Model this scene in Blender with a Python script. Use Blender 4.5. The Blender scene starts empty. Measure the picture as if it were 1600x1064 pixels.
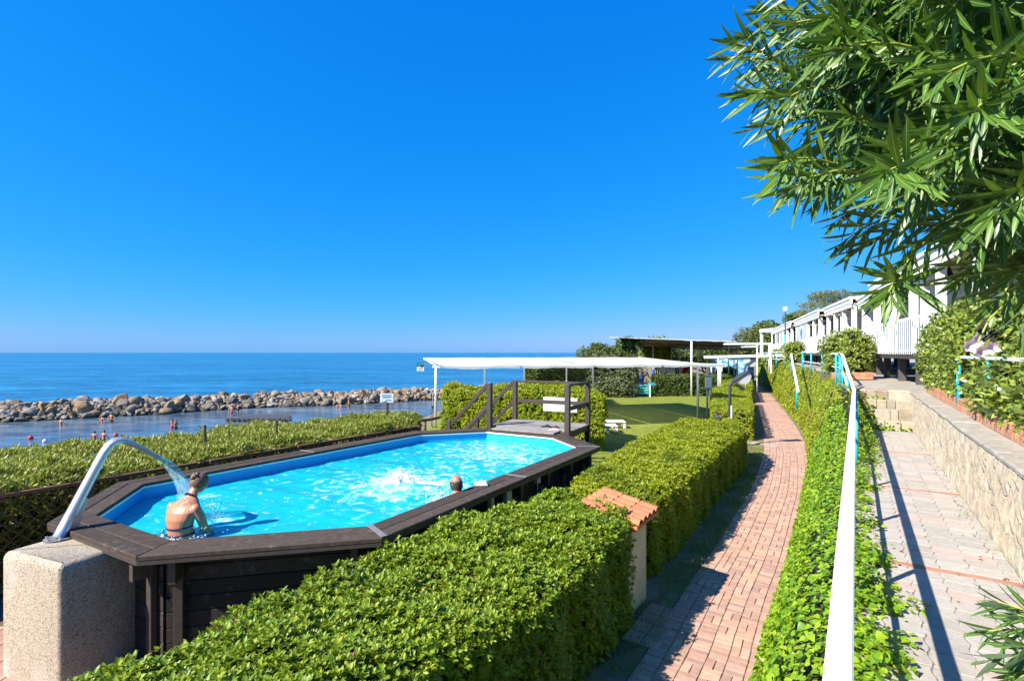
import bpy, bmesh, math, random
import numpy as np
from mathutils import Vector, Matrix, noise as mnoise

# ------------------------------------------------------------------ camera, sky, sun, exposure
SC = bpy.context.scene
COL = SC.collection
CAMZ = 3.4
cam_d = bpy.data.cameras.new('camera'); cam = bpy.data.objects.new('camera', cam_d); COL.objects.link(cam)
cam.location = (0, 0, CAMZ); cam.rotation_euler = (math.radians(90), 0, 0)
cam_d.sensor_width = 36.0; cam_d.lens = 18.0; cam_d.shift_y = 19.0 / 1600.0
cam_d.clip_start = 0.05; cam_d.clip_end = 60000
SC.camera = cam

SUN = Vector((-1.02, -0.57, 0.99)).normalized()          # direction towards the sun
SUN_EL = math.asin(SUN.z); SUN_AZ = math.atan2(SUN.x, SUN.y)
world = bpy.data.worlds.new('World'); SC.world = world; world.use_nodes = True
wn, wl = world.node_tree.nodes, world.node_tree.links
bg = wn['Background']
sky = wn.new('ShaderNodeTexSky'); sky.sky_type = 'NISHITA'; sky.sun_disc = False
sky.sun_elevation = SUN_EL; sky.sun_rotation = SUN_AZ
sky.altitude = 0; sky.air_density = 1.0; sky.dust_density = 0.3; sky.ozone_density = 4.0
# colour grading of the whole sky, one curve per channel (deep polarised blue overhead, pale blue at the horizon)
sp_ = wn.new('ShaderNodeSeparateColor'); cb_ = wn.new('ShaderNodeCombineColor'); wl.new(sky.outputs[0], sp_.inputs[0])
def curve(i, mul, pw):
    p_ = wn.new('ShaderNodeMath'); p_.operation = 'POWER'; wl.new(sp_.outputs[i], p_.inputs[0]); p_.inputs[1].default_value = pw
    m_ = wn.new('ShaderNodeMath'); m_.operation = 'MULTIPLY'; wl.new(p_.outputs[0], m_.inputs[0]); m_.inputs[1].default_value = mul; return m_.outputs[0]
r_, g_, b_ = curve(0, .024, 2.25), curve(1, .735, .645), curve(2, 2.62, .303)
mn_ = wn.new('ShaderNodeMath'); mn_.operation = 'MINIMUM'; wl.new(r_, mn_.inputs[0]); wl.new(g_, mn_.inputs[1])
wl.new(mn_.outputs[0], cb_.inputs[0]); wl.new(g_, cb_.inputs[1]); wl.new(b_, cb_.inputs[2]); wl.new(cb_.outputs[0], bg.inputs['Color'])
bg.inputs['Strength'].default_value = 0.109
sun_d = bpy.data.lights.new('sun', 'SUN'); sun_d.energy = 5.0; sun_d.angle = math.radians(0.53); sun_d.color = (1.0, 0.94, 0.84)
sun = bpy.data.objects.new('sun', sun_d); COL.objects.link(sun)
sun.rotation_euler = (-SUN).to_track_quat('-Z', 'Y').to_euler(); sun.location = (-30, -20, 40)
SC.view_settings.view_transform = 'Standard'; SC.view_settings.look = 'None'
SC.view_settings.gamma = 1.0; SC.view_settings.use_curve_mapping = False; SC.view_settings.exposure = 1.15
try:
    SC.cycles.use_denoising = True
    SC.cycles.max_bounces = 8; SC.cycles.transparent_max_bounces = 12
    SC.cycles.caustics_reflective = False; SC.cycles.caustics_refractive = False
except Exception: pass

random.seed(7); RNG = np.random.default_rng(7)
R = math.radians

# ------------------------------------------------------------------ survey helpers: photo bearing -> metres on a level
FPX = 800.0
def G(px, py, z=0.0):
    Y = FPX * (CAMZ - z) / (py - 551.0); return Vector(((px - 800.0) / FPX * Y, Y, z))
def D(px, py, Y):
    return Vector(((px - 800.0) / FPX * Y, Y, CAMZ - (py - 551.0) / FPX * Y))
ANG = R(33.9)
EU = Vector((math.cos(ANG), -math.sin(ANG), 0)); EV = Vector((math.sin(ANG), math.cos(ANG), 0))
def W(u, v, z=0.0):
    p = EU * u + EV * v; return Vector((p.x, p.y, z))

# ------------------------------------------------------------------ tagging
def tag(o, label=None, cat=None, group=None, kind=None):
    if label: o['label'] = label
    if cat: o['category'] = cat
    if group: o['group'] = group
    if kind: o['kind'] = kind
    return o
def thing(name, loc, label, cat, group=None):
    o = bpy.data.objects.new(name, None); o.empty_display_size = 0.2
    COL.objects.link(o); o.location = loc
    return tag(o, label, cat, group)
def link(name, me, parent=None, matrix=None):
    """children are modelled in world metres; the parent's offset is taken out again"""
    o = bpy.data.objects.new(name, me); COL.objects.link(o)
    if parent is not None:
        o.parent = parent; p = parent; pl = Vector((0, 0, 0))
        while p is not None: pl += p.location; p = p.parent
        T = Matrix.Translation(-pl)
        o.matrix_basis = T if matrix is None else T @ matrix
    elif matrix is not None: o.matrix_basis = matrix
    return o
def dup(root, loc, rz=0.0, label=None, group=None):
    r = root.copy(); COL.objects.link(r); r.location = loc; r.rotation_euler = (0, 0, rz)
    if label: r['label'] = label
    if group: r['group'] = group
    for ch in root.children:
        c = ch.copy(); COL.objects.link(c); c.parent = r
        for g in ch.children:
            d = g.copy(); COL.objects.link(d); d.parent = c
    return r

# ------------------------------------------------------------------ mesh builder
def inset(poly, d):
    n = len(poly); out = []
    for i in range(n):
        a, b, c = Vector(poly[i - 1][:2]), Vector(poly[i][:2]), Vector(poly[(i + 1) % n][:2])
        t1 = (b - a).normalized(); t2 = (c - b).normalized()
        n1 = Vector((-t1.y, t1.x)); n2 = Vector((-t2.y, t2.x))
        m = n1 + n2; k = m.dot(n1)
        m = m / k if k > 0.2 else n1
        out.append(b + m * d)
    return out
class MB:
    def __init__(s): s.v = []; s.f = []
    def add(s, vs, fs):
        o = len(s.v); s.v += [tuple(p) for p in vs]; s.f += [tuple(i + o for i in q) for q in fs]; return s
    def box(s, c, size, rz=0.0, bev=0.0, M=None):
        hx, hy, hz = size[0] / 2, size[1] / 2, size[2] / 2
        if M is None: M = Matrix.Translation(Vector(c)) @ Matrix.Rotation(rz, 4, 'Z')
        if bev <= 0:
            vs = [M @ Vector((x * hx, y * hy, z * hz)) for x in (-1, 1) for y in (-1, 1) for z in (-1, 1)]
            return s.add(vs, [(0, 1, 3, 2), (4, 6, 7, 5), (0, 4, 5, 1), (2, 3, 7, 6), (0, 2, 6, 4), (1, 5, 7, 3)])
        b = min(bev, hx * .9, hy * .9, hz * .9); vs = []; idx = {}
        for x in (-1, 1):
            for y in (-1, 1):
                for z in (-1, 1):
                    for ax in range(3):
                        p = [x * hx, y * hy, z * hz]
                        for a in range(3):
                            if a != ax: p[a] -= (x, y, z)[a] * b
                        idx[(x, y, z, ax)] = len(vs); vs.append(M @ Vector(p))
        fs = []
        for ax in range(3):
            o1, o2 = (ax + 1) % 3, (ax + 2) % 3
            for sg in (-1, 1):
                q = []
                for a1, a2 in ((-1, -1), (1, -1), (1, 1), (-1, 1)):
                    k = [0, 0, 0]; k[ax] = sg; k[o1] = a1; k[o2] = a2; q.append(idx[(k[0], k[1], k[2], ax)])
                fs.append(q if sg > 0 else q[::-1])
        for ax in range(3):
            o1, o2 = (ax + 1) % 3, (ax + 2) % 3
            for s1 in (-1, 1):
                for s2 in (-1, 1):
                    k0 = [0, 0, 0]; k0[ax] = -1; k0[o1] = s1; k0[o2] = s2
                    k1 = list(k0); k1[ax] = 1
                    q = [idx[(*k0, o1)], idx[(*k1, o1)], idx[(*k1, o2)], idx[(*k0, o2)]]
                    fs.append(q if s1 * s2 > 0 else q[::-1])
        for x in (-1, 1):
            for y in (-1, 1):
                for z in (-1, 1):
                    q = [idx[(x, y, z, 0)], idx[(x, y, z, 1)], idx[(x, y, z, 2)]]
                    fs.append(q if x * y * z > 0 else q[::-1])
        return s.add(vs, fs)
    def beam(s, p, q, w, h, bev=0.0, up=(0, 0, 1)):
        p = Vector(p); q = Vector(q); d = q - p; L = d.length; x = d.normalized(); u = Vector(up)
        y = u.cross(x)
        if y.length < 1e-4: y = Vector((0, 1, 0)).cross(x)
        y.normalize(); z = x.cross(y)
        M = Matrix(((x.x, y.x, z.x, 0), (x.y, y.y, z.y, 0), (x.z, y.z, z.z, 0), (0, 0, 0, 1)))
        M.translation = (p + q) / 2
        return s.box(None, (L, w, h), bev=bev, M=M)
    def tube(s, pts, rad, n=8, caps=True):
        pts = [Vector(p) for p in pts]; m = len(pts)
        rad = rad if isinstance(rad, (list, tuple)) else [rad] * m
        vs = []; pn = None
        for i, p in enumerate(pts):
            t = (pts[min(i + 1, m - 1)] - pts[max(i - 1, 0)]).normalized()
            if pn is None:
                pn = t.orthogonal().normalized()
            pn = (pn - t * pn.dot(t)).normalized(); bn = t.cross(pn)
            for k in range(n):
                a = 2 * math.pi * k / n; vs.append(p + (pn * math.cos(a) + bn * math.sin(a)) * rad[i])
        fs = []
        for i in range(m - 1):
            for k in range(n):
                a = i * n + k; b = i * n + (k + 1) % n; fs.append((a, b, b + n, a + n))
        if caps: fs.append(tuple(range(n))[::-1]); fs.append(tuple((m - 1) * n + k for k in range(n)))
        return s.add(vs, fs)
    def prism(s, poly, z0, z1, bev=0.0):
        n = len(poly); P = [Vector(p[:2]) for p in poly]
        area = sum(P[i].x * P[(i + 1) % n].y - P[(i + 1) % n].x * P[i].y for i in range(n))
        if area < 0: P = P[::-1]
        rings = [(P, z0)]
        if bev > 0: rings += [(P, z1 - bev), ([Vector(p) for p in inset(P, bev)], z1)]
        else: rings += [(P, z1)]
        vs = [(p.x, p.y, z) for r, z in rings for p in r]; fs = [tuple(range(n))[::-1]]
        for k in range(len(rings) - 1):
            for i in range(n):
                j = (i + 1) % n; fs.append((k * n + i, k * n + j, k * n + n + j, k * n + n + i))
        fs.append(tuple((len(rings) - 1) * n + i for i in range(n)))
        return s.add(vs, fs)
    def ball(s, c, r, seg=10, rings=7, M=None):
        r = r if isinstance(r, (tuple, list)) else (r, r, r); c = Vector(c); vs = []; fs = []
        for i in range(1, rings):
            t = math.pi * i / rings
            for k in range(seg):
                a = 2 * math.pi * k / seg
                p = Vector((r[0] * math.sin(t) * math.cos(a), r[1] * math.sin(t) * math.sin(a), r[2] * math.cos(t)))
                vs.append(c + (M @ p if M else p))
        top = len(vs); p = Vector((0, 0, r[2])); vs.append(c + (M @ p if M else p)); vs.append(c - (M @ p if M else p))
        for i in range(rings - 2):
            for k in range(seg):
                a = i * seg + k; b = i * seg + (k + 1) % seg; fs.append((a, a + seg, b + seg, b))
        for k in range(seg):
            fs.append((top, k, (k + 1) % seg)); a = (rings - 2) * seg
            fs.append((top + 1, a + (k + 1) % seg, a + k))
        return s.add(vs, fs)
    def sheet(s, pts, z):
        n = len(s.v); s.v += [(p[0], p[1], z) for p in pts]; s.f.append(tuple(range(n, n + len(pts)))); return s
    def mesh(s, name, mat, smooth=False):
        me = bpy.data.meshes.new(name); me.from_pydata(s.v, [], s.f); me.validate()
        if mat: me.materials.append(mat)
        if smooth: me.polygons.foreach_set('use_smooth', [True] * len(me.polygons))
        me.update(); return me
    def build(s, name, mat, parent=None, smooth=False, kind=None):
        o = link(name, s.mesh(name, mat, smooth), parent)
        if kind: o['kind'] = kind
        return o

# ------------------------------------------------------------------ materials
def nt(name):
    m = bpy.data.materials.new(name); m.use_nodes = True
    return m, m.node_tree.nodes, m.node_tree.links, m.node_tree.nodes['Principled BSDF']
def rand_node(N, L):
    g = N.new('ShaderNodeNewGeometry'); o = N.new('ShaderNodeObjectInfo')
    a = N.new('ShaderNodeMath'); a.operation = 'ADD'; f = N.new('ShaderNodeMath'); f.operation = 'FRACT'
    L.new(g.outputs['Random Per Island'], a.inputs[0]); L.new(o.outputs['Random'], a.inputs[1]); L.new(a.outputs[0], f.inputs[0])
    return f.outputs[0]
def ramp(N, cols, mode='LINEAR'):
    r = N.new('ShaderNodeValToRGB'); r.color_ramp.interpolation = mode; n = len(cols); e = r.color_ramp.elements
    while len(e) < n: e.new(0.5)
    for i, c in enumerate(cols):
        if len(c) == 4: e[i].position = c[3]
        else: e[i].position = i / max(1, n - 1) if mode == 'LINEAR' else i / n
        e[i].color = (c[0], c[1], c[2], 1)
    return r
def noise_node(N, L, scale, detail=4, rough=.6, stretch=None, pos=None):
    t = N.new('ShaderNodeTexNoise'); t.inputs['Scale'].default_value = scale; t.inputs['Detail'].default_value = detail; t.inputs['Roughness'].default_value = rough
    if pos is None: pos = N.new('ShaderNodeNewGeometry').outputs['Position']
    if stretch:
        mp = N.new('ShaderNodeMapping'); mp.inputs['Scale'].default_value = stretch[:3]
        if len(stretch) > 3: mp.inputs['Rotation'].default_value = (0, 0, stretch[3])
        L.new(pos, mp.inputs['Vector']); pos = mp.outputs[0]
    L.new(pos, t.inputs['Vector']); return t.outputs['Fac']
def mixc(N, L, a, b, fac, blend='MIX'):
    m = N.new('ShaderNodeMix'); m.data_type = 'RGBA'; m.blend_type = blend
    for s_, v in ((0, fac), (6, a), (7, b)):
        if hasattr(v, 'is_output') or isinstance(v, bpy.types.NodeSocket): L.new(v, m.inputs[s_])
        else: m.inputs[s_].default_value = v if s_ == 0 else (v[0], v[1], v[2], 1)
    return m.outputs[2]
def pmat(name, cols, rough=.65, rand=False, nscale=3.0, namt=.25, stain=None, sscale=.8, sth=(.55, .75), bump=0.0, bscale=30, bdist=.01, metal=0.0, spec=.4, stretch=None, mode='LINEAR', fine=0.0, fscale=120):
    """colour (random per piece when rand) x tonal noise + optional stain patches + bump"""
    m, N, L, P = nt(name)
    if rand and len(cols) > 1:
        r = ramp(N, cols, mode); L.new(rand_node(N, L), r.inputs[0]); c = r.outputs[0]
    elif len(cols) > 1:
        r = ramp(N, cols, mode); L.new(noise_node(N, L, nscale, 5, .65, stretch), r.inputs[0]); c = r.outputs[0]
    else: c = cols[0]
    if namt > 0:
        nr = ramp(N, [(1 - namt,) * 3 + (.3,), (1 + namt * .5,) * 3 + (.72,)]); L.new(noise_node(N, L, nscale * 2.3, 6, .7, stretch), nr.inputs[0])
        c = mixc(N, L, c, nr.outputs[0], 1.0, 'MULTIPLY')
    if fine > 0:
        nr = ramp(N, [(1 - fine,) * 3 + (.35,), (1 + fine * .4,) * 3 + (.62,)]); L.new(noise_node(N, L, fscale, 2, .8, stretch), nr.inputs[0])
        c = mixc(N, L, c, nr.outputs[0], 1.0, 'MULTIPLY')
    if stain:
        sr = ramp(N, [(0, 0, 0, sth[0]), (1, 1, 1, sth[1])]); L.new(noise_node(N, L, sscale, 6, .7), sr.inputs[0])
        c = mixc(N, L, c, stain, sr.outputs[0])
    if isinstance(c, bpy.types.NodeSocket): L.new(c, P.inputs['Base Color'])
    else: P.inputs['Base Color'].default_value = (*c, 1)
    P.inputs['Roughness'].default_value = rough; P.inputs['Metallic'].default_value = metal
    P.inputs['Specular IOR Level'].default_value = spec
    if bump > 0:
        b = N.new('ShaderNodeBump'); b.inputs['Strength'].default_value = bump; b.inputs['Distance'].default_value = bdist
        L.new(noise_node(N, L, bscale, 5, .7, stretch), b.inputs['Height']); L.new(b.outputs[0], P.inputs['Normal'])
    return m
def leafmat(name, cols, under=None, trans=(.25, .4, .03), tfac=.3, rough=.38, spec=.5, rib=None, patch=None, pscale=.5, pth=(.5, .68)):
    m, N, L, P = nt(name)
    r = ramp(N, cols); L.new(rand_node(N, L), r.inputs[0]); c = r.outputs[0]
    if patch:
        sr = ramp(N, [(0, 0, 0, pth[0]), (1, 1, 1, pth[1])]); L.new(noise_node(N, L, pscale, 4, .6), sr.inputs[0])
        c = mixc(N, L, c, patch, sr.outputs[0])
    if rib:
        uv = N.new('ShaderNodeUVMap'); sp = N.new('ShaderNodeSeparateXYZ'); L.new(uv.outputs[0], sp.inputs[0])
        ab = N.new('ShaderNodeMath'); ab.operation = 'ABSOLUTE'; L.new(sp.outputs[0], ab.inputs[0])
        rr = ramp(N, [(1, 1, 1, .05), (0, 0, 0, .13)]); L.new(ab.outputs[0], rr.inputs[0])
        c = mixc(N, L, c, rib, rr.outputs[0])
    if under:
        g = N.new('ShaderNodeNewGeometry'); c = mixc(N, L, c, under, g.outputs['Backfacing'])
    L.new(c, P.inputs['Base Color']); P.inputs['Roughness'].default_value = rough; P.inputs['Specular IOR Level'].default_value = spec
    t = N.new('ShaderNodeBsdfTranslucent'); L.new(mixc(N, L, c, trans, .6), t.inputs['Color'])
    mx = N.new('ShaderNodeMixShader'); mx.inputs[0].default_value = tfac
    L.new(P.outputs[0], mx.inputs[1]); L.new(t.outputs[0], mx.inputs[2]); L.new(mx.outputs[0], N['Material Output'].inputs['Surface'])
    return m

M = {}
M['white'] = pmat('white_paint', [(.82, .82, .80)], .45, namt=.06, nscale=1.5, bump=.1, bscale=60, bdist=.002)
M['white_worn'] = pmat('white_paint_worn', [(.78, .77, .74)], .55, namt=.12, nscale=4, stain=(.45, .42, .36), sscale=7, sth=(.66, .8), bump=.15, bscale=60, bdist=.003)
M['white_cloth'] = pmat('white_canvas', [(.84, .84, .82)], .8, namt=.05, nscale=1.2)
_m = M['white_cloth']; _N, _L = _m.node_tree.nodes, _m.node_tree.links
_t = _N.new('ShaderNodeBsdfTranslucent'); _t.inputs[0].default_value = (.85, .85, .82, 1); _x = _N.new('ShaderNodeMixShader'); _x.inputs[0].default_value = .4
_L.new(_N['Principled BSDF'].outputs[0], _x.inputs[1]); _L.new(_t.outputs[0], _x.inputs[2]); _L.new(_x.outputs[0], _N['Material Output'].inputs['Surface'])
M['white_wall'] = pmat('white_wall', [(.78, .78, .76)], .6, namt=.06, nscale=.7, bump=.05, bscale=20)
M['cream'] = pmat('cream_plaster', [(.62, .56, .42)], .85, namt=.15, nscale=2, stain=(.22, .19, .13), sscale=3, sth=(.58, .8), bump=.4, bscale=25)
M['blue_post'] = pmat('turquoise_paint', [(.02, .44, .62)], .4, namt=.12, nscale=6)
M['cobalt'] = pmat('cobalt_paint', [(.01, .06, .40)], .45, namt=.1)
M['turq'] = pmat('bench_turquoise', [(.03, .50, .55)], .5, namt=.15, nscale=6)
M['red'] = pmat('red_plastic', [(.62, .03, .02)], .35, namt=.05)
M['black'] = pmat('black_metal', [(.012, .012, .013)], .4, namt=.1)
M['grey_metal'] = pmat('grey_metal', [(.045, .05, .055)], .55, spec=.25, namt=.1)
M['grey_tube'] = pmat('grey_tube', [(.42, .44, .46)], .4, namt=.1)
M['steel'] = pmat('brushed_steel', [(.62, .61, .58)], .36, namt=.15, nscale=12, metal=.75, bump=.1, bscale=80, bdist=.001)
M['dark_wood'] = pmat('dark_weathered_wood', [(.028, .022, .018), (.046, .036, .030), (.022, .018, .016)], .75, spec=.2, rand=True, namt=.35, nscale=4, stretch=(1, 1, 5), stain=(.15, .125, .10), sscale=6, sth=(.56, .80), bump=.5, bscale=30, bdist=.004)
M['deck_wood'] = pmat('pool_deck_wood', [(.066, .046, .033), (.092, .067, .049), (.050, .036, .027)], .75, spec=.2, rand=True, namt=.4, nscale=5, stain=(.20, .175, .15), sscale=7, sth=(.58, .80), bump=.5, bscale=45, bdist=.003, stretch=(1, 1, 1), fine=.3, fscale=60)
M['grey_wood'] = pmat('grey_platform_wood', [(.23, .20, .175), (.30, .27, .24), (.17, .15, .13)], .75, rand=True, namt=.35, nscale=5, stain=(.10, .085, .075), sscale=5, sth=(.55, .75), bump=.5, bscale=40, bdist=.003)
M['rail_wood'] = pmat('dark_rail_wood', [(.050, .034, .028), (.075, .055, .048)], .55, rand=True, namt=.3, nscale=7, bump=.4, bscale=40, bdist=.003)
M['lattice'] = pmat('lattice_wood', [(.22, .105, .05), (.17, .08, .04)], .7, rand=True, namt=.3, nscale=8)
M['house_wood'] = pmat('house_deck_wood', [(.085, .075, .068)], .8, namt=.3, nscale=4)
M['liner'] = pmat('pool_liner', [(.015, .41, .78)], .35, namt=.06, nscale=2)
M['terracotta'] = pmat('terracotta', [(.52, .17, .075), (.60, .22, .10), (.46, .15, .07)], .75, rand=True, namt=.2, nscale=8, stain=(.30, .22, .17), sscale=6, sth=(.66, .85), bump=.3, bscale=60, bdist=.003)
M['band_brick'] = pmat('band_brick', [(.36, .17, .105), (.42, .21, .135), (.32, .16, .11)], .85, rand=True, namt=.25, nscale=6, bump=.3, bscale=60, bdist=.003)
M['border_brick'] = pmat('border_brick', [(.52, .24, .13), (.60, .30, .17), (.46, .21, .12)], .8, rand=True, namt=.2, nscale=7, stain=(.25, .2, .16), sscale=8, sth=(.66, .85), bump=.3, bscale=60, bdist=.003)
M['path_brick'] = pmat('path_brick', [(.44, .25, .175), (.49, .30, .21), (.385, .225, .17), (.47, .295, .19), (.50, .33, .235), (.36, .215, .175), (.45, .265, .18)], .85, rand=True, namt=.2, nscale=5, stain=(.28, .20, .16), sscale=1.4, sth=(.56, .8), bump=.35, bscale=60, bdist=.003, fine=.15)
M['paver'] = pmat('grey_paver', [(.39, .35, .295), (.43, .39, .335), (.355, .32, .275), (.405, .355, .29)], .9, rand=True, namt=.15, nscale=5, stain=(.34, .305, .255), sscale=1.6, sth=(.58, .8), bump=.35, bscale=90, bdist=.003, fine=.22, fscale=110)
M['paver_pink'] = pmat('pink_paver', [(.50, .32, .265), (.54, .365, .305)], .9, rand=True, namt=.15, nscale=5, bump=.35, bscale=90, bdist=.003, fine=.2, fscale=110)
M['joint'] = pmat('paver_joint_sand', [(.20, .165, .125)], .95, namt=.35, nscale=6)
M['brick_joint'] = pmat('brick_joint_sand', [(.15, .10, .075)], .95, namt=.35, nscale=6)
M['wall_stone'] = pmat('wall_stone', [(.42, .36, .27), (.45, .385, .28), (.385, .32, .25), (.47, .41, .32), (.41, .335, .225), (.41, .325, .26)], .9, rand=True, namt=.25, nscale=6, stain=(.48, .33, .15), sscale=3, sth=(.6, .8), bump=.6, bscale=25, bdist=.012, fine=.15, fscale=70)
M['mortar'] = pmat('wall_mortar', [(.30, .245, .18)], .95, namt=.25, nscale=5, bump=.6, bscale=40, bdist=.01)
M['wall_cap'] = pmat('wall_cap', [(.36, .32, .26)], .9, namt=.3, nscale=4, stain=(.22, .19, .15), sscale=5, sth=(.5, .75), bump=.5, bscale=30, bdist=.008)
M['step_stone'] = pmat('step_stone', [(.36, .305, .22), (.42, .365, .275), (.27, .22, .17), (.34, .26, .17), (.38, .34, .28)], .9, rand=True, namt=.3, nscale=4, stain=(.42, .30, .12), sscale=3, sth=(.58, .8), bump=.6, bscale=20, bdist=.012)
M['rock'] = pmat('boulder', [(.19, .155, .115), (.28, .235, .18), (.13, .108, .082), (.34, .30, .25), (.24, .18, .11), (.34, .195, .09), (.20, .17, .135), (.40, .37, .33)], .9, rand=True, namt=.35, nscale=1.1, stain=(.09, .08, .065), sscale=1.0, sth=(.56, .75), bump=.7, bscale=3, bdist=.08)
_m = M['rock']; _N, _L = _m.node_tree.nodes, _m.node_tree.links; _P = _N['Principled BSDF']; _c = _P.inputs['Base Color'].links[0].from_socket
_g = _N.new('ShaderNodeNewGeometry'); _s = _N.new('ShaderNodeSeparateXYZ'); _L.new(_g.outputs['Position'], _s.inputs[0]); _a = _N.new('ShaderNodeMath'); _a.operation = 'MULTIPLY_ADD'; _L.new(noise_node(_N, _L, 1.3, 3), _a.inputs[0]); _a.inputs[1].default_value = -.7; _L.new(_s.outputs[2], _a.inputs[2])
_r = _N.new('ShaderNodeMapRange'); _r.inputs['From Min'].default_value = -4.20; _r.inputs['From Max'].default_value = -3.95; _L.new(_a.outputs[0], _r.inputs['Value'])
_L.new(mixc(_N, _L, (.045, .042, .028), _c, _r.outputs[0]), _P.inputs['Base Color'])      # dark weedy band at the waterline
M['soil'] = pmat('soil', [(.095, .066, .043), (.15, .11, .075), (.07, .05, .034)], .95, nscale=3, namt=.35, bump=.8, bscale=30, bdist=.02)
M['terrace'] = pmat('terrace_gravel', [(.40, .35, .285), (.34, .30, .24)], .95, nscale=1.2, namt=.3, stain=(.24, .20, .15), sscale=.9, sth=(.55, .72), bump=.5, bscale=40, bdist=.01, fine=.25, fscale=60)
M['sand'] = pmat('beach_pebbles', [(.38, .34, .28), (.28, .25, .2)], .95, nscale=3, namt=.3)
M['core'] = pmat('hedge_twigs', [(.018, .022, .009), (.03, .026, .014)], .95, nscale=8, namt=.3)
M['bark'] = pmat('bark', [(.11, .085, .062)], .9, nscale=8, namt=.4, bump=.8, bscale=20, bdist=.02)
M['stem'] = pmat('oleander_stem', [(.34, .40, .07)], .5, nscale=6, namt=.3)
M['skin'] = pmat('skin', [(.44, .175, .085), (.52, .23, .125)], .42, nscale=9, namt=.14, bump=.15, bscale=40, bdist=.003)
M['skin_tan'] = pmat('skin_tanned', [(.36, .17, .10)], .5, nscale=10, namt=.1)
M['hair'] = pmat('hair', [(.08, .045, .025), (.24, .14, .07)], .5, nscale=40, namt=.3)
M['hair_dark'] = pmat('dark_hair', [(.045, .034, .028)], .5, nscale=40, namt=.3)
M['navy'] = pmat('navy_cloth', [(.02, .025, .09)], .7)
M['yellow'] = pmat('yellow_cloth', [(.75, .72, .02)], .7)
M['red_cloth'] = pmat('red_cloth', [(.70, .03, .03)], .7)
M['black_cloth'] = pmat('black_cloth', [(.02, .02, .025)], .7)
M['purple'] = pmat('purple_cloth', [(.13, .06, .30)], .7)
M['pink_cloth'] = pmat('pink_cloth', [(.75, .42, .40)], .8)
M['glass_dark'] = pmat('window_glass', [(.06, .07, .075)], .06, namt=0, spec=.8)
M['curtain'] = pmat('curtain_glass', [(.46, .58, .66), (.62, .70, .74), (.40, .50, .58)], .15, nscale=2.5, namt=.2, spec=.7)
M['valance'] = pmat('awning_valance', [(.80, .77, .68)], .8, namt=.08)
M['awning_inside'] = pmat('awning_lining', [(.55, .44, .24)], .85, namt=.12)
M['reed'] = pmat('reed_mat', [(.16, .13, .095), (.23, .19, .14), (.10, .08, .06)], .9, nscale=6, namt=.4, stretch=(1, 6, 1))
M['pallet'] = pmat('pallet_white', [(.66, .62, .54)], .75, namt=.2, nscale=6)
M['plate'] = pmat('grey_plate', [(.19, .18, .17)], .45, namt=.2, nscale=9)
M['cream_box'] = pmat('cream_box', [(.50, .48, .38)], .5, namt=.1)
M['sign_white'] = pmat('sign_white', [(.72, .75, .76)], .5, namt=.05)
M['sign_teal'] = pmat('sign_teal', [(.01, .20, .24)], .5, namt=.05)
M['sign_blue'] = pmat('sign_blue', [(.03, .26, .42)], .5, namt=.05)
M['ink'] = pmat('sign_ink', [(.10, .20, .30)], .6, namt=0)

# ------------------------------------------------------------------ foliage
def nrmz(a):
    return a / np.maximum(np.linalg.norm(a, axis=1, keepdims=True), 1e-9)
PROF = {'oval': lambda t: np.sin(np.pi * np.clip(t, 0, 1) ** .85) ** .8,
        'obovate': lambda t: np.sin(np.pi * np.clip(t, 0, 1) ** 1.35) ** .75,
        'lance': lambda t: np.sin(np.pi * np.clip(t, 0, 1) ** .95) ** .95,
        'broad': lambda t: np.where(t < .3, (t / .3) ** .5, np.clip((1 - t) / .7, 0, 1) ** .75)}
def leaf_arrays(P, Dr, Nn, Ln, Wd, rows=2, prof='oval', bend=.15, fold=.25):
    """P base, Dr direction, Nn upper side, Ln length, Wd full width -> verts, quads, uv.  rows = inner cross rows"""
    n = len(P); Dr = nrmz(Dr); S = nrmz(np.cross(Dr, Nn)); Nu = np.cross(S, Dr)
    ts = np.linspace(0, 1, rows + 2); w = PROF[prof](ts)
    V = []; U = []
    bend = np.broadcast_to(np.asarray(bend, float), (n,))[:, None]
    for k, t in enumerate(ts):
        c = P + Dr * (Ln * t)[:, None] - Nu * (bend * Ln[:, None] * t * t)
        if k == 0 or k == rows + 1: V.append(c); U.append((0, t))
        else:
            h = (Wd * w[k] * .5)[:, None]; up = Nu * h * fold
            V += [c + S * h + up, c, c - S * h + up]; U += [(1, t), (0, t), (-1, t)]
    nv = len(V); verts = np.stack(V, 1).reshape(-1, 3)
    F = []
    F.append((0, 1, 2, 2)); F.append((0, 2, 3, 3))
    for k in range(rows - 1):
        a = 1 + 3 * k; F.append((a, a + 3, a + 4, a + 1)); F.append((a + 1, a + 4, a + 5, a + 2))
    a = 1 + 3 * (rows - 1); F.append((a, nv - 1, a + 1, a + 1)); F.append((a + 1, nv - 1, a + 2, a + 2))
    return verts, nv, F, U
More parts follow.
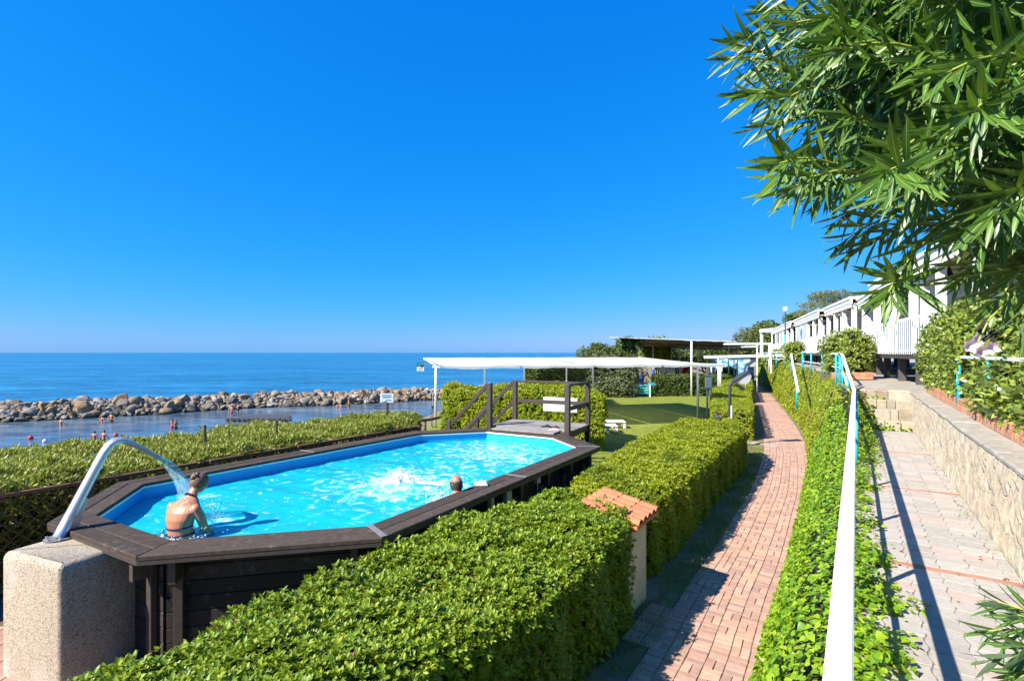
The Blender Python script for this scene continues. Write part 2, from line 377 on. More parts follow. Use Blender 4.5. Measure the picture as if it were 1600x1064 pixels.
def leaf_mesh(name, mat, P, Dr, Nn, Ln, Wd, rows=2, prof='oval', bend=.15, fold=.25, smooth=True):
    verts, nv, F, U = leaf_arrays(P, Dr, Nn, Ln, Wd, rows, prof, bend, fold); n = len(P)
    tri = [f[:3] for f in F if f[2] == f[3]]; quad = [f for f in F if f[2] != f[3]]
    loops = []; starts = []; tot = []; pos = 0
    base = (np.arange(n) * nv)[:, None]
    blocks = []
    for f in tri + quad: blocks.append((base + np.array(f)[None, :], len(f)))
    li = np.concatenate([b.reshape(-1) for b, _ in blocks]); tots = np.concatenate([np.full(n, k) for _, k in blocks])
    st = np.concatenate([[0], np.cumsum(tots)[:-1]])
    me = bpy.data.meshes.new(name)
    me.vertices.add(len(verts)); me.vertices.foreach_set('co', verts.astype(np.float32).ravel())
    me.loops.add(len(li)); me.loops.foreach_set('vertex_index', li.astype(np.int32))
    me.polygons.add(len(tots)); me.polygons.foreach_set('loop_start', st.astype(np.int32))
    try: me.polygons.foreach_set('loop_total', tots.astype(np.int32))
    except Exception: pass
    uvl = me.uv_layers.new(name='UVMap'); ua = np.array(U, np.float32)[li % nv]
    uvl.data.foreach_set('uv', ua.ravel())
    me.materials.append(mat); me.update(calc_edges=True)
    if smooth: me.polygons.foreach_set('use_smooth', np.ones(len(tots), bool))
    return me
def cat(sets):
    return [np.concatenate([s[i] for s in sets]) for i in range(5)]
def add_foliage(parent, mat, L5, rows=1, prof='oval', bend=.12, fold=.25, singles=0, name='foliage', single_rows=2, variants=6, near=True):
    """L5 = P, D, N, L, W arrays.  The `singles` leaves that show largest become objects, the rest one stuff mesh"""
    P, Dr, Nn, Ln, Wd = L5; keep = np.ones(len(P), bool)
    if singles:
        Y = np.maximum(P[:, 1], .3); px = P[:, 0] / Y * 512; py = (P[:, 2] - CAMZ) / Y * 512
        vis = (np.abs(px) < 500) & (py < 345) & (py > -325) & (P[:, 1] > .35)
        dist = np.linalg.norm(P - np.array([0, 0, CAMZ]), axis=1)
        score = np.where(vis, Ln * np.sqrt(Wd / Ln) / dist, -1)
        pick = np.argsort(-score)[:singles]; pick = pick[score[pick] > 0]; keep[pick] = False
        ratio = float(np.median(Wd / Ln)); vs = []
        for k in range(variants):
            one = lambda *a: np.array([a], float)
            vs.append(leaf_mesh('leaf', mat, one(0, 0, 0), one(1, 0, 0), one(0, 0, 1), np.array([1.0]), np.array([ratio * random.uniform(.85, 1.15)]), max(single_rows, rows), prof, bend * random.uniform(.2, 2.0), fold))
        Dn = nrmz(Dr); S = nrmz(np.cross(Dn, Nn)); Nu = np.cross(S, Dn)
        for i in pick:
            x, z = Vector(Dn[i]), Vector(Nu[i]); y = z.cross(x)
            L_ = float(Ln[i]); m = Matrix(((x.x * L_, y.x * L_, z.x * L_, P[i, 0]), (x.y * L_, y.y * L_, z.y * L_, P[i, 1]), (x.z * L_, y.z * L_, z.z * L_, P[i, 2]), (0, 0, 0, 1)))
            link('leaf', random.choice(vs), parent, m)
    me = leaf_mesh(name, mat, P[keep], Dr[keep], Nn[keep], Ln[keep], Wd[keep], rows, prof, bend, fold)
    o = link(name, me, parent); o['kind'] = 'stuff'; return o
def rosettes(C, A, k, L, W, open_=(.5, 1.1), jit=.25, lj=.3):
    """k leaves round every axis A at point C"""
    n = len(C); A = nrmz(A + RNG.normal(0, jit, (n, 3)))
    ref = np.where(np.abs(A[:, 2:3]) < .9, np.array([[0, 0, 1.]]), np.array([[1., 0, 0]]))
    B1 = nrmz(np.cross(A, ref)); B2 = np.cross(A, B1); out = []
    ph = RNG.uniform(0, 6.28, n)
    for j in range(k):
        a = ph + j * 6.283 / k + RNG.normal(0, .25, n); op = RNG.uniform(open_[0], open_[1], n)
        rad = B1 * np.cos(a)[:, None] + B2 * np.sin(a)[:, None]
        Dr = A * np.cos(op)[:, None] + rad * np.sin(op)[:, None]
        Nn = A * np.sin(op)[:, None] - rad * np.cos(op)[:, None]
        ln = L * RNG.uniform(1 - lj, 1 + lj, n)
        out.append((C + A * RNG.uniform(-.4, .1, (n, 1)) * L, Dr, Nn, ln, ln * (W / L) * RNG.uniform(.85, 1.15, n)))
    return cat(out)
def fbm(P, s):
    """cheap smooth pseudo noise in -1..1 for arrays of points"""
    q = P * s; v = 0
    for i, (a, b, c, f) in enumerate(((1.3, 2.1, .7, 1), (2.7, -1.9, 1.1, 1.9), (-1.7, 3.3, 2.3, 3.1), (4.1, 1.3, -2.9, 4.7))):
        v = v + np.sin(q[:, 0] * a + q[:, 1] * b + q[:, 2] * c + i * 1.7 + np.sin(q[:, 1] * b * .7 - q[:, 0] * c * .9)) / f
    return v / 2.0
def hedge_points(poly, z0, z1, top_d, side_d, bump=.05, edge=.12, sides=None, zfun=None):
    """points and outward normals on top and sides of a clipped hedge over a footprint polygon"""
    P = [Vector(p[:2]) for p in poly]; n = len(P)
    area = sum(P[i].x * P[(i + 1) % n].y - P[(i + 1) % n].x * P[i].y for i in range(n)) / 2
    if area < 0: P = P[::-1]; area = -area
    A = np.array([[p.x, p.y] for p in P]); lo, hi = A.min(0), A.max(0)
    m = int((hi - lo).prod() * top_d) + 1; Q = RNG.uniform(lo, hi, (m, 2)); ins = np.zeros(m, bool); j = n - 1
    dist = np.full(m, 1e9); nd = np.zeros((m, 2))
    for i in range(n):
        a, b = A[i], A[j]; cr = ((a[1] > Q[:, 1]) != (b[1] > Q[:, 1])) & (Q[:, 0] < (b[0] - a[0]) * (Q[:, 1] - a[1]) / (b[1] - a[1] + 1e-12) + a[0]); ins ^= cr; j = i
    for i in range(n):
        a, b = A[i], A[(i + 1) % n]; t = b - a; L = np.linalg.norm(t); t = t / L; k = np.clip((Q - a) @ t, 0, L)
        d = np.linalg.norm(Q - a - k[:, None] * t, axis=1); c = d < dist; dist[c] = d[c]; nd[c] = (t[1], -t[0])
    Q, dist, nd = Q[ins], dist[ins], nd[ins]; m = len(Q)
    f = np.clip(1 - dist / edge, 0, 1); top = np.full(m, z1, float) if zfun is None else zfun(Q)
    C = np.column_stack([Q, top - edge * .7 * f ** 2]); N = np.column_stack([nd * (f * .9)[:, None], np.ones(m)])
    Cs, Ns = [C], [N]
    for i in range(n):
        if sides is not None and i not in sides: continue
        a, b = A[i], A[(i + 1) % n]; t = b - a; L = np.linalg.norm(t); t = t / L; o = np.array([t[1], -t[0]])
        m = int(L * (z1 - z0) * side_d) + 1; k = RNG.uniform(0, L, m); xy = a + k[:, None] * t
        zt = np.full(m, z1, float) if zfun is None else zfun(xy)
        z = z0 + (zt - z0 - edge * .3) * RNG.uniform(0, 1, m) ** .9
        Cs.append(np.column_stack([xy, z])); Ns.append(np.column_stack([np.tile(o, (m, 1)), np.full(m, .35)]))
    C = np.concatenate(Cs); N = nrmz(np.concatenate(Ns))
    C = C + N * ((fbm(C, 3.0) * bump) + RNG.normal(0, bump * .45, len(C)))[:, None]
    return C, N, P
def make_hedge(name, label, poly, z1, mat, L=.05, W=.02, top_d=350, side_d=300, k=6, z0=0.0, bump=.05, edge=.12, rows=1, prof='obovate', singles=0, sides=None, zfun=None, cat_='hedge', group=None, open_=(.45, 1.15), upb=.5, core=.13, single_rows=2, extra=None, holes=0.0):
    c = sum((Vector((p[0], p[1], 0)) for p in poly), Vector()) / len(poly); c.z = z0
    t = thing(name, c, label, cat_, group)
    C, N, P = hedge_points(poly, z0, z1, top_d, side_d, bump, edge, sides, zfun)
    if holes:
        kp = (fbm(C, 4.5) + RNG.normal(0, .25, len(C))) > -1.0 + holes; C, N = C[kp], N[kp]
    L5 = rosettes(C, N + np.array([0, 0, upb]), k, L, W, open_)
    if extra: L5 = cat([L5] + extra)
    add_foliage(t, mat, L5, rows, prof, singles=singles, single_rows=single_rows)
    zt = z1 if zfun is None else float(zfun(np.array([[p.x, p.y] for p in P])).min())
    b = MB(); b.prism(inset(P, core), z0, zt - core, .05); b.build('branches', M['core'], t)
    return t
def blob_points(c, r, n, squash=1.0, bump=.18, low=-.6):
    d = nrmz(RNG.normal(0, 1, (n * 2, 3))); d = d[d[:, 2] > low][:n]
    P = d * np.array(r) * (1 + fbm(d, 2.2 + random.random()) * bump + RNG.normal(0, .05, len(d)))[:, None]
    return np.array(c) + P, nrmz(d / np.array(r))
def make_shrub(name, label, base, blobs, mat, L=.08, W=.035, dens=160, k=5, trunk_r=.04, rows=1, prof='oval', singles=0, cat_='shrub', group=None, core=.72, open_=(.5, 1.2), upb=.4, bump=.18, limbs=True, inner=.35):
    """a free-growing shrub or tree: trunk, limbs to every clump, leaf rosettes spread over and inside the clumps"""
    t = thing(name, base, label, cat_, group); sets = []; b = MB(); cb = MB(); base = Vector(base)
    for c, r in blobs:
        r = r if isinstance(r, (tuple, list)) else (r, r, r)
        n = int(dens * 4 * math.pi * ((r[0] * r[1] + r[1] * r[2] + r[0] * r[2]) / 3))
        C, N = blob_points(c, r, n, bump=bump); 
        ins = RNG.uniform(0, 1, len(C)) < inner; C[ins] = np.array(c) + (C[ins] - np.array(c)) * RNG.uniform(.55, .95, (ins.sum(), 1))
        sets.append(rosettes(C, N + np.array([0, 0, upb]), k, L, W, open_))
        mid = (base + Vector(c)) / 2 + Vector((random.uniform(-.1, .1), random.uniform(-.1, .1), .1)) * r[2]
        if limbs: b.tube([base + Vector((random.uniform(-1, 1), random.uniform(-1, 1), 0)) * trunk_r * .5, mid, Vector(c)], [trunk_r, trunk_r * .7, trunk_r * .3], 7)
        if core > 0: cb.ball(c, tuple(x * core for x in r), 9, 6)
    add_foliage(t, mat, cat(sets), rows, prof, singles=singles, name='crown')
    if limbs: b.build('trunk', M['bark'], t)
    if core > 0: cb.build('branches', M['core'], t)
    return t

LF = {}
LF['pitt'] = leafmat('hedge_leaf_bright', [(0.106, 0.192, 0.010), (0.180, 0.288, 0.014), (0.266, 0.352, 0.018), (0.136, 0.231, 0.012), (0.370, 0.397, 0.025)], trans=(.40, .46, .02), tfac=.32, rough=.46, spec=.4, patch=(.06, .105, .010), pscale=1.1, pth=(.55, .75))
LF['pitt_y'] = leafmat('hedge_leaf_yellow', [(0.147, 0.227, 0.009), (0.292, 0.347, 0.014), (0.409, 0.422, 0.020), (0.210, 0.296, 0.013)], trans=(.46, .46, .02), tfac=.32, rough=.48, spec=.35, patch=(.11, .175, .010), pscale=.9, pth=(.5, .7))
LF['sea'] = leafmat('seaside_leaf', [(0.149, 0.206, 0.020), (0.275, 0.321, 0.027), (0.375, 0.376, 0.050), (0.125, 0.176, 0.016)], trans=(.42, .44, .06), tfac=.3, rough=.45, patch=(.27, .25, .055), pscale=.6, pth=(.55, .75))
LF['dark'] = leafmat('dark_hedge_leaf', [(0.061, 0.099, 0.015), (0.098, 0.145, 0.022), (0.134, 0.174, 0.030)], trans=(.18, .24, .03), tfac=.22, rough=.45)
LF['olive'] = leafmat('olive_leaf', [(.09, .12, .04), (.15, .17, .06), (.065, .09, .03)], trans=(.22, .26, .06), tfac=.2, rough=.5)
LF['laurel'] = leafmat('laurel_leaf', [(0.089, 0.161, 0.012), (0.156, 0.237, 0.018), (0.257, 0.314, 0.030), (0.335, 0.368, 0.055)], under=(.17, .22, .06), trans=(.40, .46, .03), tfac=.28, rough=.36, spec=.5, rib=(.28, .33, .09))
LF['ivy'] = leafmat('ivy_leaf', [(0.087, 0.202, 0.009), (0.152, 0.303, 0.011), (0.245, 0.379, 0.014), (0.339, 0.451, 0.023)], trans=(.42, .54, .02), tfac=.32, rough=.42, spec=.4)
LF['ivy_far'] = leafmat('ivy_leaf_mixed', [(0.137, 0.229, 0.009), (0.248, 0.342, 0.013), (0.370, 0.420, 0.016), (0.193, 0.280, 0.011)], trans=(.44, .48, .02), tfac=.32, rough=.48, patch=(.28, .19, .028), pscale=.55, pth=(.5, .66))
LF['olea'] = leafmat('oleander_leaf', [(0.032, 0.093, 0.011), (0.059, 0.139, 0.013), (0.091, 0.185, 0.015), (0.043, 0.109, 0.015)], under=(.10, .155, .08), trans=(.22, .38, .02), tfac=.18, rough=.40, spec=.4, rib=(.26, .36, .12))
LF['red'] = leafmat('dry_sprig', [(.26, .10, .05), (.34, .16, .09), (.22, .07, .04)], trans=(.3, .1, .05), tfac=.2, rough=.6)
LF['grass'] = leafmat('grass_blade', [(.10, .17, .012), (.17, .235, .018), (.24, .275, .03), (.28, .25, .06)], trans=(.32, .42, .03), tfac=.3, rough=.5)
LF['pine'] = leafmat('pine_needles', [(.10, .13, .035), (.16, .18, .06), (.23, .23, .10)], trans=(.2, .24, .06), tfac=.2, rough=.5)
LF['petal'] = leafmat('pink_petal', [(.72, .56, .58), (.80, .68, .68), (.68, .50, .54)], trans=(.8, .6, .62), tfac=.35, rough=.6)
LF['dry'] = leafmat('dry_leaf', [(.25, .13, .05), (.33, .2, .08), (.2, .09, .04)], trans=(.3, .15, .05), tfac=.1, rough=.7)

# ------------------------------------------------------------------ ground, terraces, sea
def structure(o): o['kind'] = 'structure'; return o
SHORE = [(-60, -30), (-30, -12), (-16, 2), (-10.4, 9.2), (-6.2, 14.4), (-4.0, 18), (-4.4, 22), (-4.6, 27), (-3.8, 33), (-2.4, 40), (1, 52), (6, 66), (14, 100), (40, 260)]
g = MB(); pts = [Vector((x, y, 0)) for x, y in SHORE]; n = len(pts); prof = [(0, 0), (1.6, -.9), (4.5, -3.2), (8, -4.7), (26, -6.5)]
for i, p in enumerate(pts):
    t = (pts[min(i + 1, n - 1)] - pts[max(i - 1, 0)]).normalized(); o = Vector((-t.y, t.x, 0))
    g.v += [tuple(p + o * d + Vector((random.uniform(-.2, .2), random.uniform(-.2, .2), z))) if d else tuple(p) for d, z in prof]
m = len(prof)
for i in range(n - 1):
    for j in range(m - 1): a = i * m + j; g.f.append((a, a + m, a + m + 1, a + 1))
k = len(g.v); g.v += [(900, 260, 0), (900, -60, 0), (-60, -60, 0)]
far = [i * m for i in range(n)]
g.f.append(tuple(far + [k, k + 1, k + 2]))
structure(g.build('ground', pmat('garden_ground', [(.15, .16, .04), (.20, .18, .07), (.28, .22, .14), (.21, .165, .10)], .95, nscale=2.2, namt=.4, bump=.8, bscale=45, bdist=.02, fine=.3, fscale=90)))
# beach colour on the slope
b = MB(); b.v = list(g.v[:n * m]); b.f = [f for f in g.f[:-1]]
b.v = [(x, y, z + .02) for x, y, z in b.v]; b.f = [f for f in b.f if f[0] % m >= 1]
structure(b.build('beach', M['sand']))

BW = [(-150, -6), (-64, 51), (-54.5, 54.3), (-45, 59.8), (-34.6, 68.6), (-22, 73.5), (-13.8, 79.5), (-3, 86), (20, 100), (60, 150)]
SEAZ = -4.0
def watermat(name, cols, bumps, rough, spec=.5):
    """open water: blue body colour with light and dark wave sides painted in as noise, bump and gloss"""
    m_, N, L, P = nt(name); pos = N.new('ShaderNodeNewGeometry').outputs['Position']; fac = None
    for sc, w_, st_ in ((.035, .5, (.3, 1, 1, .2)), (.16, .6, (.3, 1, 1, .15)), (.55, .7, (.35, 1, 1, .25)), (1.7, .6, (.4, 1, 1, .2))):
        k_ = N.new('ShaderNodeMath'); k_.operation = 'MULTIPLY_ADD'; L.new(noise_node(N, L, sc, 2, .5, st_, pos), k_.inputs[0]); k_.inputs[1].default_value = w_ / 2.4
        if fac is None: k_.inputs[2].default_value = 0
        else: L.new(fac, k_.inputs[2])
        fac = k_.outputs[0]
    r = ramp(N, cols); L.new(fac, r.inputs[0]); L.new(r.outputs[0], P.inputs['Base Color'])  # lit and shaded ripples are put into the base colour
    P.inputs['Roughness'].default_value = rough; P.inputs['IOR'].default_value = 1.33; P.inputs['Specular IOR Level'].default_value = spec
    prev = None
    for sc, st, di in bumps:
        bm = N.new('ShaderNodeBump'); bm.inputs['Strength'].default_value = st; bm.inputs['Distance'].default_value = di
        L.new(noise_node(N, L, sc, 4, .6, (.45, 1, 1, .3), pos), bm.inputs['Height'])
        if prev: L.new(prev, bm.inputs['Normal'])
        prev = bm.outputs[0]
    L.new(prev, P.inputs['Normal'])
    return m_
M['sea'] = watermat('sea_water', [(.002, .030, .09, .42), (.007, .10, .21, .50), (.022, .19, .33, .58)], ((.10, .9, .9), (.45, .9, .30), (1.6, .7, .10)), .2, .3)
M['lagoon'] = watermat('lagoon_water', [(.035, .065, .10, .42), (.085, .14, .20, .50), (.18, .25, .33, .60)], ((.8, .7, .10), (2.6, .6, .05)), .12, .4)
s = MB(); far_l = (-40000, 20000); 
s.v = [(x, y, SEAZ) for x, y in BW] + [(30000, 40000, SEAZ), (0, 45000, SEAZ), (-30000, 40000, SEAZ), (-45000, 15000, SEAZ), (-45000, -8000, SEAZ)]
s.f = [tuple(range(len(s.v)))]
structure(s.build('sea', M['sea']))
s = MB(); s.v = [(x, y, SEAZ) for x, y in BW] + [(60, 140, SEAZ), (10, 90, SEAZ), (-2, 60, SEAZ), (-8, 40, SEAZ), (-9, 22, SEAZ), (-14, 12, SEAZ), (-24, 0, SEAZ), (-60, -20, SEAZ), (-150, -60, SEAZ)]
s.f = [tuple(range(len(s.v)))]
structure(s.build('lagoon', M['lagoon']))

# lawn under the pergola and paving beside the pool
LAWN = [(-3.6, 15), (.4, 14.2), (3.4, 11.6), (6.6, 15.6), (8.1, 19), (12.2, 27.5), (16.4, 38.2), (17.2, 41), (8, 41), (1, 39.8), (-2.4, 33), (-3.8, 24)]
M['lawn'] = pmat('lawn_turf', [(.14, .20, .012), (.19, .24, .018), (.25, .275, .028), (.16, .215, .013)], .9, nscale=1.1, namt=.3, bump=1.0, bscale=60, bdist=.03, fine=.35, fscale=55)
s = MB(); s.sheet(LAWN, .006); structure(s.build('lawn', M['lawn']))

# upper terrace: everything to the right of the planted bank, at 1.4 m and, past the steps, 2.36 m rising to 2.5 m
V0 = 16.4; RISE = .24; TREAD = .36; ZU = 1.4; ZL = ZU + 4 * RISE
UL, UR = .12, 1.20
s = MB(); s.prism([W(-.10, -2), W(UL + 1.3, -2), W(UL + 1.3, V0 + .5), W(-.10, V0 + .5)], -.3, ZU - .012)
structure(s.build('paved_path_bed', M['joint']))
BANK = [  # base on the garden side, top edge
    (W(-.62, -1.5), W(-.12, -1.5)), (W(-.63, 2), W(-.10, 2)), (W(-.66, 6), W(-.10, 6)), (W(-.72, 10), W(-.10, 10)), (W(-.84, 14), W(-.12, 14)), (W(-.95, 17.4), W(-.30, 17.2)),
    (Vector((12.35, 21.2, 0)), Vector((12.8, 20.6, 0))), (Vector((14.4, 25.6, 0)), Vector((14.9, 25.2, 0))), (Vector((16.6, 30.6, 0)), Vector((17.1, 30.2, 0))), (Vector((22.9, 44.6, 0)), Vector((23.5, 44.2, 0))), (Vector((31.6, 66, 0)), Vector((32.2, 65.6, 0)))]
BTOP = [1.42, 1.42, 1.42, 1.42, 1.62, 2.40, 2.40, 2.42, 2.46, 2.55, 2.65]
# upper terrace ground behind the bank, past the steps
s = MB(); edge = [b_ for _, b_ in BANK[5:]]
UT = [(p.x + .05, p.y, z - .06) for p, z in zip(edge, BTOP[5:])]
UT[0] = (*W(-.25, V0 + 3 * TREAD + .30)[:2], ZL)
UT += [(60, 66, 2.7), (60, 20, 2.7), (*W(14, 14)[:2], 2.6), (*W(3.2, 17.4)[:2], ZL + .02), (*W(1.24, V0 + 3 * TREAD + .30)[:2], ZL - .004)]
s.v = UT + [(x, y, -.2) for x, y, z in UT]; nn = len(UT)
bmx = bmesh.new(); vv = [bmx.verts.new(p) for p in UT]; bf = bmx.faces.new(vv); bmesh.ops.triangulate(bmx, faces=[bf])
bmx.verts.index_update()
s.f = [tuple(v.index for v in f.verts) for f in bmx.faces] + [(i, (i + 1) % nn, nn + (i + 1) % nn, nn + i) for i in range(nn)]; bmx.free()
structure(s.build('terrace', M['terrace']))

# ------------------------------------------------------------------ paved upper path: wavy pavers, each one an object
path = structure(MB().prism([W(UL - .2, -2), W(UR + .1, -2), W(UR + .1, V0), W(UL - .2, V0)], ZU - .012, ZU - .006).build('paved_path', M['joint']))
def wavy_paver(w, l, h):
    def edge(n_, amp, ph): return [math.sin(2 * math.pi * i / n_ + ph) * amp for i in range(n_ + 1)]
    pts = []; k = 6; e = edge(k, .011, 0)
    a = w / 2 - .0025; c_ = l / 2 - .0025
    for i in range(k + 1): pts.append((-a + 2 * a * i / k, -c_ + .004 * math.sin(math.pi * 2 * i / k)))
    for i in range(1, k): pts.append((a + e[i], -c_ + 2 * c_ * i / k))
    for i in range(k + 1): pts.append((a - 2 * a * i / k, c_ - .004 * math.sin(math.pi * 2 * i / k)))
    for i in range(1, k): pts.append((-a + e[k - i], c_ - 2 * c_ * i / k))
    return pts
PW, PLN = .236, .205
rz_path = -ANG
pv = [MB().prism(wavy_paver(PW, PLN, .05), -.03, 0.0, .003).mesh('paver', M['paver']) for _ in range(1)]
pvp = MB().prism(wavy_paver(PW, PLN, .05), -.03, 0.0, .003).mesh('paver', M['paver_pink'])
cells = []; pinks = set(); v = .2; row = 0
while v < V0 - .25:
    if row % 17 == 12:
        for q in range(5): cells.append((UL + .06 + q * .236, v + .05, 'band'))
        v += .115; row += 1; continue
    for c in range(-1, 5):
        u = UL + .05 + c * PW + (PW * .5 if (row // 1) % 2 else 0) * 0
        pink = (c in (2, 3) and row % 6 == 2) or (c == 0 and row % 19 == 7) or (c == 1 and row % 23 == 15)
        off = (.5 * PLN if c % 2 else 0)
        uu = u + .5 * PW
        if uu + PW * .3 > UR + .12: continue
        cells.append((uu, v + PLN / 2, 'pink' if pink else 'grey'))
    v += PLN; row += 1
cells.sort(key=lambda c: abs(c[1] - 4) if c[1] > 3 else 99)
band = MB().box((0, 0, -.015), (.23, .10, .03), bev=.004).mesh('brick', M['band_brick'])
rest = MB(); restp = MB()
for i, (u, v, kind) in enumerate(cells):
    z = ZU + random.uniform(-.003, .003)
    mt = Matrix.Translation(W(u + random.uniform(-.003, .003), v + random.uniform(-.003, .003), z)) @ Matrix.Rotation(rz_path + random.uniform(-.012, .012), 4, 'Z') @ Matrix.Rotation(random.uniform(-.008, .008), 4, 'X')
    if kind == 'band': link('brick', band, path, mt)
    elif i < 305: link('paver', pvp if kind == 'pink' else pv[0], path, mt)
    else:
        tgt = restp if kind == 'pink' else rest; me = pv[0]
        tgt.add([mt @ q.co for q in me.vertices], [tuple(f.vertices) for f in me.polygons])
rest.build('pavers', M['paver'], path, kind='stuff'); restp.build('pink_pavers', M['paver_pink'], path, kind='stuff')

# ------------------------------------------------------------------ steps up to the terrace
st = thing('stone_steps', W(.65, V0, ZU), 'four rough stone steps at the end of the pale paved path, ivy creeping over them', 'steps')
MB().prism([W(UL - .25, V0 + .03), W(UR + .06, V0 + .03), W(UR + .06, V0 + 1.5), W(UL - .25, V0 + 1.5)], ZU - .2, ZU + .15).build('core', M['mortar'], st)
for i in range(4):
    v = V0 + i * TREAD; cuts = [UL - .22]
    while cuts[-1] < UR - .22: cuts.append(cuts[-1] + random.uniform(.17, .42))
    cuts[-1] = UR + .02
    for a, b in zip(cuts[:-1], cuts[1:]):
        mb = MB(); zb = ZU + i * RISE - (.1 if i else .05)
        mb.prism([W(a + .006, v + random.uniform(-.035, .03)), W(b - .006, v + random.uniform(-.035, .03)), W(b - .006, v + .62), W(a + .006, v + .62)], zb, ZU + (i + 1) * RISE + random.uniform(-.008, .008), .018)
        mb.build('stone', M['step_stone'], st)

# ------------------------------------------------------------------ lower brick path, basket weave, each brick an object near the camera
PL = [(999, 1064), (1042, 990), (1075, 935), (1112, 885), (1150, 815), (1175, 770), (1192, 720), (1196, 700), (1193, 660), (1180, 620), (1171, 604)]
PR = [(1215, 1064), (1228, 990), (1240, 920), (1255, 850), (1267, 790), (1271, 755), (1266, 720), (1259, 700), (1236, 660), (1204, 620), (1186, 604)]
def resample(pts, step):
    out = [pts[0].copy()]; acc = 0
    for a, b in zip(pts[:-1], pts[1:]):
        L = (b - a).length; t = step - acc
        while t <= L: out.append(a.lerp(b, t / L)); t += step
        acc = (acc + L) % step if True else 0
    return out
cl = [(G(*a) + G(*b)) / 2 for a, b in zip(PL, PR)]; wd = [(G(*a) - G(*b)).length for a, b in zip(PL, PR)]
cl = [cl[0] - W(0, 4), *cl]
# smooth the centre line
def catmull(P, sub):
    out = []
    for i in range(len(P) - 1):
        p0, p1, p2, p3 = P[max(i - 1, 0)], P[i], P[i + 1], P[min(i + 2, len(P) - 1)]
        for s_ in range(sub):
            t = s_ / sub; out.append(.5 * ((2 * p1) + (p2 - p0) * t + (2 * p0 - 5 * p1 + 4 * p2 - p3) * t * t + (3 * p1 - p0 - 3 * p2 + p3) * t ** 3))
    out.append(P[-1]); return out
CLN = catmull(cl, 16); HW = .70
acc = [0]
for a, b in zip(CLN[:-1], CLN[1:]): acc.append(acc[-1] + (b - a).length)
def along(s):
    s = min(max(s, 0), acc[-1] - 1e-4); i = max(j for j in range(len(acc)) if acc[j] <= s); i = min(i, len(CLN) - 2)
    f = (s - acc[i]) / (acc[i + 1] - acc[i]); t = (CLN[min(i + 2, len(CLN) - 1)] - CLN[max(i - 1, 0)]).normalized()
    return CLN[i].lerp(CLN[i + 1], f), t
s = MB(); fr = [along(x) for x in np.arange(0, acc[-1], .5)]
for p, t in fr: r = Vector((t.y, -t.x, 0)); s.v += [tuple(p - r * (HW + .02) + Vector((0, 0, .008))), tuple(p + r * (HW + .02) + Vector((0, 0, .008)))]
for i in range(len(fr) - 1): s.f.append((2 * i, 2 * i + 1, 2 * i + 3, 2 * i + 2))
bpath = structure(s.build('brick_path', M['brick_joint']))
bm_ = [MB().box((0, 0, 0), (.2 - .008, .1 - .008, .05), bev=.004).mesh('brick', M['path_brick']) for _ in range(1)]
RB = random.Random(11); rest = MB(); S0 = 2.2; nobj = 0; s_ = S0
while s_ < acc[-1] - .3:
    for c in range(7):
        vert = (c + int(round((s_ - S0) / .2))) % 2 if RB.random() < .55 else RB.randint(0, 1)
        for h in (0, 1):
            a = -HW + c * .2 + (.1 if not vert else .05 + h * .1); b = s_ + (.05 + h * .1 if not vert else .1)
            p, t = along(b); r = Vector((t.y, -t.x, 0)); q = p + r * a; q.z = -.004 + random.uniform(-.005, .005)
            mt = Matrix.Translation(q) @ Matrix.Rotation(math.atan2(r.y, r.x) + (math.pi / 2 if vert else 0) + random.uniform(-.03, .03), 4, 'Z') @ Matrix.Rotation(random.uniform(-.02, .02), 4, 'X')
            seen = q.y > 4.8 and nobj < 305 and -.9 < (q.x / q.y - .38) < .9
            if seen: link('brick', bm_[0], bpath, mt); nobj += 1
            elif b < 26: rest.add([mt @ x.co for x in bm_[0].vertices], [tuple(f.vertices) for f in bm_[0].polygons])
            else: rest.box(None, (.194, .094, .05), M=mt)
    s_ += .2
rest.build('bricks', M['path_brick'], bpath, kind='stuff')
# small side slabs: beside the pier, and the crossing further on
s = MB(); sl = structure(MB().sheet([G(965, 965), G(1040, 925), G(1000, 1010), G(930, 1040)], .004).build('side_paving', M['brick_joint']))
q0 = Vector((1.86, 6.75, 0))
for i in range(4):
    for j in range(2):
        link('brick', MB().box(q0 + EU * (.02 + j * .22) + EV * (-.75 + i * .26) + Vector((0, 0, -.004)), (.21, .25, .05), -ANG, .006).mesh('brick', M['path_brick']), sl)
c = G(1188, 692); cs = structure(MB().box(c, (.01, .01, .01)).build('crossing_slab', M['paver']))
for i in range(5): link('slab', MB().box(c + Vector((-.75 + i * .27, .38 - i * .19, .0)), (.30, .42, .05), -.6, .006).mesh('slab', M['paver']), cs)
# paving on the sea side of the pool
s = MB(); pp = structure(MB().sheet([(-9, 2), (-3.2, 2), (-3.2, 5.3), (-5.6, 6.2), (-7.6, 7.4), (-11, 5.0)], .004).build('pool_paving', M['brick_joint']))
for i in range(14):
    for j in range(9):
        x, y = -8.3 + i * .32, 3.6 + j * .32
        if y > 6.9 - .0 * x: continue
        link('slab', MB().box((x, y, .005), (.312, .312, .05), 0.0, .006).mesh('slab', M['path_brick']), pp)

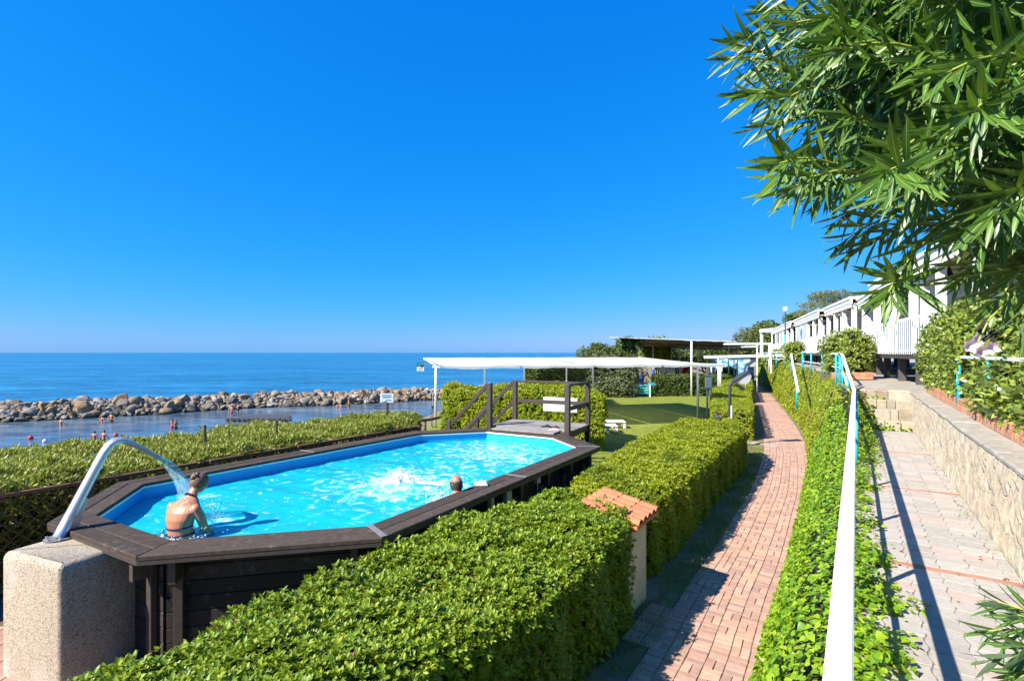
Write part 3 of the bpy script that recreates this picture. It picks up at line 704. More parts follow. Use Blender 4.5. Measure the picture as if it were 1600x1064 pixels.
# ------------------------------------------------------------------ retaining wall right of the paved path
WZ = ZL
rw = thing('retaining_wall', W(UR + .2, 9, ZU), 'low stone retaining wall with upright rubble facing beside the pale paved path', 'wall')
MB().prism([W(UR + .045, -1), W(UR + .40, -1), W(UR + .40, V0 + 1.0), W(UR + .045, V0 + 1.0)], ZU - .3, WZ - .05).build('backing', M['mortar'], rw)
cap = MB(); v = 0.0
while v < V0 + .9:
    L = random.uniform(.7, 1.2); L = min(L, V0 + 1.02 - v)
    MB().prism([W(UR + .006 + random.uniform(-.012, .012), v), W(UR + .40, v), W(UR + .40, v + L - .004), W(UR + .006 + random.uniform(-.012, .012), v + L - .004)], WZ - .052, WZ + random.uniform(-.006, .006), .02).build('cap_stone', M['wall_cap'], rw); v += L
rest = MB(); cnt = 0; v = 3.2
while v < V0 + .9:
    w = random.uniform(.07, .15); z = ZU - .01
    while z < WZ - .06:
        h = min(random.uniform(.16, .40), WZ - .058 - z)
        if WZ - .058 - z - h < .09: h = WZ - .058 - z
        a, b = v + .006, v + w - .006; k = []
        n_ = 8; jit = [random.uniform(-.010, .010) for _ in range(16)]
        ring = [(a + jit[0], z + .006), ((a + b) / 2, z + .003 + jit[8]), (b + jit[1], z + .006), (b + jit[2], z + h / 2 + jit[9]), (b + jit[3], z + h - .006), ((a + b) / 2, z + h - .003 + jit[10]), (a + jit[4], z + h - .006), (a + jit[5], z + h / 2 + jit[11])]
        d = random.uniform(0, .022); vs = [W(UR + .05, p, q) for p, q in ring]
        cx, cz = (a + b) / 2, z + h / 2
        vs += [W(UR + .012 - d * .5 + random.uniform(-.006, .006), cx + (p - cx) * .86, cz + (q - cz) * .93) for p, q in ring] + [W(UR - .004 - d, cx, cz)]
        fs = [(i, (i + 1) % 8, 8 + (i + 1) % 8, 8 + i) for i in range(8)] + [(8 + i, 8 + (i + 1) % 8, 16) for i in range(8)]
        fs = [f[::-1] for f in fs]
        if v > 4.3 and cnt < 300: MB().add(vs, fs).build('stone', M['wall_stone'], rw); cnt += 1
        else: rest.add(vs, fs)
        z += h
    v += w
rest.build('stones', M['wall_stone'], rw, kind='stuff')
# brick border of the planting bed above the wall
bb = thing('brick_border', W(UR + .48, 9, WZ), 'orange brick edging in two courses along the planting bed above the stone wall', 'border')
for cse in range(2):
    v = 1.0 + cse * .13
    while v < V0 + .5:
        u = UR + .33 + cse * .012
        if not (cse == 1 and 9.8 < v < 10.4):
            MB().box(W(u + .06, v + .125, WZ + .052 + cse * .104), (.12, .246, .1), -ANG + math.pi / 2 * 0, .006, M=Matrix.Translation(W(u + .06, v + .125, WZ + .052 + cse * .104)) @ Matrix.Rotation(-ANG, 4, 'Z')).build('brick', M['border_brick'], bb)
        v += .252
s = MB(); s.prism([W(UR + .45, -1), W(4.4, -1), W(4.4, V0 + 1), W(UR + .45, V0 + 1)], ZU, WZ + .14); structure(s.build('planting_bed', M['soil']))

# ------------------------------------------------------------------ the pool
DZ = 1.4
INNER = [G(266, 845, DZ), G(145, 805, DZ), G(222, 755, DZ), G(655, 676.5, DZ), G(760, 671.5, DZ), G(864, 681, DZ), G(906, 697, DZ), G(575, 823, DZ)]   # clockwise from the front corner
IN = [Vector((p.x, p.y)) for p in INNER][::-1]            # counter-clockwise
NIN = len(IN)
def ringp(d): return inset(IN, -d)
DW = .39
pool = thing('swimming_pool', (sum(p.x for p in IN) / 8, sum(p.y for p in IN) / 8, 0), 'raised eight-sided swimming pool of dark timber with a bright blue liner', 'pool')
r0, rm1, rm2, r1 = ringp(-.03), ringp(DW * .49), ringp(DW * .51), ringp(DW)
for i in range(NIN):
    j = (i + 1) % NIN; L = (IN[j] - IN[i]).length; cuts = 2 if L > 3 else 1
    for (A, B) in ((r0, rm1), (rm2, r1)):
        for c in range(cuts):
            f0, f1 = c / cuts, (c + 1) / cuts; e0 = .003 / L; e1 = .003 / L
            q = [A[i].lerp(A[j], f0 + e0), B[i].lerp(B[j], f0 + e0), B[i].lerp(B[j], f1 - e1), A[i].lerp(A[j], f1 - e1)]
            MB().prism(q, DZ - .045, DZ + random.uniform(-.003, .003), .008).build('deck_board', M['deck_wood'], pool)
    q = [ringp(.05)[i], ringp(DW - .06)[i], ringp(DW - .06)[j], ringp(.05)[j]]
    MB().prism(q, DZ - .075, DZ - .05).build('under_strip', M['dark_wood'], pool)  # dark strip added under the deck boards so their gaps look shaded
    q = [ringp(DW - .035)[i], ringp(DW - .004)[i], ringp(DW - .004)[j], ringp(DW - .035)[j]]
    MB().prism(q, DZ - .095, DZ - .047, .004).build('fascia', M['rail_wood'], pool)
    q = [ringp(-.028)[i], ringp(-.004)[i], ringp(-.004)[j], ringp(-.028)[j]]
    MB().prism(q, DZ - .075, DZ - .046).build('liner_clip', M['white'], pool)
# metal joint covers on the deck boards
def cover(i, f):
    j = (i + 1) % NIN; a = r0[i].lerp(r0[j], f); b = r1[i].lerp(r1[j], f)
    MB().beam((a.x, a.y, DZ + .006), (b.x, b.y, DZ + .006), .07, .006, .002).build('joint_cover', M['plate'], pool)
LONG = max(range(NIN), key=lambda i: (IN[(i + 1) % NIN] - IN[i]).length if IN[i].x + IN[(i + 1) % NIN].x > -4 else 0)
cover(LONG, .5); cover(LONG, .006); cover(LONG, .995)
far_long = [i for i in range(NIN) if (IN[(i + 1) % NIN] - IN[i]).length > 3 and i != LONG][0]; cover(far_long, .5)
# walls of stacked boards, posts at the corners, braces along the sides
w0, w1 = ringp(.03), ringp(.075)
for i in range(NIN):
    j = (i + 1) % NIN; L = (IN[j] - IN[i]).length
    for k in range(8):
        z = .03 + k * .162
        q = [w0[i].lerp(w0[j], .02 / L), w1[i].lerp(w1[j], .02 / L), w1[i].lerp(w1[j], 1 - .02 / L), w0[i].lerp(w0[j], 1 - .02 / L)]
        MB().prism(q, z, z + .154, .01).build('wall_board', M['dark_wood'], pool)
    d = (IN[j] - IN[i]).normalized(); o = Vector((d.y, -d.x)); ang = math.atan2(d.y, d.x)
    spots = [.13 / L, 1 - .13 / L] + ([x for x in np.arange(.18, .9, .16)] if L > 3 else [])
    for f in spots:
        p = IN[i].lerp(IN[j], float(f)) + o * .115
        MB().box((p.x, p.y, .66), (.09 if L < 3 else .11, .07, 1.22), ang, .006).build('post', M['rail_wood'], pool)
        if L > 3 or True:
            pp_ = IN[i].lerp(IN[j], float(f)) + o * .2
            MB().prism([(pp_.x - d.x * .04 - o.x * .06, pp_.y - d.y * .04 - o.y * .06), (pp_.x + d.x * .04 - o.x * .06, pp_.y + d.y * .04 - o.y * .06), (pp_.x + d.x * .035 + o.x * .11, pp_.y + d.y * .035 + o.y * .11), (pp_.x - d.x * .035 + o.x * .11, pp_.y - d.y * .035 + o.y * .11)], 1.06, DZ - .05, .01).build('bracket', M['rail_wood'], pool)
# liner: inside wall and floor
lin = MB(); a = ringp(.0)
for i in range(NIN):
    j = (i + 1) % NIN; o = len(lin.v); lin.v += [(a[i].x, a[i].y, .08), (a[j].x, a[j].y, .08), (a[j].x, a[j].y, DZ - .046), (a[i].x, a[i].y, DZ - .046)]; lin.f.append((o, o + 3, o + 2, o + 1))
o = len(lin.v); lin.v += [(p.x, p.y, .08) for p in a]; lin.f.append(tuple(range(o, o + NIN)))
lin.build('liner', M['liner'], pool)
# pump boxes on the outside of the path-side wall
i, j = LONG, (LONG + 1) % NIN; d = (IN[j] - IN[i]).normalized(); o = Vector((d.y, -d.x)); ang = math.atan2(d.y, d.x)
if IN[i].y > IN[j].y: near, farp = IN[j], IN[i]
else: near, farp = IN[i], IN[j]
for f, w_, h_, z_ in ((.375, .10, .16, 1.17), (.455, .16, .20, 1.12), (.62, .12, .15, 1.2)):
    p = near.lerp(farp, f) + o * .20
    t_ = MB().box((p.x, p.y, z_), (w_, .08, h_), ang, .012).build('junction_box', M['cream_box'], pool)
    MB().tube([(p.x, p.y, z_ - h_ / 2), (p.x + .01, p.y, z_ - h_ / 2 - .25), (p.x - .03, p.y, .1)], .008, 6).build('cable', M['grey_tube'], t_)

# water: a rippled sheet
WATZ = 1.16
def pool_water():
    c = pool.location; n_ = Vector((math.sin(R(30.5)), math.cos(R(30.5)))); e_ = Vector((n_.y, -n_.x)); st_ = .05
    ue = np.arange(-2.4, 2.4, st_); ve = np.arange(-4.9, 4.9, st_); U, Vv = np.meshgrid(ue, ve, indexing='ij')
    X = c.x + U * e_.x + Vv * n_.x; Y = c.y + U * e_.y + Vv * n_.y
    P3 = np.stack([X.ravel(), Y.ravel(), np.zeros(X.size)], 1)
    ins = np.ones(X.size, bool); a = ringp(.012)
    for i in range(NIN):
        p, q = a[i], a[(i + 1) % NIN]; ins &= ((q.x - p.x) * (P3[:, 1] - p.y) - (q.y - p.y) * (P3[:, 0] - p.x)) > 0
    jet = G(625, 757, WATZ); dj = np.hypot(P3[:, 0] - jet.x, P3[:, 1] - jet.y); f2 = G(790, 712, WATZ); dk = np.hypot(P3[:, 0] - f2.x, P3[:, 1] - f2.y)
    amp = .012 + .02 * np.exp(-(dj / 1.3) ** 2) + .014 * np.exp(-(dk / 1.6) ** 2)
    z = fbm(P3, 2.2) * .9 + fbm(P3 + 3.1, 5.3) * .5 + fbm(P3 + 7.7, 11.0) * .28
    z = WATZ + z * amp + np.sin(dj * 9) * .008 * np.exp(-dj / 1.2) + .10 * np.exp(-(dj / .33) ** 2)
    P3[:, 2] = z; nu, nv_ = U.shape; I = np.arange(U.size).reshape(U.shape); In = ins.reshape(U.shape)
    ok = In[:-1, :-1] & In[1:, :-1] & In[1:, 1:] & In[:-1, 1:]
    F = np.stack([I[:-1, :-1][ok], I[1:, :-1][ok], I[1:, 1:][ok], I[:-1, 1:][ok]], 1)
    me = bpy.data.meshes.new('water'); me.from_pydata(P3.tolist(), [], F.tolist()); me.validate(); me.update()
    me.polygons.foreach_set('use_smooth', [True] * len(me.polygons)); return me, jet, f2
me, JET, FROTH = pool_water()
def pool_water_mat():
    m_, N, L, P = nt('pool_water')
    pos = N.new('ShaderNodeNewGeometry').outputs['Position']
    # clear tinted water over the liner + gloss
    tr = N.new('ShaderNodeBsdfTransparent'); tr.inputs[0].default_value = (.45, .98, .94, 1)
    df = N.new('ShaderNodeBsdfDiffuse'); df.inputs[0].default_value = (.012, .60, .68, 1)
    gl = N.new('ShaderNodeBsdfGlossy'); gl.inputs['Roughness'].default_value = .06
    bmp = N.new('ShaderNodeBump'); bmp.inputs['Strength'].default_value = .4; bmp.inputs['Distance'].default_value = .03
    L.new(noise_node(N, L, 7, 5, .6, None, pos), bmp.inputs['Height']); L.new(bmp.outputs[0], gl.inputs['Normal']); L.new(bmp.outputs[0], df.inputs['Normal'])
    fr = N.new('ShaderNodeFresnel'); fr.inputs['IOR'].default_value = 1.33; L.new(bmp.outputs[0], fr.inputs['Normal'])
    a = N.new('ShaderNodeMixShader'); a.inputs[0].default_value = .62; L.new(tr.outputs[0], a.inputs[1]); L.new(df.outputs[0], a.inputs[2])
    b_ = N.new('ShaderNodeMixShader'); L.new(fr.outputs[0], b_.inputs[0]); L.new(a.outputs[0], b_.inputs[1]); L.new(gl.outputs[0], b_.inputs[2])
    # foam: thresholded warped noise, denser round the jet and at the far end
    dn = noise_node(N, L, 2.2, 3, .6, None, pos)
    wp = N.new('ShaderNodeTexNoise'); wp.inputs['Scale'].default_value = 1.6; wp.inputs['Detail'].default_value = 3; L.new(pos, wp.inputs['Vector'])
    ad = N.new('ShaderNodeVectorMath'); ad.operation = 'MULTIPLY_ADD'; ad.inputs[1].default_value = (.7, .7, 0); L.new(wp.outputs['Color'], ad.inputs[0]); L.new(pos, ad.inputs[2])
    fn = N.new('ShaderNodeTexNoise'); fn.inputs['Scale'].default_value = 5.2; fn.inputs['Detail'].default_value = 9; fn.inputs['Roughness'].default_value = .72; L.new(ad.outputs[0], fn.inputs['Vector'])
    def near(c, rad, amt):
        v_ = N.new('ShaderNodeVectorMath'); v_.operation = 'DISTANCE'; L.new(pos, v_.inputs[0]); v_.inputs[1].default_value = c
        mr = N.new('ShaderNodeMapRange'); mr.inputs['From Min'].default_value = 0; mr.inputs['From Max'].default_value = rad; mr.inputs['To Min'].default_value = amt; mr.inputs['To Max'].default_value = 0
        L.new(v_.outputs['Value'], mr.inputs['Value']); return mr.outputs[0]
    def addm(x, y, op='ADD'):
        k_ = N.new('ShaderNodeMath'); k_.operation = op
        for s_, v_ in ((0, x), (1, y)):
            if isinstance(v_, bpy.types.NodeSocket): L.new(v_, k_.inputs[s_])
            else: k_.inputs[s_].default_value = v_
        return k_.outputs[0]
    h = addm(fn.outputs['Fac'], near(JET, 1.9, .17)); h = addm(h, near(FROTH, 2.3, .10)); h = addm(h, near(tuple(Vector(FROTH) + Vector((-.6, .9, 0))), 2.0, .06)); h = addm(h, near(G(330, 815, WATZ), .8, .10))
    rr = ramp(N, [(0, 0, 0, .575), (.30, .30, .30, .65), (.85, .85, .85, .77)]); L.new(h, rr.inputs[0])
    fo = N.new('ShaderNodeBsdfDiffuse'); fo.inputs[0].default_value = (.74, .84, .84, 1)
    c_ = N.new('ShaderNodeMixShader'); L.new(rr.outputs[0], c_.inputs[0]); L.new(b_.outputs[0], c_.inputs[1]); L.new(fo.outputs[0], c_.inputs[2])
    L.new(c_.outputs[0], N['Material Output'].inputs['Surface']); return m_
me.materials.append(pool_water_mat()); o = link('pool_water', me); structure(o)
# froth: the bubbling dome over the jet and splashes, joined droplets
M['froth'] = pmat('froth', [(.80, .86, .87)], .35, namt=0)
def froth(name, spots):
    bmq = MB()
    for c, r in spots:
        o_ = len(bmq.v); bmq.v += [(c[0] + x * r, c[1] + y * r, c[2] + z * r) for x, y, z in ((1, 0, 0), (-.5, .87, 0), (-.5, -.87, 0), (0, 0, 1), (.6, .6, .5), (-.7, .2, .6), (.1, -.7, .6), (0, 0, -1))]
        bmq.f += [(o_ + a_, o_ + b_, o_ + c_) for a_, b_, c_ in ((0, 4, 6), (4, 3, 6), (4, 5, 3), (5, 6, 3), (0, 1, 4), (1, 5, 4), (1, 2, 5), (2, 6, 5), (2, 0, 6), (0, 7, 1), (1, 7, 2), (2, 7, 0))]
    ob = bmq.build(name, M['froth'], smooth=True, kind='stuff'); return ob
b = MB(); nr_, na_ = 26, 64
for i in range(nr_ + 1):
    for k in range(na_):
        q = i / nr_; a = 2 * math.pi * k / na_; rr_ = q * .60 * (1 + .18 * math.sin(a * 3 + 1) + .10 * math.sin(a * 7)); x, y = JET.x + math.cos(a) * rr_ * 1.25, JET.y + math.sin(a) * rr_
        nz = fbm(np.array([[x, y, 0.]]), 14)[0] * .5 + fbm(np.array([[x, y, 3.]]), 33)[0] * .35 + random.gauss(0, .18)
        b.v.append((x, y, WATZ - .02 + .20 * math.exp(-(q / .42) ** 2) * (1 + .30 * nz) + .022 * nz - .02 * q))
for i in range(nr_):
    for k in range(na_): a = i * na_ + k; c = i * na_ + (k + 1) % na_; b.f.append((a, a + na_, c + na_, c))
b.build('froth', M['froth'], smooth=True, kind='stuff')
sp = []
for _ in range(900):
    a = random.uniform(0, 6.28); q = abs(random.gauss(0, .34)); h = .22 * math.exp(-(q / .30) ** 2)
    sp.append(((JET.x + math.cos(a) * q * 1.25, JET.y + math.sin(a) * q, WATZ + .005 + h * random.uniform(.8, 1.3)), random.uniform(.003, .009)))
froth('froth_drops', sp)
# ------------------------------------------------------------------ concrete plinth with the steel water spout
C0 = G(93, 884, 1.32); CL_ = G(2, 861, 1.32); e1 = (CL_ - C0); e1.z = 0; wln = e1.length; e1.normalize(); e2 = Vector((-e1.y, e1.x, 0));
if e2.y < 0: e2 = -e2
def rrect(c0, ax, ay, w, d, r, n_=5):
    pts = []
    for (cx, cy, a0) in ((r, r, 180), (w - r, r, 270), (w - r, d - r, 0), (r, d - r, 90)):
        for k in range(n_): a = R(a0 + 90 * k / (n_ - 1)); q = c0 + ax * (cx + r * math.cos(a)) + ay * (cy + r * math.sin(a)); pts.append((q.x, q.y))
    return pts
plm, N, L, P = nt('exposed_aggregate')
pos = N.new('ShaderNodeNewGeometry').outputs['Position']
vor = N.new('ShaderNodeTexVoronoi'); vor.inputs['Scale'].default_value = 120; L.new(pos, vor.inputs['Vector'])
hsv = N.new('ShaderNodeSeparateColor'); L.new(vor.outputs['Color'], hsv.inputs[0])
r = ramp(N, [(.09, .072, .05, 0), (.17, .135, .095, .14), (.36, .29, .205, .22), (.44, .365, .27, .60), (.32, .25, .17, .85), (.50, .45, .38, 1)]); L.new(hsv.outputs[0], r.inputs[0])
sr = ramp(N, [(0, 0, 0, .52), (1, 1, 1, .72)]); L.new(noise_node(N, L, 2.2, 3, .6, (1, 1, .35)), sr.inputs[0])
c = mixc(N, L, r.outputs[0], (.50, .47, .42), mixc(N, L, (0, 0, 0), (.55, .55, .55), sr.outputs[0]))
L.new(c, P.inputs['Base Color']); P.inputs['Roughness'].default_value = .9
bp = N.new('ShaderNodeBump'); bp.inputs['Strength'].default_value = .7; bp.inputs['Distance'].default_value = .006; L.new(vor.outputs['Distance'], bp.inputs['Height']); L.new(bp.outputs[0], P.inputs['Normal'])
pb = MB(); DP = .74; base = rrect(C0, e1, e2, wln, DP, .05)
if sum(base[i][0] * base[(i + 1) % len(base)][1] - base[(i + 1) % len(base)][0] * base[i][1] for i in range(len(base))) < 0: base = base[::-1]
rings = [(0, 0.0, 0), (1, 1.24, 0), (2, 1.265, .005), (3, 1.29, .017), (4, 1.31, .038), (5, 1.32, .065)]
nb = len(base)
for _, z, ins_ in rings: pb.v += [(p[0], p[1], z) for p in (inset(base, ins_) if ins_ else base)]
for k in range(len(rings) - 1):
    for i in range(nb): j = (i + 1) % nb; pb.f.append((k * nb + i, k * nb + j, k * nb + nb + j, k * nb + nb + i))
pb.f.append(tuple(range((len(rings) - 1) * nb, len(rings) * nb)))
pl = pb.build('concrete_plinth', plm, smooth=False); tag(pl, 'rounded block of pebbled concrete at the near end of the pool', 'plinth')
pl.data.polygons.foreach_set('use_smooth', [True] * len(pl.data.polygons))

AIM = Vector((.507, .862, 0)).normalized(); SIDE = Vector((AIM.y, -AIM.x, 0)); SB = G(92, 841, 1.325)
spt = thing('water_spout', SB, 'curved stainless steel water spout bolted on the pebbled concrete block', 'water spout')
MB().tube([SB + Vector((0, 0, 0)), SB + Vector((0, 0, .012))], [.135, .135], 28).build('flange', M['plate'], spt)
for k in range(6):
    a = k * 1.047 + .3; q = SB + Vector((math.cos(a) * .112, math.sin(a) * .112, .012)); MB().tube([q, q + Vector((0, 0, .022))], .013, 6).build('bolt', M['steel'], spt)
cen = [(0.0, .012), (.10, .22), (.22, .47), (.34, .72), (.42, .88), (.475, .965), (.53, 1.005), (.60, 1.01), (.68, .975), (.81, .88), (.95, .77), (1.09, .67)]
hw = [.075, .07, .066, .064, .064, .068, .074, .082, .098, .125, .165, .21]; ht = [.058, .055, .052, .05, .048, .046, .044, .040, .034, .026, .018, .012]
def sweep(cen, hw, ht, n_=18):
    b = MB(); m_ = len(cen)
    for i in range(m_):
        t = Vector((cen[min(i + 1, m_ - 1)][0] - cen[max(i - 1, 0)][0], cen[min(i + 1, m_ - 1)][1] - cen[max(i - 1, 0)][1])).normalized()
        p = SB + AIM * cen[i][0] + Vector((0, 0, cen[i][1])); nn_ = AIM * (-t.y) + Vector((0, 0, t.x))
        for k in range(n_): a = 2 * math.pi * k / n_; b.v.append(tuple(p + SIDE * math.cos(a) * hw[i] + nn_ * math.sin(a) * ht[i]))
    for i in range(m_ - 1):
        for k in range(n_): a = i * n_ + k; c = i * n_ + (k + 1) % n_; b.f.append((a, c, c + n_, a + n_))
    b.f.append(tuple(range(n_))); b.f.append(tuple((m_ - 1) * n_ + k for k in range(n_)))
    return b
pipe = sweep(cen, hw, ht).build('pipe', M['steel'], spt, smooth=True)
# stiffening rib behind the pipe
b = MB(); rb = [(.05, .02), (.16, .02), (.27, .38), (.20, .42)]
b.add([SB + AIM * x + SIDE * s_ * .008 + Vector((0, 0, z)) for s_ in (-1, 1) for x, z in rb], [(0, 1, 2, 3), (7, 6, 5, 4), (0, 4, 5, 1), (1, 5, 6, 2), (2, 6, 7, 3), (3, 7, 4, 0)]); b.build('rib', M['steel'], spt)
# the sheet of falling water
jm, N, L, P = nt('falling_water'); P.inputs['Base Color'].default_value = (.55, .85, .92, 1); P.inputs['Roughness'].default_value = .08
tr = N.new('ShaderNodeBsdfTransparent'); tr.inputs[0].default_value = (.86, .97, .99, 1); mx = N.new('ShaderNodeMixShader'); 
sr = ramp(N, [(.17, .17, .17, .42), (.52, .52, .52, .72)]); uvn = N.new('ShaderNodeUVMap'); L.new(noise_node(N, L, 26, 4, .6, (1, 1, .12)), sr.inputs[0])
L.new(sr.outputs[0], mx.inputs[0]); L.new(tr.outputs[0], mx.inputs[1]); L.new(P.outputs[0], mx.inputs[2]); L.new(mx.outputs[0], N['Material Output'].inputs['Surface'])
bp = N.new('ShaderNodeBump'); bp.inputs['Strength'].default_value = .8; bp.inputs['Distance'].default_value = .02; L.new(noise_node(N, L, 18, 4, .6, (1, 1, .15)), bp.inputs['Height']); L.new(bp.outputs[0], P.inputs['Normal'])
b = MB(); nu = 14; nt_ = 16
for side in (0, 1):
    for i in range(nt_):
        t = i / (nt_ - 1) * .37; x = 1.09 + 1.0 * t; z = .67 - .72 * t - 4.9 * t * t * .95
        w_ = .21 - .01 * i / nt_
        for k in range(nu):
            s_ = -1 + 2 * k / (nu - 1); wob = .012 * math.sin(k * 2.1 + i * .9) * (i / nt_)
            b.v.append(tuple(SB + AIM * (x + wob + side * -.012) + SIDE * (s_ * w_) + Vector((0, 0, z + wob))))
for side in (0, 1):
    o_ = side * nu * nt_
    for i in range(nt_ - 1):
        for k in range(nu - 1): a = o_ + i * nu + k; b.f.append((a, a + 1, a + nu + 1, a + nu) if side == 0 else (a, a + nu, a + nu + 1, a + 1))
jet_o = b.build('falling_water', jm, smooth=True, kind='stuff')
LAND = SB + AIM * 1.40 + Vector((0, 0, .08))

# ------------------------------------------------------------------ platform with rail and stairs at the far end of the pool
ax = Vector((IN[(NIN - 1 - 4)].x, IN[(NIN - 1 - 4)].y, 0)); 
pe = (INNER[5] - INNER[4]); pe.z = 0; pe.normalize(); pd = Vector((-pe.y, pe.x, 0))
if pd.y < 0: pd = -pd
o4 = INNER[4] + pd * .30 ; PZ = DZ + .045
PA = D(766, 664, 13.6); PA.z = 0
FL = Vector((-.60, 13.75, 0)); FRp = Vector((1.38, 12.72, 0)); pe = (FRp - FL).normalized(); pd = Vector((-pe.y, pe.x, 0)); PWD = (FRp - FL).length; PDP = 1.5
plat = thing('pool_platform', (FL + FRp) / 2 + pd * .7, 'raised grey timber platform with dark railings at the far end of the pool', 'platform')
nb = 12; inner_edge = -.42
for k in range(nb):
    a = inner_edge + (PDP + .1 - inner_edge) * k / nb; b_ = inner_edge + (PDP + .1 - inner_edge) * (k + 1) / nb - .008
    x0 = -.05; x1 = PWD + .05
    if a < 0: x0, x1 = .30, PWD - .20
    q = [FL + pe * x0 + pd * a, FL + pe * x1 + pd * a, FL + pe * x1 + pd * b_, FL + pe * x0 + pd * b_]
    MB().prism(q, PZ - .035, PZ + random.uniform(-.002, .002), .005).build('plank', M['grey_wood'], plat)
for q0, q1 in ((FL, FRp), (FL + pd * PDP, FRp + pd * PDP), (FL, FL + pd * PDP), (FRp, FRp + pd * PDP)):
    a, b_ = q0.copy(), q1.copy(); a.z = b_.z = PZ - .11; MB().beam(a, b_, .05, .14, .005).build('joist', M['rail_wood'], plat)
TOPZ = PZ + 1.14
posts = {'fl': FL, 'bl': FL + pd * PDP, 'fr': FRp, 'br': FRp + pd * (PDP + .02)}
for nme, p in posts.items():
    MB().box((p.x, p.y, TOPZ / 2), (.125, .125, TOPZ), math.atan2(pe.y, pe.x), .006).build('post', M['rail_wood'], plat)
def rail(a, b_, za, zb, w_=.05, h_=.11): a = a.copy(); b_ = b_.copy(); a.z = za; b_.z = zb; return MB().beam(a, b_, w_, h_, .006).build('rail', M['rail_wood'], plat)
rail(posts['bl'], posts['br'], TOPZ - .02, TOPZ - .02, .12, .05); rail(posts['fr'], posts['br'], TOPZ + .005, TOPZ + .005, .12, .05)
rail(posts['bl'], posts['br'], PZ + .55, PZ + .55); rail(posts['fr'], posts['br'], PZ + .55, PZ + .55)
for p in (FL, FL + pd * PDP):
    s0 = p - pe * .06; s1 = p - pe * 1.75; dz = -1.62
    for za in (TOPZ - .05, PZ + .52):
        rail(s0, s1, za, za + dz, .055, .10)['label'] = 'sloping dark stair handrail'
    q = p - pe * 1.30; MB().box((q.x, q.y, .75), (.10, .10, 1.5), math.atan2(pe.y, pe.x), .006).build('post', M['rail_wood'], plat)
    a = p.copy(); a.z = PZ - .1; b_ = p - pe * 1.75; b_.z = -.02; MB().beam(a, b_, .05, .22, .005).build('stringer', M['rail_wood'], plat)
for k in range(6):
    z = PZ - .22 * (k + 1); a = FL - pe * (.25 * (k + 1) - .02) + Vector((0, 0, z)); MB().beam(a + pd * .03, a + pd * (PDP - .03), .24, .035, .005).build('step', M['grey_wood'], plat)
# sandals and a cloth left on the platform
def at_plat(px, py, dz=.0): p = G(px, py, PZ + dz); return p
def sandal(px, py, rz, lab):
    p = at_plat(px, py); t = thing('sandal', p, lab, 'sandal', None); t.rotation_euler = (0, 0, 0)
    prof_ = [(-.13, .03), (-.11, .045), (0, .036), (.08, .052), (.125, .036), (.14, 0)]
    ol = [(x, y) for x, y in prof_] + [(x, -y) for x, y in prof_[::-1] if y > 0]
    Mz = Matrix.Rotation(rz, 2); ol = [Mz @ Vector(q) + Vector((p.x, p.y)) for q in ol]
    MB().prism(ol, PZ + .003, PZ + .028, .006).build('sole', M['black'], t)
    d_ = Mz @ Vector((1, 0)); n_ = Mz @ Vector((0, 1)); b = MB()
    tip = Vector((p.x + d_.x * .09, p.y + d_.y * .09, PZ + .03))
    for sg in (-1, 1):
        e = Vector((p.x + d_.x * -.01 + n_.x * sg * .036, p.y + d_.y * -.01 + n_.y * sg * .036, PZ + .028)); b.tube([tip, (tip + e) / 2 + Vector((0, 0, .04)), e], .009, 6)
    b.build('strap', M['black'], t)
sandal(853, 667, .4, 'left dark sandal lying on the grey pool platform'); sandal(866, 668.5, -.2, 'right dark sandal lying on the grey pool platform')
def rag(name, lab, catn, c, size, mat, h=.05, seed=1):
    rnd = np.random.default_rng(seed); n_ = 16; b = MB()
    for sgn in (1, 0):
        for i in range(n_):
            for j in range(n_):
                x, y = i / (n_ - 1) * 2 - 1, j / (n_ - 1) * 2 - 1; rr_ = max(abs(x), abs(y)); 
                q = np.array([[x * 1.7 + seed, y * 1.7, seed * .7]]); hh = (abs(fbm(q, 1.9)[0]) * .9 + .12) * (1 - rr_ ** 3)
                wob = 1 + .22 * fbm(np.array([[math.atan2(y, x) * 1.2, seed, 0]]), 1.0)[0]
                b.v.append((c.x + x * size[0] * wob, c.y + y * size[1] * wob, c.z + .003 + (.008 + hh * h if sgn else 0)))
    for sgn in (0, 1):
        for i in range(n_ - 1):
            for j in range(n_ - 1):
                a = sgn * n_ * n_ + i * n_ + j; f = (a, a + n_, a + n_ + 1, a + 1); b.f.append(f if sgn == 0 else f[::-1])
    return tag(b.build(name, mat, smooth=True), lab, catn)
rag('towel', 'small crumpled pink cloth beside the sandals on the pool platform', 'cloth', at_plat(866, 672), (.14, .09), M['pink_cloth'], .06, 3)
rag('cloth', 'crumpled white cloth lying on the dark pool edge beside the bald man', 'cloth', G(753, 757, DZ + .01), (.10, .08), M['white_cloth'], .07, 5)

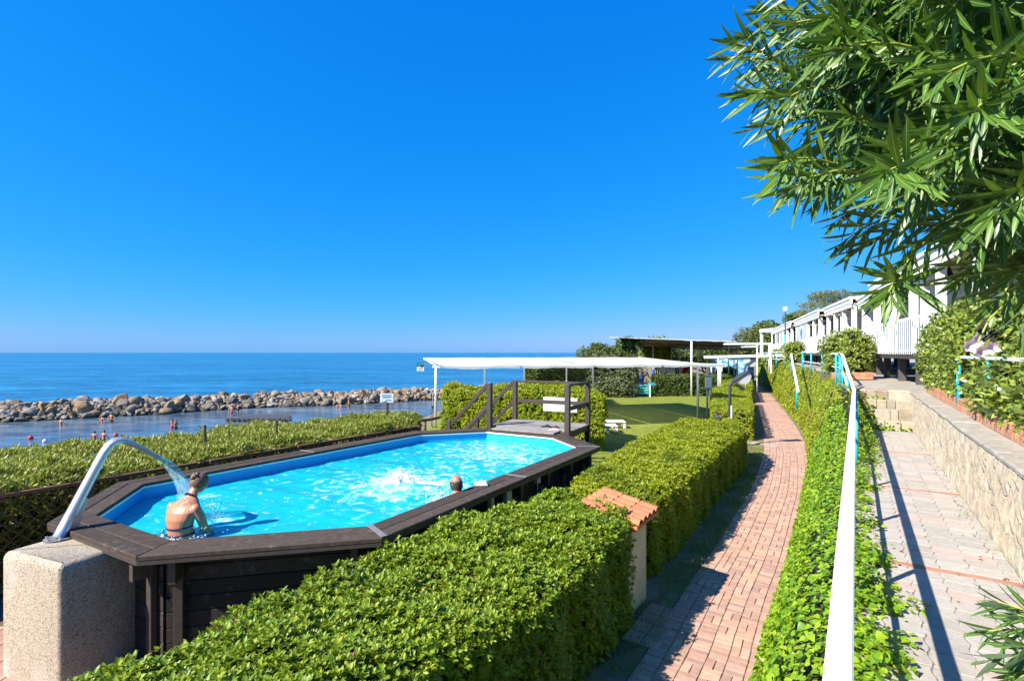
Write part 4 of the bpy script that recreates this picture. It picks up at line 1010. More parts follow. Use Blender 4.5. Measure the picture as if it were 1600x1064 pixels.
# ------------------------------------------------------------------ hedges
H1 = [G(150, 1064, 1.2) - W(0, .9), G(642, 1045, 1.2) - W(0, .9), G(642, 1045, 1.2), G(849, 929, 1.2), G(977, 812, 1.29), G(977, 799, 1.31), G(868, 774, 1.28), G(720, 820, 1.22), G(560, 885, 1.2), G(330, 985, 1.2)]
def zh1(q): return 1.22 + .09 * np.clip((q[:, 1] - 4.6) / 2.0, 0, 1) + .02 * np.sin(q[:, 0] * 3.1 + q[:, 1] * 1.7)
C, N_, _ = hedge_points(H1, 0, 1.2, 30, 0, .03, .12, sides=[])
sp = np.array([abs(fbm(np.array([c * 1.1]), 1.6)[0]) > .60 and c[1] < 6.4 for c in C]); Cs = C[sp]
ex = rosettes(np.repeat(Cs, 4, 0) + RNG.normal(0, .04, (len(Cs) * 4, 3)) + np.array([0, 0, .03]), np.tile([[0, 0, 1.]], (len(Cs) * 4, 1)), 5, .026, .011, (.3, 1.2))
h1 = make_hedge('hedge', 'broad clipped hedge in the foreground with small glossy leaves, between pool and brick path', [p_ + (p_ - G(700, 880, 1.2)).normalized() * .05 for p_ in H1], 1.23, LF['pitt'], .050, .0205, 1250, 950, 7, rows=2, singles=300, bump=.07, edge=.12, core=.13, single_rows=2, cat_='hedge', zfun=zh1, holes=.22)
add_foliage(h1, LF['red'], ex, 1, 'oval', name='dry_sprigs')
# a few upright shoots above the clipped top
def shoot(p, h, lean, k=9, L=.05): 
    C = np.array([[p.x + lean * i / k, p.y, p.z + h * i / k] for i in range(k)]); return rosettes(C, np.tile([[lean, 0, 1.]], (k, 1)), 4, L, L * .38, (.5, 1.1))
sh = [shoot(G(405, 962, 1.14), .20, -.05, 9, .03), shoot(G(428, 958, 1.14), .14, .05, 8, .03), shoot(G(1020, 1000, 1.1) * 0 + G(562, 884, 1.18), .10, .02), shoot(G(770, 806, 1.18), .10, .0), shoot(G(842, 786, 1.18), .09, .02), shoot(G(690, 838, 1.18), .07, .02)]
add_foliage(h1, LF['pitt'], cat(sh), 1, 'obovate', name='shoots')
H2 = [G(893, 752, 1.2), G(1012, 780, 1.2), G(1060, 752, 1.2), G(1120, 700, 1.2), G(1166, 667, 1.2), G(1150, 657, 1.2), G(1062, 655, 1.2), G(970, 700, 1.2)]
make_hedge('hedge', 'clipped hedge in the middle of the picture, behind the tile-capped pier along the brick path', H2, 1.2, LF['pitt_y'], .052, .022, 850, 700, 6, holes=.2, bump=.06, edge=.16)
H3 = [Vector((7.85, 20.0, 0)), Vector((9.25, 19.7, 0)), Vector((15.1, 32.6, 0)), Vector((12.9, 33.2, 0))]
make_hedge('hedge', 'low clipped hedge behind the dark garden lamp, striped by shadows beside the lawn', H3, 1.15, LF['pitt_y'], .06, .026, 300, 260, 5, bump=.05)
H4 = [Vector((14.3, 34.6, 0)), Vector((16.0, 34.2, 0)), Vector((22.3, 48, 0)), Vector((19.4, 48.6, 0))]
make_hedge('hedge', 'yellow-green clipped hedge far along the brick path below the mural wall', H4, 1.2, LF['pitt_y'], .09, .04, 140, 120, 5, bump=.06)
yel = [D(692, 600, 20.6), D(943, 615, 17.6), D(925, 600, 20.2), D(706, 600, 22.8)]
def zy(q): return 1.98 + .10 * np.sin(q[:, 0] * 1.3) + .05 * np.sin(q[:, 0] * 3.1 + q[:, 1])
make_hedge('hedge', 'tall yellow-green hedge behind the pool platform and its stairs', yel, 2.05, LF['pitt_y'], .085, .036, 300, 320, 5, bump=.10, edge=.2, zfun=zy)
DRK = [D(820, 573, 31.5), D(915, 573, 31.0), D(905, 573, 36), D(828, 573, 36)]
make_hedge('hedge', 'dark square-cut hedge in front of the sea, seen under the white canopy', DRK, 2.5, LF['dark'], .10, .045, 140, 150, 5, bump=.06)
LH = [D(1022, 590, 39.8), D(1134, 590, 40.2), D(1140, 590, 42.6), D(1020, 590, 42.2)]
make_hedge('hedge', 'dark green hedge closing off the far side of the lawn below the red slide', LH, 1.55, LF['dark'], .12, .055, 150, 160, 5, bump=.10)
# hedge between the pool and the sea
fi, fj = far_long, (far_long + 1) % NIN
o = ringp(DW + .30); A_, B_ = o[fi], o[fj]
if A_.y > B_.y: A_, B_ = B_, A_
fdir = (B_ - A_).normalized(); fnor = Vector((-fdir.y, fdir.x))
F0 = A_ - fdir * 3.6; F1 = A_ + fdir * 6.9
SEA = [F0 + fnor * .1, F1 + fnor * .1, Vector((-2.95, 16.2)), Vector((-4.9, 14.6)), Vector((-7.0, 12.35)), Vector((-9.7, 9.3)), Vector((-13, 5.6))]
def zs(q): return 1.53 + .05 * np.sin(q[:, 0] * 1.7 + q[:, 1]) + .03 * np.sin(q[:, 1] * 4.1)
hs_ = make_hedge('hedge', 'wide flat-topped hedge with narrow pale leaves between the pool and the sea', SEA, 1.53, LF['sea'], .085, .02, 520, 460, 6, bump=.07, edge=.2, zfun=zs, holes=.2, prof='lance', open_=(.2, .9), upb=.8)
shs = [shoot(Vector((x, y, 1.5)), random.uniform(.08, .2), random.uniform(-.08, .08), 5, .11) for x, y in [(-9.0, 9.7), (-8.8, 9.9), (-8.2, 10.8), (-6.6, 12.2), (-6.2, 12.9), (-5.3, 13.6), (-4.4, 14.6), (-3.8, 15.2), (-7.2, 11.9), (-5.0, 13.2), (-9.4, 9.2), (-6.9, 12.0)]]
add_foliage(hs_, LF['sea'], cat(shs), 1, 'lance', name='shoots')
# lattice fence in front of it
lf = thing('lattice_fence', (F0.x, F0.y, 0), 'low brown lattice fence between the pool and the wide seaside hedge', 'fence')
FH = 1.43
def FP(s_, z, off=0): p = F0 + fdir * s_ - fnor * (.02 + off); return Vector((p.x, p.y, z))
FLn = (F1 - F0).length
for s_ in np.arange(0, FLn + .01, 1.75): MB().beam(FP(s_, -.05, .03), FP(s_, FH + .03, .03), .07, .07, .006, up=(fdir.x, fdir.y, 0)).build('post', M['lattice'], lf)
MB().beam(FP(0, FH), FP(FLn, FH), .07, .05, .006).build('rail', M['lattice'], lf); MB().beam(FP(0, .12), FP(FLn, .12), .05, .05, .006).build('rail', M['lattice'], lf)
hgt = FH - .17
for s_ in np.arange(-hgt, FLn, .17):
    for sg in (0, 1):
        a, b_ = (s_, s_ + hgt); z0, z1 = .145, FH - .025
        if sg: z0, z1 = z1, z0
        if a < 0: z0 = z0 + (z1 - z0) * (-a / hgt); a = 0
        if b_ > FLn: z1 = z0 + (z1 - z0) * ((FLn - a) / (b_ - a)); b_ = FLn
        if b_ - a < .08: continue
        MB().beam(FP(a, z0, .0 + sg * .012), FP(b_, z1, .0 + sg * .012), .010, .034, up=(fnor.x, fnor.y, 0)).build('slat', M['lattice'], lf)

# ------------------------------------------------------------------ ivy bank between the two paths
bank = thing('ivy_bank', BANK[2][1] * .5 + BANK[2][0] * .5, 'steep bank covered in bright ivy between the brick path and the white handrail', 'ivy')
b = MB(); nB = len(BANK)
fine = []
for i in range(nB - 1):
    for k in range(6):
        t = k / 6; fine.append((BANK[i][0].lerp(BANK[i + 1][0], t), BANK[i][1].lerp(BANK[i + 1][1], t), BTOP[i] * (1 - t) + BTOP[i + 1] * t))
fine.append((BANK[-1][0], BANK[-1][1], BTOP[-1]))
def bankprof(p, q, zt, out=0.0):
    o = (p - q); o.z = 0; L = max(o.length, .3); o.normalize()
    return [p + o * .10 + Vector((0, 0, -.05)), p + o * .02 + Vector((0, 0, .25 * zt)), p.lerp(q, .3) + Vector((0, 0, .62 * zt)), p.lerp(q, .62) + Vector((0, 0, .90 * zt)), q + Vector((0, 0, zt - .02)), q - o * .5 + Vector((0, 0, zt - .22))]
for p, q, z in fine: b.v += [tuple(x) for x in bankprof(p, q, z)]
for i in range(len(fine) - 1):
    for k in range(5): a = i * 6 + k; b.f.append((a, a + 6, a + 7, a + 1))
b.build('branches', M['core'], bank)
sets_n, sets_f = [], []
for i in range(len(fine) - 1):
    pa = np.array([list(x) for x in bankprof(*fine[i])]); pb_ = np.array([list(x) for x in bankprof(*fine[i + 1])])
    for k in range(5):
        quad_a = np.linalg.norm(pa[k] - pa[k + 1]) * np.linalg.norm(pa[k] - pb_[k]); ym = pa[k][1]
        if ym < 1.2: continue
        L = .052 if ym < 13 else .075 if ym < 24 else .12
        n = int(quad_a * (1.9 if k < 4 else 1.2) / (L * L) * 1.35)
        if n < 1: continue
        u = RNG.uniform(0, 1, (n, 1)); v = RNG.uniform(0, 1, (n, 1)); C = (pa[k] * (1 - u) + pb_[k] * u) * (1 - v) + (pa[k + 1] * (1 - u) + pb_[k + 1] * u) * v
        nn_ = np.cross(pb_[k] - pa[k], pa[k + 1] - pa[k]); nn_ /= np.linalg.norm(nn_) + 1e-9
        if nn_[2] < 0 : nn_ = -nn_
        if k in (0, 1, 2) and nn_[0] > 0: nn_ = -nn_ if nn_[2] < .2 else nn_
        C = C + nn_ * (.05 + .07 * np.abs(fbm(C, 2.6)) + RNG.uniform(-.02, .06, n))[:, None]
        Nn = nrmz(nn_ + np.array([0, 0, .55]) + RNG.normal(0, .38, (n, 3)))
        dn = RNG.normal(0, .7, (n, 3)) + np.array([0, 0, -.7]) + nn_ * .5
        Dr = dn - Nn * (dn * Nn).sum(1, keepdims=True)
        ln = L * RNG.uniform(.55, 1.35, n); (sets_n if ym < 13.5 else sets_f).append((C, Dr, Nn, ln, ln * RNG.uniform(.85, 1.1, n)))
# runners creeping over the paved path and the steps
for _ in range(70):
    v0 = random.uniform(2.0, V0 + .3) if random.random() < .7 else random.uniform(2.0, 6.5); reach = abs(random.gauss(.10, .12)); n = int(50 * (reach + .12) / .2)
    uu = UL - .24 + RNG.uniform(0, 1, n) ** 1.3 * (reach + .20); vv = v0 + RNG.normal(0, .09, n) + uu * random.uniform(-.3, .3)
    C = np.array([list(W(a, c)) for a, c in zip(uu, vv)]); C[:, 2] = ZU + .012 + RNG.uniform(0, .07, n) * np.clip(1.2 - (uu - UL) / .3, .15, 1)
    Nn = nrmz(np.array([0, 0, 1.]) + RNG.normal(0, .35, (n, 3))); dn = RNG.normal(0, 1, (n, 3)); Dr = dn - Nn * (dn * Nn).sum(1, keepdims=True)
    ln = .052 * RNG.uniform(.5, 1.3, n); sets_n.append((C, Dr, Nn, ln, ln * RNG.uniform(.85, 1.1, n)))
for i in range(4):
    for _ in range(5 if i < 3 else 3):
        n = 26; v0 = V0 + i * TREAD - .03; u0 = UL - .1 + abs(random.gauss(0, .28)) + (.25 if i == 0 else 0)
        C = np.array([list(W(u0 + random.gauss(0, .12), v0 + random.gauss(0, .04), ZU + i * RISE + abs(random.gauss(0, .07)))) for _k in range(n)])
        Nn = nrmz(np.array([-.2, -.6, .8]) + RNG.normal(0, .35, (n, 3))); dn = RNG.normal(0, 1, (n, 3)); Dr = dn - Nn * (dn * Nn).sum(1, keepdims=True)
        ln = .055 * RNG.uniform(.6, 1.3, n); sets_n.append((C, Dr, Nn, ln, ln))
add_foliage(bank, LF['ivy'], cat(sets_n), 3, 'broad', .25, .18, singles=300, name='foliage', single_rows=5)
add_foliage(bank, LF['ivy_far'], cat(sets_f), 1, 'broad', .2, .2, name='foliage')

# ------------------------------------------------------------------ laurel hedge above the stone wall
lau = []
for v in np.arange(12.4, 17.6, .55): lau.append((W(2.0 + random.uniform(-.08, .08), v, 3.25), (.60, .52, random.uniform(1.05, 1.25))))
for v in np.arange(11.2, 17.6, .7): lau.append((W(2.7, v, 3.35), (.6, .6, 1.15)))
for v in np.arange(5.0, 10.6, .6): lau.append((W(2.0, v, 2.88), (.60, .5, random.uniform(.52, .64))))
for v in np.arange(10.6, 12.4, .6): lau.append((W(2.25, v, 2.9), (.5, .5, .6)))
for v in np.arange(4.4, 11.5, .75): lau.append((W(3.0, v, 3.45), (.8, .6, random.uniform(1.0, 1.25))))
lau = [(tuple(c), r) for c, r in lau]
make_shrub('laurel_hedge', 'loose laurel hedge with big glossy leaves spilling over the stone wall and blue posts', W(2.3, 10.5, WZ), lau, LF['laurel'], .10, .042, 62, 5, .03, rows=2, singles=300, cat_='hedge', core=.68, inner=.3)
p1 = D(1326, 590, 20.3)
make_shrub('shrub', 'round leafy bush in a brick planter before the white railing', (p1.x, p1.y, p1.z), [((p1.x, p1.y, 3.25), (.78, .78, .85)), ((p1.x - .45, p1.y + .1, 3.6), (.5, .6, .6)), ((p1.x + .45, p1.y, 3.55), (.5, .55, .6)), ((p1.x + .1, p1.y, 3.95), (.5, .5, .42)), ((p1.x + .35, p1.y - .1, 2.95), (.5, .5, .5)), ((p1.x - .5, p1.y, 2.9), (.45, .5, .5))], LF['laurel'], .11, .046, 75, 5, .04, rows=1, core=.7)
p2 = D(1240, 578, 33)
make_shrub('shrub', 'smaller round bush below the tall lamp post, in front of a white house', (p2.x, p2.y, 2.4), [((p2.x, p2.y, 3.3), (.55, .6, .75)), ((p2.x - .2, p2.y, 3.7), (.45, .4, .4)), ((p2.x + .3, p2.y, 3.6), (.4, .4, .5))], LF['laurel'], .12, .05, 65, 5, .04, core=.7)

# ------------------------------------------------------------------ oleanders
def oleander(name, label, base, tips, centre, L=.135, singles=0, nodes=12, seg=.5):
    t = thing(name, base, label, 'shrub'); sets = []; stm = MB(); base = Vector(base); rim = []
    for tip in tips:
        tip = Vector(tip); back = (Vector(centre) - tip); back.normalize()
        back = (back + Vector((random.gauss(0, .22), random.gauss(0, .22), random.gauss(0, .16)))).normalized()
        s_ = seg * random.uniform(.75, 1.25); p1_ = tip + back * s_ * .5 + Vector((0, 0, .05 * s_)); p2_ = tip + back * s_ + Vector((0, 0, -.05))
        pts = [p2_, (p2_ + p1_) / 2 + Vector((0, 0, .012)), p1_, (p1_ + tip) / 2 + Vector((0, 0, .012)), tip]
        stm.tube(pts, [.0065, .006, .005, .004, .0025], 5); rim.append(p2_)
        for k in range(nodes):
            f = k / (nodes - 1); i = min(int(f * 4), 3); g_ = f * 4 - i; c = pts[i].lerp(pts[i + 1], g_); ax_ = (pts[i + 1] - pts[i]).normalized()
            r1_ = ax_.orthogonal().normalized(); r2_ = ax_.cross(r1_); a0 = k * 1.05 + random.uniform(-.2, .2)
            for q in range(3):
                a = a0 + q * 2.094 + random.uniform(-.2, .2); rad = r1_ * math.cos(a) + r2_ * math.sin(a); op = (1.05 - .75 * f ** 2) * random.uniform(.8, 1.15)
                d = ax_ * math.cos(op) + rad * math.sin(op) + Vector((0, 0, -.22)); nn_ = ax_ * math.sin(op) - rad * math.cos(op)
                ln = L * random.uniform(.75, 1.2) * (1 - .45 * max(0, f - .8) / .2)
                sets.append((c, d, nn_, ln, ln * random.uniform(.105, .14)))
    P = np.array([list(x[0]) for x in sets]); Dd = np.array([list(x[1]) for x in sets]); Nn = np.array([list(x[2]) for x in sets])
    add_foliage(t, LF['olea'], (P, Dd, Nn, np.array([x[3] for x in sets]), np.array([x[4] for x in sets])), 3, 'lance', .14, .22, singles=singles, name='foliage', single_rows=4)
    # boughs from the base to the bundles of shoots
    for k in range(0, len(rim), 5):
        q = rim[k]; mid = (base + q) / 2 + Vector((.25, -.1, .35)); m2 = mid.lerp(q, .55) + Vector((0, 0, .10))
        stm.tube([base + Vector((random.uniform(-.1, .1), random.uniform(-.1, .1), 0)), base.lerp(mid, .5) + Vector((.06, 0, .1)), mid, m2, q], [.016, .014, .011, .008, .0065], 6)
    stm.build('stem', M['stem'], t, smooth=True); return t
random.seed(21)
OUT = [(1185, -20), (1112, 92), (1135, 150), (1168, 205), (1198, 262), (1215, 310), (1290, 350), (1300, 395), (1345, 430), (1420, 470), (1500, 500), (1600, 520)]
tips = []
for px, py in [(1118, 95), (1128, 70), (1140, 150), (1150, 60), (1165, 150), (1168, 205), (1196, 262), (1205, 250), (1222, 300), (1240, 285), (1262, 320), (1190, 20), (1200, -10), (1215, 40), (1180, 110), (1295, 350), (1300, 385), (1325, 392)]:
    tips.append(D(px + 14 + random.uniform(-3, 3), py - 4, random.uniform(1.9, 2.6)))
def left_edge(py):
    for (x0, y0), (x1, y1) in zip(OUT[:-1], OUT[1:]):
        if y0 <= py <= y1: return x0 + (x1 - x0) * (py - y0) / max(1, y1 - y0)
    return 1600
def low_edge(px): return 345 + (px - 1290) * .12 if px > 1290 else 345
while len(tips) < 205:
    py = random.uniform(-120, 440); px = random.uniform(1130, 1720)
    if px < left_edge(max(py, -20)) + 78 or py > low_edge(px): continue
    if px < 1360 and random.random() < .35: continue
    tips.append(D(px, py, random.uniform(1.35, 3.1) if px > 1330 else random.uniform(1.6, 2.8)))
for px, py, Y in [(1385, 462, 1.9), (1405, 425, 2.0), (1500, 440, 1.8), (1560, 470, 1.6), (1600, 510, 1.55), (1540, 410, 1.8), (1600, 400, 1.7)]: tips.append(D(px, py, Y))
oleander('oleander', 'big oleander bush hanging into the upper right corner with long narrow leaves', W(2.3, 1.3, WZ + .14), tips, D(1700, 190, 2.7), .185, singles=300)
tips = [D(1545, 985, 2.05), D(1560, 940, 2.1), D(1550, 1030, 1.95), D(1590, 960, 2.0), D(1600, 1010, 1.9), D(1610, 1050, 1.9), D(1580, 1070, 1.9)]
oleander('oleander', 'oleander shoots leaning over the paved path in the lower right corner', W(1.45, 1.1, ZU), tips, D(1800, 1010, 2.0), .165, singles=60, nodes=9, seg=.3)
# pale flower hanging among the leaves
fl = thing('oleander_flower', D(1524, 545, 1.5), 'pale pink oleander flower hanging before the laurel hedge', 'flower')
for k, (px, py) in enumerate(((1512, 540), (1528, 548), (1545, 543), (1520, 530))):
    c = D(px, py, 1.5 + .02 * k); ax_ = Vector((random.uniform(-.5, .3), -.9, random.uniform(-.5, .2))).normalized(); r1_ = ax_.orthogonal().normalized(); r2_ = ax_.cross(r1_)
    for q in range(5):
        a = q * 1.257 + k; rad = r1_ * math.cos(a) + r2_ * math.sin(a); d = (rad + ax_ * .5).normalized(); nn_ = (ax_ - rad * .5).normalized()
        one = lambda v: np.array([list(v)])
        link('petal', leaf_mesh('petal', LF['petal'], one(c), one(d), one(nn_), np.array([.030]), np.array([.026]), 3, 'broad', -.3, .2), fl)
MB().tube([D(1528, 535, 1.52), D(1545, 500, 1.55), D(1575, 470, 1.6)], .003, 5).build('stalk', M['stem'], fl)

# ------------------------------------------------------------------ trees and bushes further off
def at_(px, py, Y): p = D(px, py, Y); return (p.x, p.y, p.z)
def tree(name, label, bx, bY, bz, blobs, mat, L, W_, dens, k=5, tr=.12, **kw):
    return make_shrub(name, label, ((bx - 800) / FPX * bY, bY, bz), [(at_(px, py, Y), r) for px, py, Y, r in blobs], mat, L, W_, dens, k, tr, **kw)
tree('bush', 'large grey-green bush on the left edge of the lawn, under the white canopy', 945, 40.5, 0, [(915, 590, 40.5, (1.5, 1.3, 1.5)), (945, 583, 41, (1.6, 1.4, 1.6)), (978, 588, 40.5, (1.5, 1.3, 1.6)), (930, 605, 40, (1.6, 1.2, 1.0)), (965, 607, 39.6, (1.5, 1.2, 1.0)), (905, 606, 40.4, (.9, .9, .9))], LF['olive'], .17, .06, 45, 5, .08, cat_='bush', bump=.22)
tree('tree', 'low dark wind-bent tree left of the reed pergola, against the sea', 950, 50, 0, [(922, 556, 50, (1.3, 1.2, .8)), (937, 549, 50, (1.0, 1.0, .7)), (950, 557, 50.5, (1.3, 1.2, .7)), (966, 555, 51, (1.2, 1.2, .8)), (933, 541, 50, (.6, .6, .3)), (960, 551, 51, (.9, .9, .6))], LF['dark'], .2, .08, 32, 5, .1, cat_='tree', bump=.3, core=.5)
tree('climbing_vine', 'dark climbing vine grown up the left corner of the reed pergola', 982, 41.3, 0, [(978, 536, 41, (.75, .6, .45)), (983, 545, 41.2, (.55, .5, .7)), (984, 556, 41.3, (.55, .5, .9)), (975, 562, 41.3, (.7, .5, .8)), (988, 538, 41, (.9, .5, .3))], LF['dark'], .15, .075, 60, 5, .05, cat_='climber', bump=.25)
tree('bush', 'light green leafy bush behind the white posts of the reed pergola', 1028, 53, 0, [(1022, 546, 53, (1.2, 1.1, 1.1)), (1032, 543, 53, (1.1, 1, 1.0)), (1030, 556, 53, (1.5, 1.2, 1.2)), (1012, 558, 53, (1.3, 1.2, 1.1))], LF['pitt_y'], .2, .10, 34, 5, .08, cat_='bush', bump=.3)
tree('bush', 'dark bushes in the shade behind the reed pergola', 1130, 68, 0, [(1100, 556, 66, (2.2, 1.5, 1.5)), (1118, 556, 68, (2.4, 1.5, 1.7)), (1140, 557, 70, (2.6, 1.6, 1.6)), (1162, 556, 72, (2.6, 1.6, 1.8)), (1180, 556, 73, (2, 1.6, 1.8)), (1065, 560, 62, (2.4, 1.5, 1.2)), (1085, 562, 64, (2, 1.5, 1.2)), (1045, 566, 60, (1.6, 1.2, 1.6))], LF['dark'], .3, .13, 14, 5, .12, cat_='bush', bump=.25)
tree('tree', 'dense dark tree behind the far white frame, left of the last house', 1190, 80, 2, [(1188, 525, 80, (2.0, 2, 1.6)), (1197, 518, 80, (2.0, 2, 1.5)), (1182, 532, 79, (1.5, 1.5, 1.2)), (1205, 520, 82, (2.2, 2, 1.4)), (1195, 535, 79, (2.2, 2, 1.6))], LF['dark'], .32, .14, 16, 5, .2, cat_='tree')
tree('tree', 'slender feathery shrub showing above the pergola beams, left of the dark tree', 1165, 74, 1, [(1165, 530, 74, (1.2, 1, 1.2)), (1160, 522, 74, (.4, .4, 1.0)), (1172, 524, 74, (.5, .4, .9)), (1150, 530, 74, (.5, .5, .8))], LF['pine'], .3, .05, 18, 5, .06, cat_='shrub', bump=.4, core=.3)
tree('pine_tree', 'airy pine tree with flat branches behind the white houses', 1320, 62, 2.4, [(1285, 463, 62, (1.6, 1.3, .40)), (1305, 461, 62, (1.8, 1.4, .45)), (1272, 478, 61, (1.7, 1.2, .38)), (1292, 474, 62, (1.9, 1.3, .4)), (1320, 468, 63, (1.6, 1.3, .5)), (1300, 486, 62, (1.6, 1.2, .35)), (1262, 487, 61, (1.0, .9, .3)), (1316, 482, 63, (1.6, 1.2, .5)), (1252, 492, 62, (.7, .6, .25)), (1275, 467, 62, (.8, .8, .25)), (1335, 470, 63, (1.6, 1.2, .6))], LF['pine'], .30, .05, 13, 6, .16, cat_='tree', bump=.4, core=0, open_=(.2, 1.2))
tree('bush', 'dark bush showing behind the roofs near the tall lamp post', 1245, 70, 2.4, [(1240, 497, 70, (1.3, 1, .5)), (1252, 494, 70, (1.2, 1, .5)), (1236, 506, 70, (.8, .8, .8))], LF['dark'], .3, .12, 16, 5, .1, cat_='bush', bump=.35)
tree('bush', 'green bush behind the white railing frames at the end of the ivy bank', 1222, 46, 2.4, [(1214, 562, 46, (.9, .7, .8)), (1222, 556, 46, (.7, .7, .7)), (1190, 566, 44, (.5, .5, .5))], LF['laurel'], .16, .07, 40, 5, .05, cat_='bush')

# ------------------------------------------------------------------ grass along the brick path and on the lawn
def grass(name, poly, dens, L, zb=0.0):
    P = [Vector(p[:2]) for p in poly]; A = np.array([[p.x, p.y] for p in P]); lo, hi = A.min(0), A.max(0); n = int((hi - lo).prod() * dens); Q = RNG.uniform(lo, hi, (n, 2)); ins = np.zeros(n, bool); j = len(A) - 1
    for i in range(len(A)):
        a, b_ = A[i], A[j]; ins ^= ((a[1] > Q[:, 1]) != (b_[1] > Q[:, 1])) & (Q[:, 0] < (b_[0] - a[0]) * (Q[:, 1] - a[1]) / (b_[1] - a[1] + 1e-12) + a[0]); j = i
    Q = Q[ins]; C = np.column_stack([Q, np.full(len(Q), zb)]); keepm = fbm(C, 1.7) + RNG.normal(0, .35, len(C)) > -.35; C = C[keepm]; n = len(C)
    Dr = nrmz(RNG.normal(0, .55, (n, 3)) * np.array([1, 1, 0]) + np.array([0, 0, 1.])); Nn = nrmz(RNG.normal(0, 1, (n, 3))); ln = L * RNG.uniform(.5, 1.4, n)
    return (C, Dr, Nn, ln, ln * .11)
Lf = [G(*p) for p in PL]; Rt = [G(*p) for p in PR]
def band_poly(pts, d0, d1, sgn):
    a, b_ = [], []
    for i, p in enumerate(pts):
        t = (pts[min(i + 1, len(pts) - 1)] - pts[max(i - 1, 0)]).normalized(); r = Vector((t.y, -t.x, 0)) * sgn; a.append(p + r * d0); b_.append(p + r * d1)
    return a + b_[::-1]
gs = [grass('', band_poly(Lf[:8], -1.4, 0.0, -1), 10, .035, .004), grass('', [W(UR - .09, 4), W(UR - .01, 4), W(UR - .01, V0), W(UR - .07, V0)], 260, .04, ZU + .002), grass('', [W(UR - .22, 8.0), W(UR - .02, 8.1), W(UR - .02, 8.6), W(UR - .12, 8.5)], 900, .06, ZU + .002), grass('', [W(UL, 3), W(UR, 3), W(UR, V0), W(UL, V0)], 14, .03, ZU + .002), grass('', band_poly(Lf[:8], .03, .50, -1), 2600, .055), grass('', band_poly(Rt[:8], -.02, .20, 1), 2200, .04), grass('', band_poly(Lf[7:], .03, .6, -1), 350, .06), grass('', band_poly(Rt[7:], .0, .5, 1), 350, .06)]
me_g = cat(gs); og = link('verge_grass', leaf_mesh('verge_grass', LF['grass'], *me_g, rows=1, prof='lance', bend=.35, fold=.1)); og['kind'] = 'stuff'
gl_ = grass('', LAWN, 190, .06); og = link('lawn_grass', leaf_mesh('lawn_grass', LF['grass'], *gl_, rows=1, prof='lance', bend=.35, fold=.1)); og['kind'] = 'stuff'
# dry leaves blown onto the paving
dl = []
for _ in range(60):
    u = UR - abs(random.gauss(0, .10)) - .02 if random.random() < .6 else random.uniform(UL, UR); v = random.uniform(3.5, V0)
    dl.append((W(u, v, ZU + .008), Vector((random.uniform(-1, 1), random.uniform(-1, 1), random.uniform(0, .2))), Vector((random.uniform(-.3, .3), random.uniform(-.3, .3), 1)), random.uniform(.025, .055)))
dl = (np.array([list(x[0]) for x in dl]), np.array([list(x[1]) for x in dl]), np.array([list(x[2]) for x in dl]), np.array([x[3] for x in dl]), np.array([x[3] * .45 for x in dl]))
og = link('dry_leaves', leaf_mesh('dry_leaves', LF['dry'], *dl, rows=2, prof='oval', bend=.3, fold=.4)); og['kind'] = 'stuff'

# ------------------------------------------------------------------ breakwater
bw = thing('breakwater', (-34, 68, SEAZ), 'long rubble breakwater of grey and tan boulders between the sea and the lagoon', 'breakwater')
def boulder(seed):
    rnd = random.Random(seed); bm = bmesh.new(); ang_ = rnd.random() < .5
    n = 16 if ang_ else 26
    for i in range(n):
        d = Vector((rnd.gauss(0, 1), rnd.gauss(0, 1), rnd.gauss(0, 1))).normalized(); r = rnd.uniform(.8, 1.08) if ang_ else rnd.uniform(.92, 1.03); bm.verts.new((d.x * r * .62, d.y * r * .5, d.z * r * .42))
    bmesh.ops.convex_hull(bm, input=bm.verts[:]); 
    for v in [v for v in bm.verts if not v.link_faces]: bm.verts.remove(v)
    bmesh.ops.bevel(bm, geom=bm.edges[:], offset=.05 if ang_ else .09, segments=1, affect='EDGES', clamp_overlap=True) if not ang_ else None
    bmesh.ops.recalc_face_normals(bm, faces=bm.faces[:])
    me = bpy.data.meshes.new('rock'); bm.to_mesh(me); bm.free(); me.materials.append(M['rock'])
    if not ang_: me.polygons.foreach_set('use_smooth', [True] * len(me.polygons))
    return me
RK = [boulder(i) for i in range(14)]
bwp = [Vector((x, y, 0)) for x, y in BW[1:9]]
rseg = [(bwp[i], bwp[i + 1]) for i in range(len(bwp) - 1)]
tot = sum((b - a).length for a, b in rseg)
def bwat(s):
    for a, b in rseg:
        L = (b - a).length
        if s <= L: return a.lerp(b, s / L), (b - a).normalized()
        s -= L
    return rseg[-1][1], (rseg[-1][1] - rseg[-1][0]).normalized()
rnd = random.Random(5); rest = MB(); n_obj = 0; cand = []
def crest(s): return 2.15 - .75 * (s / tot) + .12 * math.sin(s * .9) + .12 * math.sin(s * .37 + 1)
for rowk, (off, hf, sz) in enumerate(((0.0, .02, 1.0), (.42, .20, .95), (.82, .38, .95), (1.2, .54, .95), (1.65, .68, 1.0), (2.2, .78, 1.05), (2.9, .82, 1.05), (3.7, .66, 1.1), (.25, .12, .6), (.65, .30, .6), (1.0, .47, .6), (1.45, .64, .55), (1.9, .76, .6))):
    s = rnd.uniform(0, .6)
    while s < tot:
        big = rnd.random(); k = sz * (rnd.uniform(.5, 1.1) if big < .86 else rnd.uniform(1.2, 1.9)) * (1.08 - .15 * s / tot)
        p, t = bwat(s); o = Vector((-t.y, t.x, 0))
        c = p + o * (off + rnd.uniform(-.2, .2)); c.z = SEAZ + crest(s) * hf + rnd.uniform(-.12, .12) - (.0 if rowk else .05)
        cand.append((rowk, k, c, s)); s += k * rnd.uniform(.62, .85)
